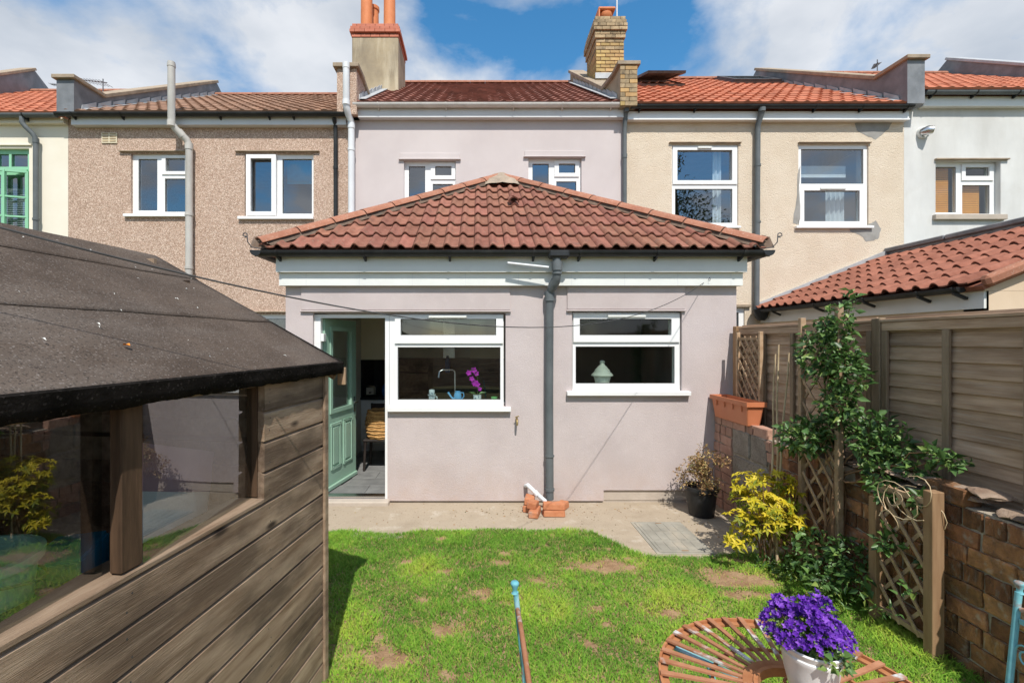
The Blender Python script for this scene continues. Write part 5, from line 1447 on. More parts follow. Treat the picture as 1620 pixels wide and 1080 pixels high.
# far gable boards, back wall, near end
for k in range(20):
    zz = 0.005 + k * BH
    half = SWID if zz < 1.62 else None
    t = max(0, (zz + BH * 0.5 - 1.66) / 0.70)
    if t >= 0.95: break
    a = -SWID + t * SWID / 2 + 0.02; b = -0.014 - t * SWID / 2
    sput(MB().box(a, b, -0.004, 0.016, zz, zz + BH - 0.003), 'gable_board', 'shed_wood')
sput(MB().box(-SWID, -SWID + 0.02, -SLEN, -0.005, 0, 1.68), 'back_wall', 'shed_wood')
sput(MB().box(-SWID + 0.02, -0.013, -SLEN, -SLEN + 0.02, 0, 1.68), 'end_wall', 'shed_wood')
sput(MB().box(-SWID + 0.02, -0.013, -SLEN + 0.02, -0.005, 0.02, 0.05), 'shed_floor', 'shed_wood')
sput(MB().box(0.0195, 0.034, -0.012, 0.022, 0, 1.7).box(-0.04, 0.0195, 0.0165, 0.03, 0, 1.7), 'corner_trim', 'shed_wood')
# window sill ledge, posts, panes
zb = 0.005 + math.floor((SILL_Z + 0.07 - 0.005) / BH) * BH
sput(MB().box(-0.12, 0.019, -SLEN + 0.1, W_END, zb, zb + 0.018), 'window_ledge', 'shed_wood', bevel=0.003)
for (ya, yb) in ((-1.205, -1.10), (-1.98, -1.89)):
    sput(MB().box(-0.028, 0.012, ya + 0.032, yb, zb + 0.023, 1.69), 'window_post', 'shed_post', bevel=0.004)
for (ya, yb) in ((-1.10, W_END), (-1.89, -1.173), (-2.65, -1.95)):
    far = 0.010 - 0.085 * (yb - ya)
    sput(MB().quad((0.010, ya, zb + 0.02), (far, yb, zb + 0.02), (far, yb, 1.69), (0.010, ya, 1.69)), 'pane', 'pane_shed', fix=False)
sput(MB().box(-0.06, -0.013, W_END - 0.004, W_END + 0.03, zb + 0.023, 1.69), 'window_stud', 'shed_post')
sput(MB().box(-0.05, 0.0, -SLEN, 0.0, 1.66, 1.70), 'eaves_rail', 'shed_wood')
# roof: boards under felt
EVX = 0.045; EVZ0, EVZ1 = 1.668, 1.727
APX, APZ = -SWID / 2, 2.36
YF, YN = 0.16, -SLEN - 0.08
rise = (APZ - EVZ1) / (EVX - APX)
def roofline(x):
    return APZ - abs(x - APX) * rise
deck = MB().prism([(EVX - 0.012, EVZ1 - 0.02), (APX, APZ - 0.02), (2 * APX - EVX + 0.012, EVZ1 - 0.02), (2 * APX - EVX + 0.012, EVZ1 - 0.036), (APX, APZ - 0.036), (EVX - 0.012, EVZ1 - 0.036)], 1, YN + 0.01, YF - 0.012)
roofd = sput(deck, 'roof_deck', 'shed_wood')
def felt(xa, xb, lift, name='felt_sheet', seed=0):
    nx_, ny_ = 16, 60
    vs, fs_ = [], []
    for j in range(ny_ + 1):
        y = YN + (YF - YN) * j / ny_
        for i in range(nx_ + 1):
            x = xa + (xb - xa) * i / nx_
            n = mnoise.noise(Vector((x * 3, y * 1.6, 0.3))) * 0.006 + mnoise.noise(Vector((x * 9, y * 5, 1.7))) * 0.002
            edge = 0.004 * mnoise.noise(Vector((y * 6, seed * 3.1, 1))) if i in (0, nx_) else 0
            vs.append((x + edge, y, roofline(x) + lift + n))
    for j in range(ny_):
        for i in range(nx_):
            a = j * (nx_ + 1) + i
            fs_.append((a, a + 1, a + nx_ + 2, a + nx_ + 1))
    o = MB().add(vs, fs_).build(name, 'felt', roofd, smooth=60, loc=SC, rot=SE)
    sm = o.modifiers.new('thick', 'SOLIDIFY'); sm.thickness = 0.004; sm.offset = 1
    return o
felt(EVX, -0.42, 0.0, seed=1)
felt(-0.385, -0.92, 0.0045, seed=2)
felt(-0.87, -1.45, 0.009, seed=3)
felt(2 * APX - EVX, -1.40, 0.0, seed=4)
# felt folded down over the eaves and the gable end
vs, fs_ = [], []
J = 160
for j in range(J + 1):
    y = YN + (YF - YN) * j / J
    n1_, n2_ = mnoise.noise(Vector((y * 4, 0, 0))) * 0.006 + mnoise.noise(Vector((y * 19, 0, 5))) * 0.004, mnoise.noise(Vector((y * 7, 2, 0))) * 0.010 + mnoise.noise(Vector((y * 23, 2, 3))) * 0.007
    vs += [(EVX - 0.004, y, EVZ1 + 0.009), (EVX + 0.012 + n1_ * 0.5, y, EVZ1 + 0.004), (EVX + 0.009 + n1_, y, EVZ1 - 0.03), (EVX + 0.006 - n1_, y, EVZ0 + n2_)]
for j in range(J):
    for k in range(3): fs_.append((4 * j + k, 4 * j + k + 1, 4 * j + 5 + k, 4 * j + 4 + k))
o = MB().add(vs, fs_).build('felt_fold', 'felt_edge', roofd, smooth=50, loc=SC, rot=SE)
sm = o.modifiers.new('thick', 'SOLIDIFY'); sm.thickness = 0.012; sm.offset = -1
gab = MB()
for (x0, x1) in ((EVX, APX), (2 * APX - EVX, APX)):
    gab.add([(x0, YF, roofline(x0) + 0.008), (x1, YF, roofline(x1) + 0.008), (x1, YF + 0.008, roofline(x1) - 0.06), (x0, YF + 0.008, roofline(x0) - 0.06)], [(0, 1, 2, 3)])
o = gab.build('felt_fold', 'felt_edge', roofd, loc=SC, rot=SE)
sm = o.modifiers.new('thick', 'SOLIDIFY'); sm.thickness = 0.012; sm.offset = 0
sput(MB().bar((EVX - 0.02, YF - 0.02, EVZ1 - 0.055), (APX, YF - 0.02, APZ - 0.055), 0.018, 0.085), 'barge_board', 'shed_wood')
sput(MB().box(EVX - 0.035, EVX + 0.012, YF + 0.015, YF + 0.036, 1.60, 1.70), 'fascia_end', 'trellis_wood', bevel=0.003)
# fallen petals and a leaf on the felt
fr = random.Random(8)
mb = MB()
for i in range(30):
    x, y = fr.uniform(-1.05, 0.02), fr.uniform(-1.6, 0.1)
    s = fr.uniform(0.003, 0.008)
    a = fr.uniform(0, 6.28)
    c, sn_ = math.cos(a) * s, math.sin(a) * s
    zz = [roofline(x + q) + 0.028 + (0.008 if x < -0.4 else 0) + (0.006 if x < -0.88 else 0) for q in (c, -sn_ * 0.5, -c, sn_ * 0.5)]
    mb.add([(x + c, y + sn_, zz[0] - 0.004), (x - sn_ * 0.5, y + c * 0.5, zz[1]), (x - c, y - sn_, zz[2] - 0.004), (x + sn_ * 0.5, y - c * 0.5, zz[3])], [(0, 1, 2, 3)])
o = sput(mb, 'fallen_petals', 'flake_white', None); props(o, 'tiny pale petals and specks scattered over the shed roof felt', 'petals', kind='stuff')
x, y = -0.13, -1.02
o = sput(MB().add([(x - 0.014, y, roofline(x) + 0.02), (x, y + 0.010, roofline(x) + 0.026), (x + 0.014, y, roofline(x) + 0.018), (x, y - 0.010, roofline(x) + 0.026)], [(0, 1, 2, 3)]), 'fallen_leaf', 'leaf_orange', None)
props(o, 'single small orange leaf lying on the shed roof', 'leaf')
# contents of the shed behind the glass
def sloc(x, y, z): return SM @ Vector((x, y, z))
bench = sput(MB().box(-0.62, -0.12, -2.5, -0.10, 0.94, 0.98).box(-0.60, -0.55, -2.4, -2.35, 0.05, 0.94).box(-0.60, -0.55, -0.2, -0.15, 0.05, 0.94).box(-0.14, -0.09, -0.2, -0.15, 0.05, 0.94), 'workbench', 'shed_wood', None)
props(bench, 'rough wooden bench under the windows inside the shed', 'bench')
b0 = sloc(-0.31, -1.33, 0.98)
t = thing('bucket', b0, 'green plastic bucket behind the nearer shed window', 'bucket')
MB().lathe([(0.001, 0.004), (0.125, 0.004), (0.155, 0.27), (0.168, 0.275), (0.170, 0.30), (0.155, 0.302), (0.15, 0.28), (0.12, 0.015), (0.001, 0.015)], b0, 32).build('body', 'bucket_green', t, smooth=40)
MB().tube([b0 + Vector((0.172 * math.cos(a), 0.172 * math.sin(a), 0.26 - 0.05 * math.sin(max(0, min(math.pi, a + 0.4))))) for a in [(-0.4 + math.pi * q / 12) for q in range(13)]], 0.004, 6).build('handle', 'plastic_grey', t, smooth=60)
def flatbox(name, mat, c, sx, sy, sz, rot, parent=None, bevel=0.01):
    me = bevel_box_mesh(name, mat, sx, sy, sz, bevel, seg=2)
    return place(name, me, parent, c, rot)
bx = sloc(-0.40, -0.98, 1.07)
o = flatbox('storage_box', 'box_blue', bx, 0.16, 0.26, 0.17, (0, 0, 0.4)); props(o, 'blue box on the shed bench beside the window post', 'box')
# bag of compost leaning against the far pane
bagc = sloc(-0.10, -0.92, 1.24)
t = thing('compost_bag', sloc(-0.12, -0.9, 0.90), 'pink and white printed plastic sack leaning behind the far shed pane', 'sack')
vs, fs_ = [], []
for j in range(13):
    for i in range(11):
        u, v = i / 10, j / 12
        y = -0.88 + 0.36 * u; zz = 0.98 + 0.50 * v
        bul = 0.05 * math.sin(math.pi * u) * math.sin(math.pi * v) + 0.012 * mnoise.noise(Vector((u * 7, v * 9, 2)))
        vs.append(tuple(sloc(-0.24 + bul - 0.02 * v, y + 0.10 * (v - 0.5) , zz - 0.12 * u)))
for j in range(12):
    for i in range(10): fs_.append((j * 11 + i, j * 11 + i + 1, j * 11 + i + 12, j * 11 + i + 11))
f_white = [f for q, f in enumerate(fs_) if 3 <= q // 10 <= 7]
f_pink = [f for q, f in enumerate(fs_) if not 3 <= q // 10 <= 7]
for nm, ff, mt in (('sack_body', f_pink, 'bag_pink'), ('sack_print', f_white, 'bag_white')):
    o = MB().add(vs, ff).build(nm, mt, t, smooth=60)
    bm = bmesh.new(); bm.from_mesh(o.data); bmesh.ops.delete(bm, geom=[v for v in bm.verts if not v.link_faces], context='VERTS'); bm.to_mesh(o.data); bm.free()
# grey scoop hanging at the back
t = thing('garden_scoop', sloc(-0.5, -1.5, 1.0), 'grey plastic scoop standing behind the green bucket', 'scoop')
MB().lathe([(0.001, 0.9), (0.10, 0.905), (0.13, 1.02), (0.12, 1.02), (0.09, 0.92)], sloc(-0.5, -1.12, 0.08), 18).build('bowl', 'plastic_grey', t, smooth=40)
MB().tube([sloc(-0.5, -1.2, 1.06), sloc(-0.5, -1.3, 1.23), sloc(-0.5, -1.32, 1.36), sloc(-0.5, -1.25, 1.41)], 0.02, 8).build('handle', 'plastic_grey', t, smooth=50)

# =================================================================== garden wall and fence on the right
WX = 2.70
gw = thing('garden_wall', (WX + 0.1, 3.2, 0), 'old brown brick garden wall with a broken top along the right side', 'wall')
WY0, WY1 = 1.15, 5.215
core = MB().box(WX + 0.014, WX + 0.20, WY0, WY1, -0.05, 0.93).build('mortar_bed', 'garden_mortar', gw)
bms = []
for s in range(7):
    bm = bmesh.new()
    bmesh.ops.create_cube(bm, size=1)
    for v in bm.verts: v.co = Vector((v.co.x * 0.10, v.co.y * 0.215, v.co.z * 0.088))
    bmesh.ops.subdivide_edges(bm, edges=[e for e in bm.edges if abs(e.verts[0].co.y - e.verts[1].co.y) > 0.1], cuts=2)
    bmesh.ops.bevel(bm, geom=[e for e in bm.edges if e.calc_face_angle(0) > 1], offset=0.005, segments=1, affect='EDGES', clamp_overlap=True)
    q = random.Random(40 + s)
    for v in bm.verts:
        v.co += Vector((q.uniform(-0.005, 0.004), q.uniform(-0.004, 0.004), q.uniform(-0.004, 0.004)))
    me = bpy.data.meshes.new('garden_brick'); bm.to_mesh(me); bm.free()
    bms.append(me)
bmg, bmp = [], []
for me in bms:
    a = me.copy(); a.materials.append(MATS['brick_garden']); bmg.append(a)
    b = me.copy(); b.materials.append(MATS['brick_pink']); bmp.append(b)
wr = random.Random(21)
CO = 0.1035
for c in range(10):
    z = 0.045 + c * CO
    y = WY0 + wr.uniform(-0.1, 0.0)
    header = c % 3 == 2
    while y < WY1 - 0.02:
        ln = (0.105 if header or wr.random() < 0.22 else 0.215) + wr.uniform(-0.012, 0.012)
        y1 = min(y + ln, WY1)
        far = y > 4.05
        # the top course is broken away in places
        if c == 9 and not far and (mnoise.noise(Vector((y * 2.1, 3, 0))) > -0.15 or wr.random() < 0.3): y = y1 + 0.012; continue
        if c == 8 and 2.9 < y < 3.5 and wr.random() < 0.6: y = y1 + 0.012; continue
        if far and y > 4.25 and 3 <= c <= 8 and y < 5.1 and y < 4.85:   # concrete blocks here
            y = max(y1, 4.86) + 0.0; continue
        me = (bmp if far else bmg)[wr.randrange(7)]
        place('brick', me, gw, (WX + 0.05 + wr.uniform(-0.004, 0.004), (y + y1) / 2, z + wr.uniform(-0.004, 0.004)),
              (wr.uniform(-0.02, 0.02), wr.uniform(-0.02, 0.02), wr.uniform(-0.03, 0.03)), (1, (y1 - y - 0.001) / 0.215, 1.05))
        y = y1 + 0.013
blk = bevel_box_mesh('block', 'concrete_block', 0.10, 0.36, 0.29, 0.012, 0.004, 9, cuts=0)
for (y, z) in ((4.46, 0.51), (4.46, 0.82), (4.70, 0.21)):
    pass
for (ya, yb, za, zb_) in ((4.26, 4.84, 0.36, 0.66), (4.26, 4.52, 0.67, 0.94), (4.535, 4.84, 0.67, 0.94)):
    place('block', blk, gw, (WX + 0.045, (ya + yb) / 2, (za + zb_) / 2), (0, 0, 0), (1, (yb - ya - 0.012) / 0.36, (zb_ - za - 0.012) / 0.29))
# broken coping: flat pieces of mortar and stone along the top
for i in range(34):
    y = 1.3 + i * 0.082 + wr.uniform(-0.03, 0.03)
    bm = bmesh.new()
    bmesh.ops.create_icosphere(bm, subdivisions=2, radius=1)
    for v in bm.verts:
        n = mnoise.noise(v.co * 1.3 + Vector((i * 3.1, 0, 0)))
        v.co = v.co * (1 + 0.45 * n)
        v.co = Vector((v.co.x * 0.085, v.co.y * 0.075, v.co.z * 0.017))
    me = bpy.data.meshes.new('coping_rubble'); bm.to_mesh(me); bm.free()
    me.materials.append(MATS['rubble'])
    place('coping_rubble', me, gw, (WX + 0.07 + wr.uniform(-0.02, 0.03), y, 0.965 + wr.uniform(-0.02, 0.035) + (0.03 if mnoise.noise(Vector((y * 2.1, 3, 0))) < -0.15 else 0)), (wr.uniform(-0.25, 0.25), wr.uniform(-0.2, 0.2), wr.uniform(-0.5, 0.5)))

fence = thing('garden_fence', (2.95, 3.3, 0), 'grey brown lapped panel fence standing behind the brick wall', 'fence')
FX = 2.915
fr = random.Random(31)
panels = [(5.06, 3.35), (3.27, 1.52), (1.44, 0.2)]
for (ya, yb) in panels:
    n = 13
    for k in range(n):
        z0 = 0.80 + k * 0.0925
        h = 0.118
        j0, j1 = fr.uniform(-0.004, 0.004), fr.uniform(-0.004, 0.004)
        x0, x1 = FX + 0.004, FX + 0.022
        me = MB().add([(x0 - 0.006, yb, z0 + j0), (x0 - 0.006, ya, z0 + j1), (x0 + 0.012, ya, z0 + h), (x0 + 0.012, yb, z0 + h),
                       (x1 - 0.006, yb, z0 + j0), (x1 - 0.006, ya, z0 + j1), (x1 + 0.008, ya, z0 + h), (x1 + 0.008, yb, z0 + h)],
                      [(0, 1, 2, 3), (7, 6, 5, 4), (0, 4, 5, 1), (1, 5, 6, 2), (2, 6, 7, 3), (3, 7, 4, 0)])
        me.build('fence_board', 'fence_wood', fence)
    MB().box(FX - 0.022, FX - 0.004, yb, ya, 1.925, 1.985).build('top_rail', 'fence_wood', fence, bevel=0.003)
    MB().box(FX - 0.028, FX + 0.036, yb - 0.005, ya + 0.005, 1.987, 2.008).build('capping', 'fence_wood', fence, bevel=0.003)
    nbt = 4
    for k in range(nbt + 1):
        y = yb + 0.025 + (ya - yb - 0.05) * k / nbt
        MB().box(FX - 0.026, FX - 0.005, y - 0.022, y + 0.022, 0.78, 1.924).build('batten', 'fence_post', fence, bevel=0.003)
for (y, mt) in ((5.13, 'fence_post_new'), (3.31, 'fence_post'), (1.48, 'fence_post')):
    MB().box(FX - 0.03, FX + 0.06, y - 0.036, y + 0.036, 0.0, 2.02).build('post', mt, fence, bevel=0.005)

# trellises
def trellis(y0, y1, z0, z1, x, sp, label, post=0.032, w_=0.02, posth=(0, 0), tmat='trellis_wood', top=True, bottom=True, footr=0.0):
    t = thing('trellis', (x, (y0 + y1) / 2, 0 if z0 < 0.5 else z0), label, 'trellis')
    for (y, ex) in ((y0, posth[0]), (y1, posth[1])):
        MB().box(x - post * 0.6, x + post * 0.6, y - post / 2, y + post / 2, footr if z0 < 0.5 else z0, z1 + ex).build('post', 'fence_post_new' if post > 0.04 else tmat, t, bevel=0.003)
    ya, yb = y0 + post / 2 + 0.001, y1 - post / 2 - 0.001
    if bottom: MB().bar((x, ya, z0 + 0.02), (x, yb, z0 + 0.02), 0.022, 0.03).build('rail', tmat, t)
    if top: MB().bar((x, ya, z1 - 0.02), (x, yb, z1 - 0.02), 0.022, 0.03).build('rail', tmat, t)
    W_, H_ = yb - ya, z1 - z0
    for sgn, xo in ((1, -0.009), (-1, 0.009)):
        c = -H_ * 1.0
        while c < W_ + H_:
            # line: y = ya + c + s, z = z0 + s*1.0 (or mirrored), clipped to the panel
            pts = []
            k = 1.25
            for (yy) in (0, W_):
                s = (yy - c) if sgn > 0 else (c - yy)
                zz = s * k
                if -1e-6 <= zz <= H_: pts.append((yy, zz))
            for zz in (0, H_):
                yy = c + (zz / k if sgn > 0 else -zz / k)
                if 0 < yy < W_: pts.append((yy, zz))
            pts = sorted(set((round(a, 4), round(b, 4)) for a, b in pts))
            if len(pts) >= 2:
                a, b = pts[0], pts[-1]
                if math.hypot(a[0] - b[0], a[1] - b[1]) > 0.05:
                    MB().bar((x + xo, ya + a[0], z0 + a[1]), (x + xo, ya + b[0], z0 + b[1]), 0.008 if True else w_, w_, up=Vector((0, -(b[1] - a[1]), b[0] - a[0]))).build('lath', tmat, t)
            c += sp
    return t
trellis(2.62, 2.99, 0.10, 0.93, 2.62, 0.125, 'short diamond trellis with thick posts in front of the near brick wall', post=0.058, w_=0.021, posth=(0.06, -0.10))
trellis(3.32, 3.70, 0.16, 1.98, 2.63, 0.15, 'tall diamond trellis carrying the climbing plant', post=0.036, w_=0.021, posth=(0.12, 0.06))
trellis(4.58, 4.98, 1.16, 1.90, 2.84, 0.10, 'small diamond trellis fixed above the orange trough', post=0.03, w_=0.018, posth=(0.05, 0.05))
# terracotta trough on the wall
tr0 = Vector((2.735, 4.83, 1.005))
t = thing('planter_trough', tr0, 'orange terracotta coloured trough sitting on the far end of the brick wall', 'planter')
def tro(y0, y1, x0, x1, z): return [(tr0.x + x0, tr0.y + y0, tr0.z + z), (tr0.x + x1, tr0.y + y0, tr0.z + z), (tr0.x + x1, tr0.y + y1, tr0.z + z), (tr0.x + x0, tr0.y + y1, tr0.z + z)]
vs = tro(-0.31, 0.31, -0.065, 0.065, 0) + tro(-0.345, 0.345, -0.085, 0.085, 0.215) + tro(-0.325, 0.325, -0.07, 0.07, 0.215) + tro(-0.30, 0.30, -0.055, 0.055, 0.03)
fs_ = [(0, 3, 2, 1)]
for a in (0, 4, 8):
    for k in range(4): fs_.append((a + k, a + (k + 1) % 4, a + 4 + (k + 1) % 4, a + 4 + k))
fs_.append((12, 13, 14, 15))
MB().add(vs, fs_).build('body', 'terracotta_plastic', t, bevel=0.008)
rim = MB()
for (y0, y1, x0, x1) in ((-0.36, 0.36, -0.10, -0.086), (-0.36, 0.36, 0.086, 0.10), (-0.36, -0.346, -0.0855, 0.0855), (0.346, 0.36, -0.0855, 0.0855)):
    rim.box(tr0.x + x0, tr0.x + x1, tr0.y + y0, tr0.y + y1, tr0.z + 0.20, tr0.z + 0.245)
rim.build('rim', 'terracotta_plastic', t)
for i in range(4):
    yy = tr0.y - 0.24 + i * 0.16
    MB().box(tr0.x - 0.094, tr0.x - 0.086, yy - 0.012, yy + 0.012, tr0.z + 0.14, tr0.z + 0.199).build('rib', 'terracotta_plastic', t)
MB().box(tr0.x - 0.068, tr0.x + 0.068, tr0.y - 0.322, tr0.y + 0.322, tr0.z + 0.15, tr0.z + 0.18).build('soil', 'soil', t)

# canes leaning by the wall
for i, (a, b, d0, d1, lab) in enumerate((((1218, 880), (1226, 560), 3.75, 3.85, 'tall pale bamboo cane, the leftmost, rising from the yellow shrub'),
                               ((1228, 885), (1231, 545), 3.72, 3.80, 'tallest bamboo cane standing in the yellow shrub'),
                               ((1222, 890), (1248, 558), 3.76, 3.72, 'grey cane leaning right behind the yellow shrub'))):
    p0, p1 = at(a[0], a[1], d0), at(b[0], b[1], d1)
    p0.z = 0.0
    pts = [p0 + (p1 - p0) * k / 8 + Vector((0.006 * math.sin(k * 1.7 + i), 0, 0)) for k in range(9)]
    o = MB().tube(pts, [0.011 - 0.0006 * k for k in range(9)], 7).build('cane', 'cane', None, smooth=60)
    props(o, lab, 'cane', 'canes beside the yellow shrub')

# =================================================================== yard furniture and small things
# drain cover
mc = thing('drain_cover', (1.8, 4.3, 0), 'grey rectangular metal drain cover set in the concrete', 'drain cover')
mx0, mx1, my0, my1 = 1.555, 2.065, 3.96, 4.66
MB().box(mx0, mx1, my0, my1, -0.02, 0.006).build('frame', 'manhole', mc, bevel=0.002)
MB().box(mx0 + 0.03, mx1 - 0.03, my0 + 0.03, my1 - 0.03, 0.0062, 0.012).build('plate', 'manhole', mc, bevel=0.002)
for j in range(3):
    for k in range(5):
        x = mx0 + 0.06 + k * 0.082; y = my0 + 0.06 + j * 0.20
        MB().box(x, x + 0.062, y, y + 0.17, 0.0122, 0.0155).build('tread_plate', 'manhole', mc, bevel=0.0015)
for y in (my0 + 0.045, my1 - 0.05):
    MB().box(1.79, 1.85, y - 0.008, y + 0.008, 0.0123, 0.0135).build('lifting_slot', 'soil', mc)
# loose bricks round the gully
lb = bevel_box_mesh('loose_brick', 'brick_loose', 0.215, 0.10, 0.068, 0.008, 0.004, 5)
specs = [((846, 815), 4.86, 0.034, R(75), 0, 'leftmost loose brick lying flat beside the gully', 1.0),
         ((838, 800), 5.02, 0.034, R(70), 0, 'loose brick against the wall under the waste pipe end', 1.0),
         ((838, 800), 5.03, 0.103, R(80), 0.12, 'loose brick tilted on top of the left pair', 0.8),
         ((843, 800), 4.90, 0.098, R(68), 0.1, 'half brick resting on the leftmost loose brick', 0.55),
         ((876, 818), 4.84, 0.034, R(2), 0, 'pale brick lying at the foot of the downpipe', 1.0),
         ((876, 800), 4.85, 0.103, R(-2), 0, 'sooty brick on top of the pale one at the downpipe', 1.0),
         ((888, 800), 5.02, 0.034, R(60), 0, 'loose brick right of the downpipe shoe', 1.0)]
for (px_, d_, z_, rz_, tl_, lab, sx_) in specs:
    x_ = (px_[0] - VX) / F * d_
    o = place('loose_brick', lb, None, (x_, d_, z_), (tl_, 0, rz_), (sx_ * 1.05, 1.05, 1)); props(o, lab, 'brick', 'loose bricks round the gully')

# clothes line from the corner of the extension over the shed
pts = []
for i in range(61):
    tt = 1.18 * i / 60
    pts.append((2.60 - 3.86 * tt, 5.2 - 4.0 * tt, 2.54 - 0.39 * tt - 4 * 0.385 * tt * (1 - tt)))
o = MB().tube(pts, 0.0032, 6).build('clothes_line', 'wire', None, smooth=60)
props(o, 'thin dark clothes line sagging from the extension across the garden', 'clothes line')
hk = Vector((2.60, 5.14, 2.55))
o = MB().tube([hk, hk + Vector((0, -0.02, 0.02)), hk + Vector((0.0, -0.035, 0.0)), hk + Vector((0, -0.02, -0.02))], 0.004, 6).build('line_hook', 'metal_dark', pink, smooth=60)

# round slatted table
TX, TY, TZ, TR = 1.0, 1.41, 0.75, 0.412
tab = thing('garden_table', (TX, TY, 0), 'round rusty metal table with radial slats at the bottom of the picture', 'table')
tab['label'] = 'round rusty metal garden table with radial slats and flaking paint'
def ring(mb, r0, r1, z0, z1, n=48):
    vs, fs_ = [], []
    for k in range(n):
        a = 2 * math.pi * k / n
        for (r, z) in ((r0, z0), (r1, z0), (r1, z1), (r0, z1)):
            vs.append((TX + r * math.cos(a), TY + r * math.sin(a), z))
    for k in range(n):
        j = (k + 1) % n
        for q in range(4): fs_.append((4 * k + q, 4 * j + q, 4 * j + (q + 1) % 4, 4 * k + (q + 1) % 4))
    return mb.add(vs, fs_)
ring(MB(), TR - 0.008, TR, TZ - 0.034, TZ - 0.004).build('rim', 'rust', tab, smooth=40)
ring(MB(), TR - 0.03, TR - 0.009, TZ - 0.022, TZ - 0.014).build('rim_strip', 'rust', tab, smooth=40)
ring(MB(), 0.128, 0.158, TZ - 0.018, TZ + 0.004).build('hub_ring', 'rust', tab, smooth=40)
ring(MB(), 0.115, 0.1275, TZ - 0.022, TZ + 0.008).build('hub_ring', 'rust', tab, smooth=40)
ring(MB(), 0.24, 0.25, TZ - 0.022, TZ - 0.014).build('brace_ring', 'rust', tab, smooth=40)
n = 40
sl_me = MB().add([(0.15, -0.0065, -0.0035), (TR - 0.004, -0.0098, -0.0035), (TR - 0.004, 0.0098, -0.0035), (0.15, 0.0065, -0.0035),
                  (0.15, -0.0065, 0.003), (TR - 0.004, -0.0098, 0.003), (TR - 0.004, 0.0098, 0.003), (0.15, 0.0065, 0.003)],
                 [(0, 3, 2, 1), (4, 5, 6, 7), (0, 1, 5, 4), (1, 2, 6, 5), (2, 3, 7, 6), (3, 0, 4, 7)]).mesh('slat', 'rust_slat')
for k in range(n):
    place('slat', sl_me, tab, (TX, TY, TZ), (rr.uniform(-0.02, 0.02), rr.uniform(-0.006, 0.006), 2 * math.pi * (k + 0.35) / n))
for k in range(5):     # scrolled centre
    a0 = 2 * math.pi * k / 5
    pts = []
    for j in range(14):
        a = j * 0.5
        r = 0.028 - 0.0014 * j
        pts.append((TX + 0.07 * math.cos(a0) + r * math.cos(a + a0), TY + 0.07 * math.sin(a0) + r * math.sin(a + a0), TZ - 0.01))
    MB().tube(pts, 0.005, 6).build('scroll', 'rust', tab, smooth=60)
for k in range(4):
    a = R(45) + k * R(90)
    c, s = math.cos(a), math.sin(a)
    MB().tube([(TX + 0.27 * c, TY + 0.27 * s, TZ - 0.03), (TX + 0.22 * c, TY + 0.22 * s, 0.55), (TX + 0.12 * c, TY + 0.12 * s, 0.36), (TX + 0.20 * c, TY + 0.20 * s, 0.14), (TX + 0.31 * c, TY + 0.31 * s, 0.0)], 0.011, 8).build('leg', 'paint_teal', tab, smooth=60)
    MB().bar((TX + 0.10 * c, TY + 0.10 * s, TZ - 0.03), (TX + 0.39 * c, TY + 0.39 * s, TZ - 0.03), 0.025, 0.006).build('arm', 'paint_teal', tab)

# two painted metal chairs
def chair(x, y0, y1, facing, label, lean=0.05, ztop=1.0):
    t = thing('garden_chair', (x + facing * 0.2, (y0 + y1) / 2, 0), label, 'chair', 'blue painted metal garden chairs')
    def bk(y, z): return Vector((x - facing * lean * (z - 0.45) / 0.48, y, z))
    for y in (y0, y1):
        MB().tube([bk(y, 0.0) + Vector((-facing * 0.03, 0, 0)), bk(y, 0.45), bk(y, ztop - 0.03)], 0.0098, 10).build('back_post', 'paint_teal', t, smooth=50)
        MB().lathe([(0.0125, -0.034), (0.0085, -0.028), (0.008, -0.02), (0.0145, -0.004), (0.0155, 0.002), (0.012, 0.007), (0.001, 0.009)], bk(y, ztop), 12).build('finial', 'paint_teal', t, smooth=60)
    ym = (y0 + y1) / 2
    def arch(zb, h, n=12, ins=0.012):
        return [bk(y0 + ins + (y1 - y0 - 2 * ins) * k / n, zb + h * math.sin(math.pi * k / n)) for k in range(n + 1)]
    q = arch(ztop - 0.085, 0.05)
    MB().tube(q, 0.008, 8).build('top_rail', 'rust_slat', t, smooth=60)
    mb = MB()
    q = arch(ztop - 0.125, 0.0)
    mb.bar(q[0], q[-1], 0.008, 0.016).build('cross_rail', 'paint_teal', t)
    MB().bar(bk(y0 + 0.012, 0.50), bk(y1 - 0.012, 0.50), 0.008, 0.016).build('cross_rail', 'paint_teal', t)
    for k in range(1, 7):
        y = y0 + (y1 - y0) * k / 7
        MB().tube([bk(y, 0.505), bk(y, ztop - 0.13)], 0.006, 6).build('spindle', 'paint_teal', t, smooth=60)
    for y in (y0 + 0.036, y1 - 0.036):
        pts = []
        for j in range(22):
            a = j * 0.42
            r = 0.042 - 0.0014 * j
            pts.append(bk(y, ztop - 0.235) + Vector((0.0, r * math.cos(a) * 0.7, r * math.sin(a))))
        MB().tube(pts, 0.003, 6).build('scroll', 'paint_teal', t, smooth=60)
    for k in range(7):
        xx = x + facing * (0.02 + k * 0.06)
        MB().box(xx - 0.02, xx + 0.02, y0, y1, 0.445, 0.452).build('seat_slat', 'rust_slat', t)
    for y in (y0 + 0.01, y1 - 0.01):
        MB().bar((x, y, 0.435), (x + facing * 0.41, y, 0.435), 0.012, 0.018).build('seat_rail', 'paint_teal', t)
        MB().tube([(x + facing * 0.38, y, 0.43), (x + facing * 0.40, y, 0.0)], 0.011, 8).build('leg', 'paint_teal', t, smooth=60)
    return t
chair(0.185, 1.06, 1.60, 1, 'blue painted metal chair left of the round table, seen edge on')
chair(1.845, 1.13, 1.60, -1, 'blue painted metal chair at the right edge beside the brick wall')
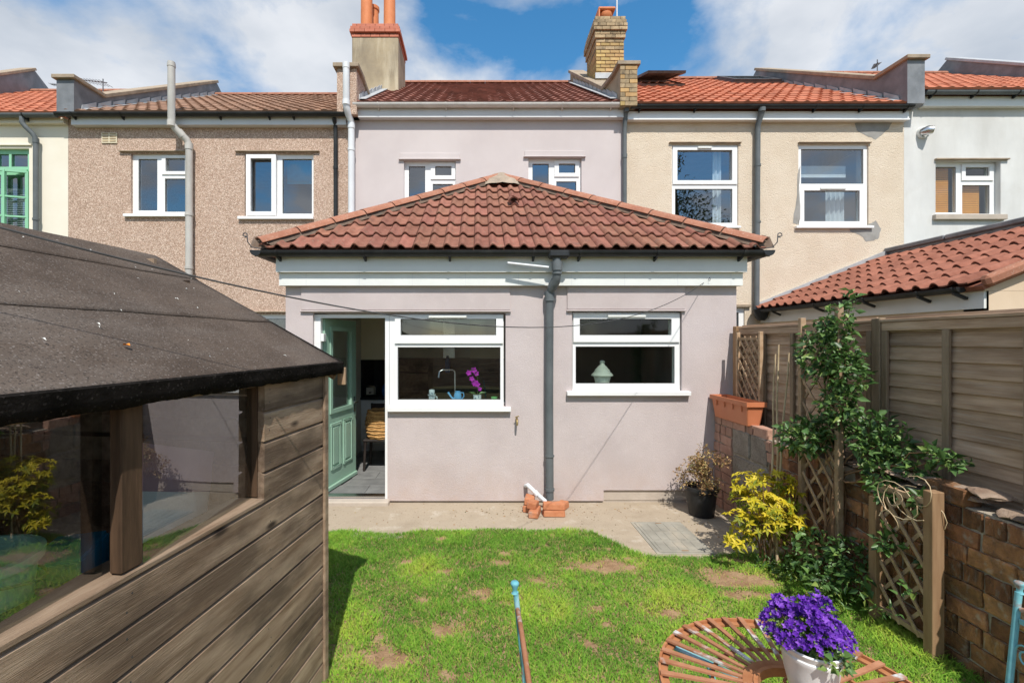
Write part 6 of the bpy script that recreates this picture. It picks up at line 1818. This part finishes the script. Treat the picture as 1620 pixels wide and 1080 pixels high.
# =================================================================== plants
def blob_leaves(name, blobs, mat, parent, size, width, zb=0.3, rnd=(0, 1), shell=0.55, seed_bias=0.0, droop=0.2, outward=0.6):
    P, D, U, Ls, Rn = [], [], [], [], []
    for (c, rx, ry, rz, n) in blobs:
        d = rand_dirs(n)
        r = (shell + (1 - shell) * rng.random(n)) ** 0.8
        p = np.array([c]) + d * np.array([[rx, ry, rz]]) * r[:, None]
        P.append(p)
        dd = unit(d * outward + rng.normal(size=(n, 3)) * 0.6)
        D.append(dd)
        u = rng.normal(size=(n, 3)) * 0.5 + np.array([[0.05, -0.35, 0.8]]); U.append(u)
        Ls.append(size * (0.42 + 1.15 * rng.random(n) ** 1.4))
        Rn.append(np.clip(rnd[0] + (rnd[1] - rnd[0]) * rng.random(n), 0, 1))
    P, D, U, Ls, Rn = map(np.concatenate, (P, D, U, Ls, Rn))
    return place(name, leaf_mesh(name, P, D, U, Ls, Ls * width, mat, Rn, droop=droop), parent)

def sprig_leaves(name, blobs, mat, parent, size, width, k=6):
    # leaves in small whorls, yellower towards the top with sunlit tops painted in
    P, D, U, Ls, Rn = [], [], [], [], []
    for (c, rx, ry, rz, n) in blobs:
        m_ = max(3, int(n / k * 0.95))
        d = rand_dirs(m_, 0.5)
        r = 0.55 + 0.5 * rng.random(m_)
        p = np.array([c]) + d * np.array([[rx, ry, rz]]) * r[:, None]
        ax = unit(d * np.array([[0.7, 0.7, 0.4]]) + np.array([[0, -0.25, 0.75]]) + 0.35 * rng.normal(size=(m_, 3)))
        t1 = unit(np.cross(ax, rng.normal(size=(m_, 3)))); t2 = np.cross(ax, t1)
        sun_tone = np.clip(0.22 + 0.45 * d[:, 2] + 0.5 * rng.random(m_), 0, 1)
        for j in range(k):
            a = 2 * np.pi * j / k + 0.5 * rng.random(m_)
            dd = t1 * np.cos(a)[:, None] + t2 * np.sin(a)[:, None] + ax * 0.25
            P.append(p); D.append(dd); U.append(ax)
            Ls.append(size * (0.6 + 0.6 * rng.random(m_)))
            Rn.append(np.clip(sun_tone + 0.15 * rng.normal(size=m_), 0.05, 1))
    P, D, U, Ls, Rn = map(np.concatenate, (P, D, U, Ls, Rn))
    return place(name, leaf_mesh(name, P, D, U, Ls, Ls * width, mat, Rn, droop=0.25), parent)
def vert(v): return (v.x, v.y, v.z)
# climber on the tall trellis
cl = thing('climbing_plant', at(1300, 900, 3.45), 'dark green leafy climber growing up the tall trellis by the wall', 'climber')
B = []
def bl(x, y, d, rx, ry, rd, n): B.append((vert(at(x, y, d)), rx / F * d, rd, ry / F * d, n))
bl(1300, 560, 3.42, 36, 50, 0.16, 480)
bl(1325, 515, 3.34, 26, 34, 0.10, 220)
bl(1345, 480, 3.40, 10, 22, 0.05, 40)
bl(1338, 590, 3.28, 30, 50, 0.12, 420)
bl(1328, 640, 3.28, 28, 36, 0.12, 240)
bl(1275, 690, 3.50, 42, 30, 0.15, 420)
bl(1320, 680, 3.45, 34, 34, 0.14, 260)
bl(1382, 690, 3.15, 34, 40, 0.12, 280)
bl(1395, 740, 3.05, 34, 36, 0.10, 190)
bl(1425, 700, 3.0, 18, 30, 0.08, 70)
bl(1480, 720, 2.75, 20, 14, 0.07, 60)
bl(1512, 732, 2.65, 20, 12, 0.06, 50)
bl(1450, 745, 2.85, 20, 14, 0.07, 60)
bl(1400, 775, 2.95, 26, 16, 0.08, 90)
bl(1290, 870, 3.35, 40, 34, 0.14, 210)
bl(1345, 880, 3.15, 38, 34, 0.12, 150)
bl(1300, 915, 3.15, 40, 22, 0.10, 130)
bl(1365, 910, 3.05, 26, 28, 0.10, 70)
bl(1405, 855, 2.85, 18, 22, 0.05, 60)
bl(1465, 900, 2.70, 12, 16, 0.04, 22)
bl(1430, 930, 2.72, 14, 14, 0.04, 16)
bl(1455, 790, 2.72, 16, 16, 0.05, 30)
o = blob_leaves('foliage', B, 'leaf_climber', cl, 0.05, 0.56, rnd=(0.0, 0.92), shell=0.3); o['kind'] = 'stuff'
# the largest leaves one by one
lr = random.Random(77)
lms = []
for s in range(3):
    q = random.Random(s)
    vs, fs_ = [(0, 0, 0)], []
    K = 5
    for k in range(1, K + 1):
        u = k / K
        wv = 0.30 * math.sin(math.pi * min(u, 0.999) ** 0.75) + 0.0
        zc = -0.12 * u * u + 0.03 * math.sin(3 * u)
        if k < K: vs += [(u, -wv, zc + 0.09 * wv * 4), (u, 0, zc), (u, wv, zc + 0.09 * wv * 4)]
        else: vs.append((u, 0, zc))
    fs_ += [(0, 1, 2), (0, 2, 3)]
    for k in range(K - 2):
        a = 1 + 3 * k
        fs_ += [(a, a + 3, a + 4, a + 1), (a + 1, a + 4, a + 5, a + 2)]
    a = 1 + 3 * (K - 2)
    fs_ += [(a, a + 3, a + 1), (a + 1, a + 3, a + 2)]
    lms.append(MB().add(vs, fs_).mesh('leaf', 'leaf_climber_piece', smooth=60, fix=False))
for i in range(280):
    c, rx, rd, rz, n = B[lr.choices(range(len(B)), [b[4] for b in B])[0]]
    d = Vector((lr.gauss(0, 1), -abs(lr.gauss(0, 0.9)), lr.gauss(0, 1))).normalized()
    p = Vector(c) + Vector((d.x * rx, d.y * rd, d.z * rz)) * lr.uniform(0.75, 1.08)
    s = lr.uniform(0.035, 0.062)
    place('leaf', lms[i % 3], cl, p, (lr.uniform(-0.7, 0.7), lr.uniform(-0.4, 0.7), lr.uniform(0, 6.28)), (s, s * lr.uniform(0.8, 1.1), s))
# stems
def stem(pts, r0, r1, mat='stem', parent=cl, n=6):
    k = len(pts)
    MB().tube(pts, [r0 + (r1 - r0) * i / (k - 1) for i in range(k)], n).build('stem', mat, parent, smooth=60)
def wob(a, b, n, amp, q):
    return [a + (b - a) * k / n + Vector((q.uniform(-amp, amp), q.uniform(-amp, amp), q.uniform(-amp, amp))) * (0 if k in (0, n) else 1) for k in range(n + 1)]
q = random.Random(4)
root = at(1310, 925, 3.35); root.z = 0
for (x, y, d) in ((1345, 480, 3.4), (1330, 540, 3.38), (1300, 540, 3.45), (1270, 680, 3.5), (1390, 660, 3.15), (1425, 680, 3.0), (1510, 732, 2.66), (1480, 715, 2.75), (1330, 640, 3.35), (1400, 760, 2.95), (1290, 860, 3.3), (1350, 870, 3.15)):
    mid = at(1322, 760, 3.38) if y < 800 else root + Vector((0, 0, 0.2))
    stem(wob(root + Vector((q.uniform(-0.05, 0.05), q.uniform(-0.05, 0.05), 0)), mid + Vector((q.uniform(-0.04, 0.04), q.uniform(-0.04, 0.04), 0)), 5, 0.025, q) + wob(mid, at(x, y, d), 6, 0.03, q)[1:], 0.011, 0.003)
# dry curling tendrils over the short trellis
for i in range(7):
    c = at(1440 + q.uniform(-40, 30), 800 + q.uniform(-25, 30), 2.68)
    r = q.uniform(0.05, 0.11)
    stem([c + Vector((0.01 * math.sin(k), r * math.cos(k * 0.5 + i), r * math.sin(k * 0.5 + i) * 0.9)) for k in range(9)], 0.0028, 0.002, 'cane')

# golden shrub
ys = thing('golden_shrub', (2.42, 3.75, 0), 'bright yellow leaved shrub beside the concrete path', 'shrub')
B = []
yr = random.Random(9)
for (x, y, d, rx, ry, n) in ((1195, 768, 3.8, 34, 20, 260), (1225, 762, 3.75, 26, 18, 160), (1180, 790, 3.75, 26, 16, 170), (1215, 800, 3.65, 40, 20, 300), (1250, 785, 3.75, 22, 26, 150), (1235, 825, 3.65, 34, 20, 240), (1200, 830, 3.65, 30, 18, 160), (1262, 830, 3.6, 14, 14, 70), (1165, 815, 3.7, 14, 10, 60), (1160, 858, 3.65, 15, 8, 70), (1170, 845, 3.7, 14, 10, 40), (1185, 852, 3.7, 14, 10, 40)):
    B.append((vert(at(x, y, d)), rx / F * d, 0.16 * rx / 30, ry / F * d, n))
o = sprig_leaves('foliage', B, 'leaf_yellow', ys, 0.05, 0.40); o['kind'] = 'stuff'
B2 = [(vert(at(1215, 830, 3.85)), 0.30, 0.16, 0.22, 420), (vert(at(1250, 800, 3.9)), 0.18, 0.12, 0.25, 200)]
o = blob_leaves('inner_foliage', B2, 'leaf_yellow', ys, 0.05, 0.4, rnd=(0.0, 0.4), shell=0.2); o['kind'] = 'stuff'
for i in range(11):
    a = Vector((2.42 + yr.uniform(-0.1, 0.12), 3.78 + yr.uniform(-0.06, 0.06), 0))
    b = Vector((2.42 + yr.uniform(-0.28, 0.25), 3.75 + yr.uniform(-0.12, 0.12), yr.uniform(0.45, 0.72)))
    stem(wob(a, b, 5, 0.015, yr), 0.007, 0.003, 'stem', ys)

# low leafy stuff along the wall foot
lg = []
for (x, y, d, rx, ry, n) in ((1255, 900, 3.5, 30, 16, 110), (1215, 890, 3.7, 24, 10, 80), (1320, 940, 3.05, 30, 12, 60), (1390, 960, 2.85, 22, 10, 30)):
    lg.append((vert(at(x, y, d)), rx / F * d, 0.12, ry / F * d, n))
o = blob_leaves('weeds', lg, 'leaf_climber', None, 0.05, 0.3, rnd=(0.15, 1.0), shell=0.2)
props(o, 'low dark weeds growing along the foot of the brick wall', 'weeds', kind='stuff')

# potted azalea
ax, ay = 2.38, 4.86
t = thing('potted_shrub', (ax, ay, 0), 'bronze leaved shrub in a black plastic pot in the corner', 'potted plant')
MB().lathe([(0.001, 0.002), (0.118, 0.002), (0.125, 0.02), (0.155, 0.27), (0.168, 0.272), (0.168, 0.31), (0.155, 0.31), (0.15, 0.27), (0.148, 0.26), (0.001, 0.262)], (ax, ay, 0), 32).build('pot', 'pot_black', t, smooth=40)
B = []
for i in range(26):
    a, r = yr.uniform(0, 6.28), yr.uniform(0.02, 0.23)
    B.append(((ax + r * math.cos(a), ay + r * math.sin(a) * 0.9, 0.35 + yr.uniform(0.0, 0.38 - r * 0.6)), 0.075, 0.075, 0.06, 70))
B.append(((ax + 0.0, ay - 0.15, 0.30), 0.13, 0.04, 0.06, 80))
B.append(((ax - 0.17, ay, 0.36), 0.10, 0.08, 0.09, 110))
o = blob_leaves('foliage', B, 'leaf_azalea', t, 0.026, 0.5, rnd=(0.05, 1.0), shell=0.3); o['kind'] = 'stuff'
for i in range(12):
    stem(wob(Vector((ax + yr.uniform(-0.04, 0.04), ay + yr.uniform(-0.04, 0.04), 0.25)), Vector((ax + yr.uniform(-0.2, 0.2), ay + yr.uniform(-0.18, 0.18), yr.uniform(0.42, 0.62))), 4, 0.02, yr), 0.005, 0.002, 'stem', t)

# purple bellflowers in a white pot on the table
px_, py_ = 1.037, 1.42
t = thing('flower_pot', (px_, py_, TZ), 'white pot of purple bellflowers standing on the round table', 'potted plant')
zb_ = TZ + 0.006
MB().lathe([(0.001, 0), (0.052, 0), (0.058, 0.01), (0.072, 0.07), (0.079, 0.115), (0.081, 0.12), (0.081, 0.128), (0.078, 0.132), (0.085, 0.15), (0.082, 0.155), (0.075, 0.15), (0.07, 0.11), (0.001, 0.11)], (px_, py_, zb_), 40).build('pot', 'pot_white', t, smooth=35)
B = []
for i in range(18):
    a, r = yr.uniform(0, 6.28), yr.uniform(0.02, 0.10)
    B.append(((px_ + r * math.cos(a), py_ + r * math.sin(a), zb_ + 0.15 + yr.uniform(-0.015, 0.05)), 0.04, 0.04, 0.03, 46))
o = blob_leaves('foliage', B, 'leaf_climber', t, 0.020, 0.8, rnd=(0.45, 1.0), shell=0.3); o['kind'] = 'stuff'
vs, fs_, rn = [], [], []
for i in range(560):
    a = yr.uniform(0, 6.28); rad = math.sqrt(yr.random())
    x = px_ + 0.0 + 0.130 * rad * math.cos(a); y = py_ + 0.02 + 0.110 * rad * math.sin(a)
    dome = 0.135 * math.sqrt(max(0, 1 - rad * rad * 0.92)) * (0.78 + 0.5 * mnoise.noise(Vector((x * 16, y * 16, 3.3))))
    z = zb_ + 0.15 + dome * yr.uniform(0.66, 1.15) + 0.02 * mnoise.noise(Vector((x * 30, y * 30, 0)))
    nrm = Vector((x - px_, y - py_ - 0.03, 0.06 + dome * 0.6)).normalized() + Vector((yr.uniform(-0.5, 0.5), yr.uniform(-0.7, 0.3), yr.uniform(-0.3, 0.5)))
    nrm.normalize()
    t1 = nrm.orthogonal().normalized(); t2 = nrm.cross(t1)
    c = Vector((x, y, z)); s = yr.uniform(0.0075, 0.0115); a0 = yr.uniform(0, 6.28); val = yr.random()
    cup = yr.uniform(0.25, 0.9)
    for k in range(5):
        an = a0 + k * 2 * math.pi / 5
        dv = t1 * math.cos(an) + t2 * math.sin(an); sv = -t1 * math.sin(an) + t2 * math.cos(an)
        b = len(vs)
        vs += [tuple(c - nrm * s * 0.5), tuple(c + dv * s * 0.55 + sv * s * 0.36 + nrm * s * cup * 0.35), tuple(c + dv * s * 1.15 + nrm * s * cup * 0.75), tuple(c + dv * s * 0.55 - sv * s * 0.36 + nrm * s * cup * 0.35)]
        fs_ += [b, b + 1, b + 2, b, b + 2, b + 3]
        rn += [min(1, max(0, val * 0.8 + 0.2 * (k % 2)))] * 2
o = place('flowers', np_mesh('flowers', vs, fs_, 3, 'petal', rn), t); o['kind'] = 'stuff'

# =================================================================== lawn
PATCH = [(1.02, 2.72, 0.12, 0.07), (0.58, 3.98, 0.10, 0.06)]
for (x, y, rx, ry, w_) in ((610, 1047, 42, 14, 1.0), (705, 997, 40, 10, 1.0), (965, 897, 55, 12, 1.0), (930, 900, 24, 8, 0.9), (1048, 972, 26, 8, 1.0), (943, 962, 14, 8, 0.9), (790, 893, 22, 6, 0.8), (765, 940, 26, 9, 0.7), (1165, 918, 60, 14, 0.95), (1190, 945, 50, 10, 0.8), (850, 917, 20, 6, 0.8), (930, 1018, 20, 7, 0.7), (1010, 1015, 14, 6, 0.7), (700, 905, 20, 5, 0.6), (800, 955, 14, 6, 0.6), (960, 985, 10, 6, 0.7), (1130, 905, 30, 6, 0.7), (640, 890, 18, 4, 0.6), (895, 1040, 14, 7, 0.5), (700, 1070, 20, 8, 0.5), (1250, 980, 30, 10, 0.8), (1330, 1010, 20, 12, 0.6)):
    d = F * CH / (y - VY); c = at(x, y, d)
    PATCH.append((c.x, c.y, rx / F * d, ry / F * d * d / CH, w_))
PATCH = [p for p in PATCH if len(p) == 5]
pq = random.Random(91)
for i in range(46):
    PATCH.append((pq.uniform(-0.9, 2.5), pq.uniform(1.6, 4.3), pq.uniform(0.02, 0.075), pq.uniform(0.02, 0.06), pq.uniform(0.4, 0.9)))
def lawn_h(x, y):
    return 0.012 * np.sin(1.7 * x + 0.6) * np.cos(1.3 * y) + 0.006 * np.sin(5.1 * x + y * 2.2)
GX0, GX1, GY0, GY1 = -2.6, 2.72, -1.2, 4.6
nx_, ny_ = 90, 90
gx, gy = np.meshgrid(np.linspace(GX0, GX1, nx_), np.linspace(GY0, GY1, ny_))
edge = np.array([[lawn_edge(a) for a in gx[0]]])
gy2 = GY0 + (gy - GY0) / (GY1 - GY0) * (edge - 0.015 - GY0)
gz = lawn_h(gx, gy2) - 0.012 + 0.02
V = np.stack([gx, gy2, gz], -1).reshape(-1, 3)
i = np.arange(ny_ - 1)[:, None] * nx_ + np.arange(nx_ - 1)[None]
Fq = np.stack([i, i + 1, i + nx_ + 1, i + nx_], -1).reshape(-1)
lw = place('lawn_soil', np_mesh('lawn_soil', V, Fq, 4, 'soil')); lw['kind'] = 'structure'
lw.data.polygons.foreach_set('use_smooth', [True] * len(lw.data.polygons))

def vnoise(x, y, sc, seed):
    # cheap smooth value noise
    r2 = np.random.default_rng(seed); T = r2.random((64, 64))
    u, v = x * sc + 100, y * sc + 100
    a, b = np.floor(u).astype(int), np.floor(v).astype(int)
    fu, fv = u - a, v - b
    fu, fv = fu * fu * (3 - 2 * fu), fv * fv * (3 - 2 * fv)
    g_ = lambda p, q_: T[p % 64, q_ % 64]
    return (g_(a, b) * (1 - fu) + g_(a + 1, b) * fu) * (1 - fv) + (g_(a, b + 1) * (1 - fu) + g_(a + 1, b + 1) * fu) * fv
def blades(n, xr, yr_, hmul=1.0):
    x = rng.uniform(*xr, n); y = rng.uniform(*yr_, n)
    le = np.array([lawn_edge(v) for v in np.linspace(xr[0], xr[1], 400)])
    e = np.interp(x, np.linspace(xr[0], xr[1], 400), le)
    keep = y < e + 0.03 * (rng.random(n) - 0.3)
    # shed floor
    lx = (x - SC.x) * sn.x + (y - SC.y) * sn.y
    ly = (x - SC.x) * (-su.x) + (y - SC.y) * (-su.y)
    keep &= ~((lx < 0.0) & (ly < 0.0))
    bare = np.zeros(n)
    wx_ = x + 0.06 * (vnoise(x, y, 9, 3) - 0.5); wy_ = y + 0.06 * (vnoise(x, y, 9, 4) - 0.5)
    for (cx, cy, rx, ry, w_) in PATCH:
        q = np.exp(-(((wx_ - cx) / (rx * 0.95)) ** 2 + ((wy_ - cy) / (ry * 0.95)) ** 2) * 1.0) * w_
        bare = np.maximum(bare, q)
    fine = vnoise(x, y, 13, 5)
    bare2 = np.clip(bare * (0.45 + 1.0 * fine) + 0.55 * np.clip(vnoise(x, y, 5, 21) - 0.72, 0, 1) * 2.2 * fine, 0, 1)
    keep &= rng.random(n) > np.clip((bare2 - 0.22) * 2.4, 0, 0.95)
    keep &= (mn := vnoise(x, y, 6, 8)) * 0.55 + vnoise(x, y, 22, 9) * 0.45 + 0.5 * rng.random(n) > 0.40
    x, y, bare2 = x[keep], y[keep], bare2[keep]
    n = len(x)
    z = lawn_h(x, y) + 0.005
    clump = vnoise(x, y, 7, 12); cl2 = vnoise(x, y, 2.2, 13)
    h = (0.014 + 0.026 * rng.random(n)) * (0.6 + 0.8 * clump) * (1 - 0.45 * bare2) * hmul
    h *= 1 + 0.8 * np.clip((x - 2.3) / 0.35, 0, 1)
    a = rng.random(n) * 6.283
    lean = (0.35 + 1.0 * rng.random(n)) * h
    ld = rng.random(n) * 6.283
    wd = 0.0017 + 0.0017 * rng.random(n)
    base = np.stack([x, y, z], -1)
    side = np.stack([np.cos(a), np.sin(a), 0 * a], -1) * wd[:, None]
    lv = np.stack([np.cos(ld) * lean, np.sin(ld) * lean, 0 * h], -1)
    up = np.stack([0 * h, 0 * h, h], -1)
    mid = base + lv * 0.35 + up * 0.6
    tip = base + lv + up * 0.95
    Vv = np.stack([base - side, base + side, mid + side * 0.75, mid - side * 0.75, tip], 1).reshape(-1, 3)
    i = np.arange(n) * 5
    T = np.stack([i, i + 1, i + 2, i, i + 2, i + 3, i + 3, i + 2, i + 4], 1).reshape(-1)
    val = 0.12 + 0.34 * rng.random(n) + 0.55 * (cl2 - 0.42) + 0.40 * (clump - 0.45) + 0.25 * np.clip(bare2 - 0.1, 0, 1)
    val = np.where(rng.random(n) < 0.05 + 0.55 * bare2, 0.80 + 0.2 * rng.random(n), np.clip(val, 0, 0.78))
    return Vv, T, np.repeat(val, 3)
parts = [blades(230000, (-1.45, 2.70), (1.9, 4.5)), blades(90000, (-0.9, 2.70), (0.7, 1.9)), blades(26000, (-2.6, -1.2), (2.3, 4.5))]
VV, TT, RRn = [], [], []
off = 0
for (v_, t_i, r_) in parts:
    VV.append(v_); TT.append(t_i + off); RRn.append(r_); off += len(v_)
gr = place('grass', np_mesh('grass', np.concatenate(VV), np.concatenate(TT), 3, 'grass', np.concatenate(RRn)))
props(gr, 'short green patchy lawn grass with bare soil showing through', 'grass', kind='stuff')

# crumbs, dead leaves and grit on the concrete
lq = random.Random(55)
vs, fs_, rn = [], [], []
for i in range(520):
    if i % 3 == 0: x, y = lq.gauss(2.3, 0.35), lq.gauss(4.45, 0.25)
    elif i % 3 == 1: x, y = lq.gauss(0.7, 0.5), lq.gauss(4.95, 0.15)
    else: x, y = lq.uniform(-1.8, 2.6), lq.uniform(4.4, 5.2)
    if not (-2.2 < x < 2.66 and lawn_edge(x) - 0.02 < y < 5.2): continue
    s_ = lq.uniform(0.003, 0.011) * (1.4 if i % 7 == 0 else 1)
    a = lq.uniform(0, 6.28); c_, s2 = math.cos(a) * s_, math.sin(a) * s_
    b = len(vs)
    vs += [(x + c_, y + s2, 0.002), (x - s2 * 0.5, y + c_ * 0.5, 0.006), (x - c_, y - s2, 0.003), (x + s2 * 0.5, y - c_ * 0.5, 0.002)]
    fs_ += [b, b + 1, b + 2, b, b + 2, b + 3]; v = lq.random(); rn += [v, v]
o = place('path_litter', np_mesh('path_litter', vs, fs_, 3, 'leaf_azalea', rn))
props(o, 'dead leaves and crumbs of earth scattered over the concrete path', 'litter', kind='stuff')

# =================================================================== behind the camera: what the windows reflect
bf = thing('garden_fence', (0, -7.5, 0), 'tall dark fence across the far end of the garden behind the viewer', 'fence')
for k in range(10):
    MB().box(-9, 12, -7.52, -7.5, 0.05 + k * 0.18, 0.22 + k * 0.18).build('fence_board', 'fence_wood', bf)
def tree(x, y, h, r, label, n=5200, lsize=0.14):
    t = thing('garden_tree', (x, y, 0), label, 'tree', 'trees at the far end of the garden')
    q = random.Random(int(x * 10))
    MB().tube([(x, y, 0), (x + 0.1, y, h * 0.3), (x - 0.05, y + 0.1, h * 0.6), (x, y, h * 0.9)], [0.16, 0.13, 0.09, 0.03], 8).build('trunk', 'bark', t, smooth=60)
    B = []
    for i in range(26):
        a, zz = q.uniform(0, 6.28), q.uniform(0.32, 1.0)
        rr_ = r * math.sin(math.pi * min(1, (zz - 0.22) / 0.85)) * q.uniform(0.3, 1.0)
        c = (x + rr_ * math.cos(a), y + rr_ * math.sin(a), h * zz)
        B.append((c, r * 0.34, r * 0.34, r * 0.30, n // 26))
        MB().tube([(x, y, h * zz * 0.75), ((x + c[0]) / 2, (y + c[1]) / 2, h * zz * 0.9), c], [0.05, 0.03, 0.01], 5).build('limb', 'bark', t)
    o = blob_leaves('crown', B, 'leaf_tree', t, lsize, 0.5, rnd=(0, 1), shell=0.2); o['kind'] = 'stuff'
tree(11.2, -8.5, 12.5, 3.0, 'tall loose tree beyond the garden on the right, behind the viewer', 7000)
tree(-5.5, -12, 7.5, 2.8, 'round tree beyond the garden on the left, behind the viewer')
tree(3.2, -13, 7.0, 3.0, 'broad tree straight behind the viewer beyond the fence')
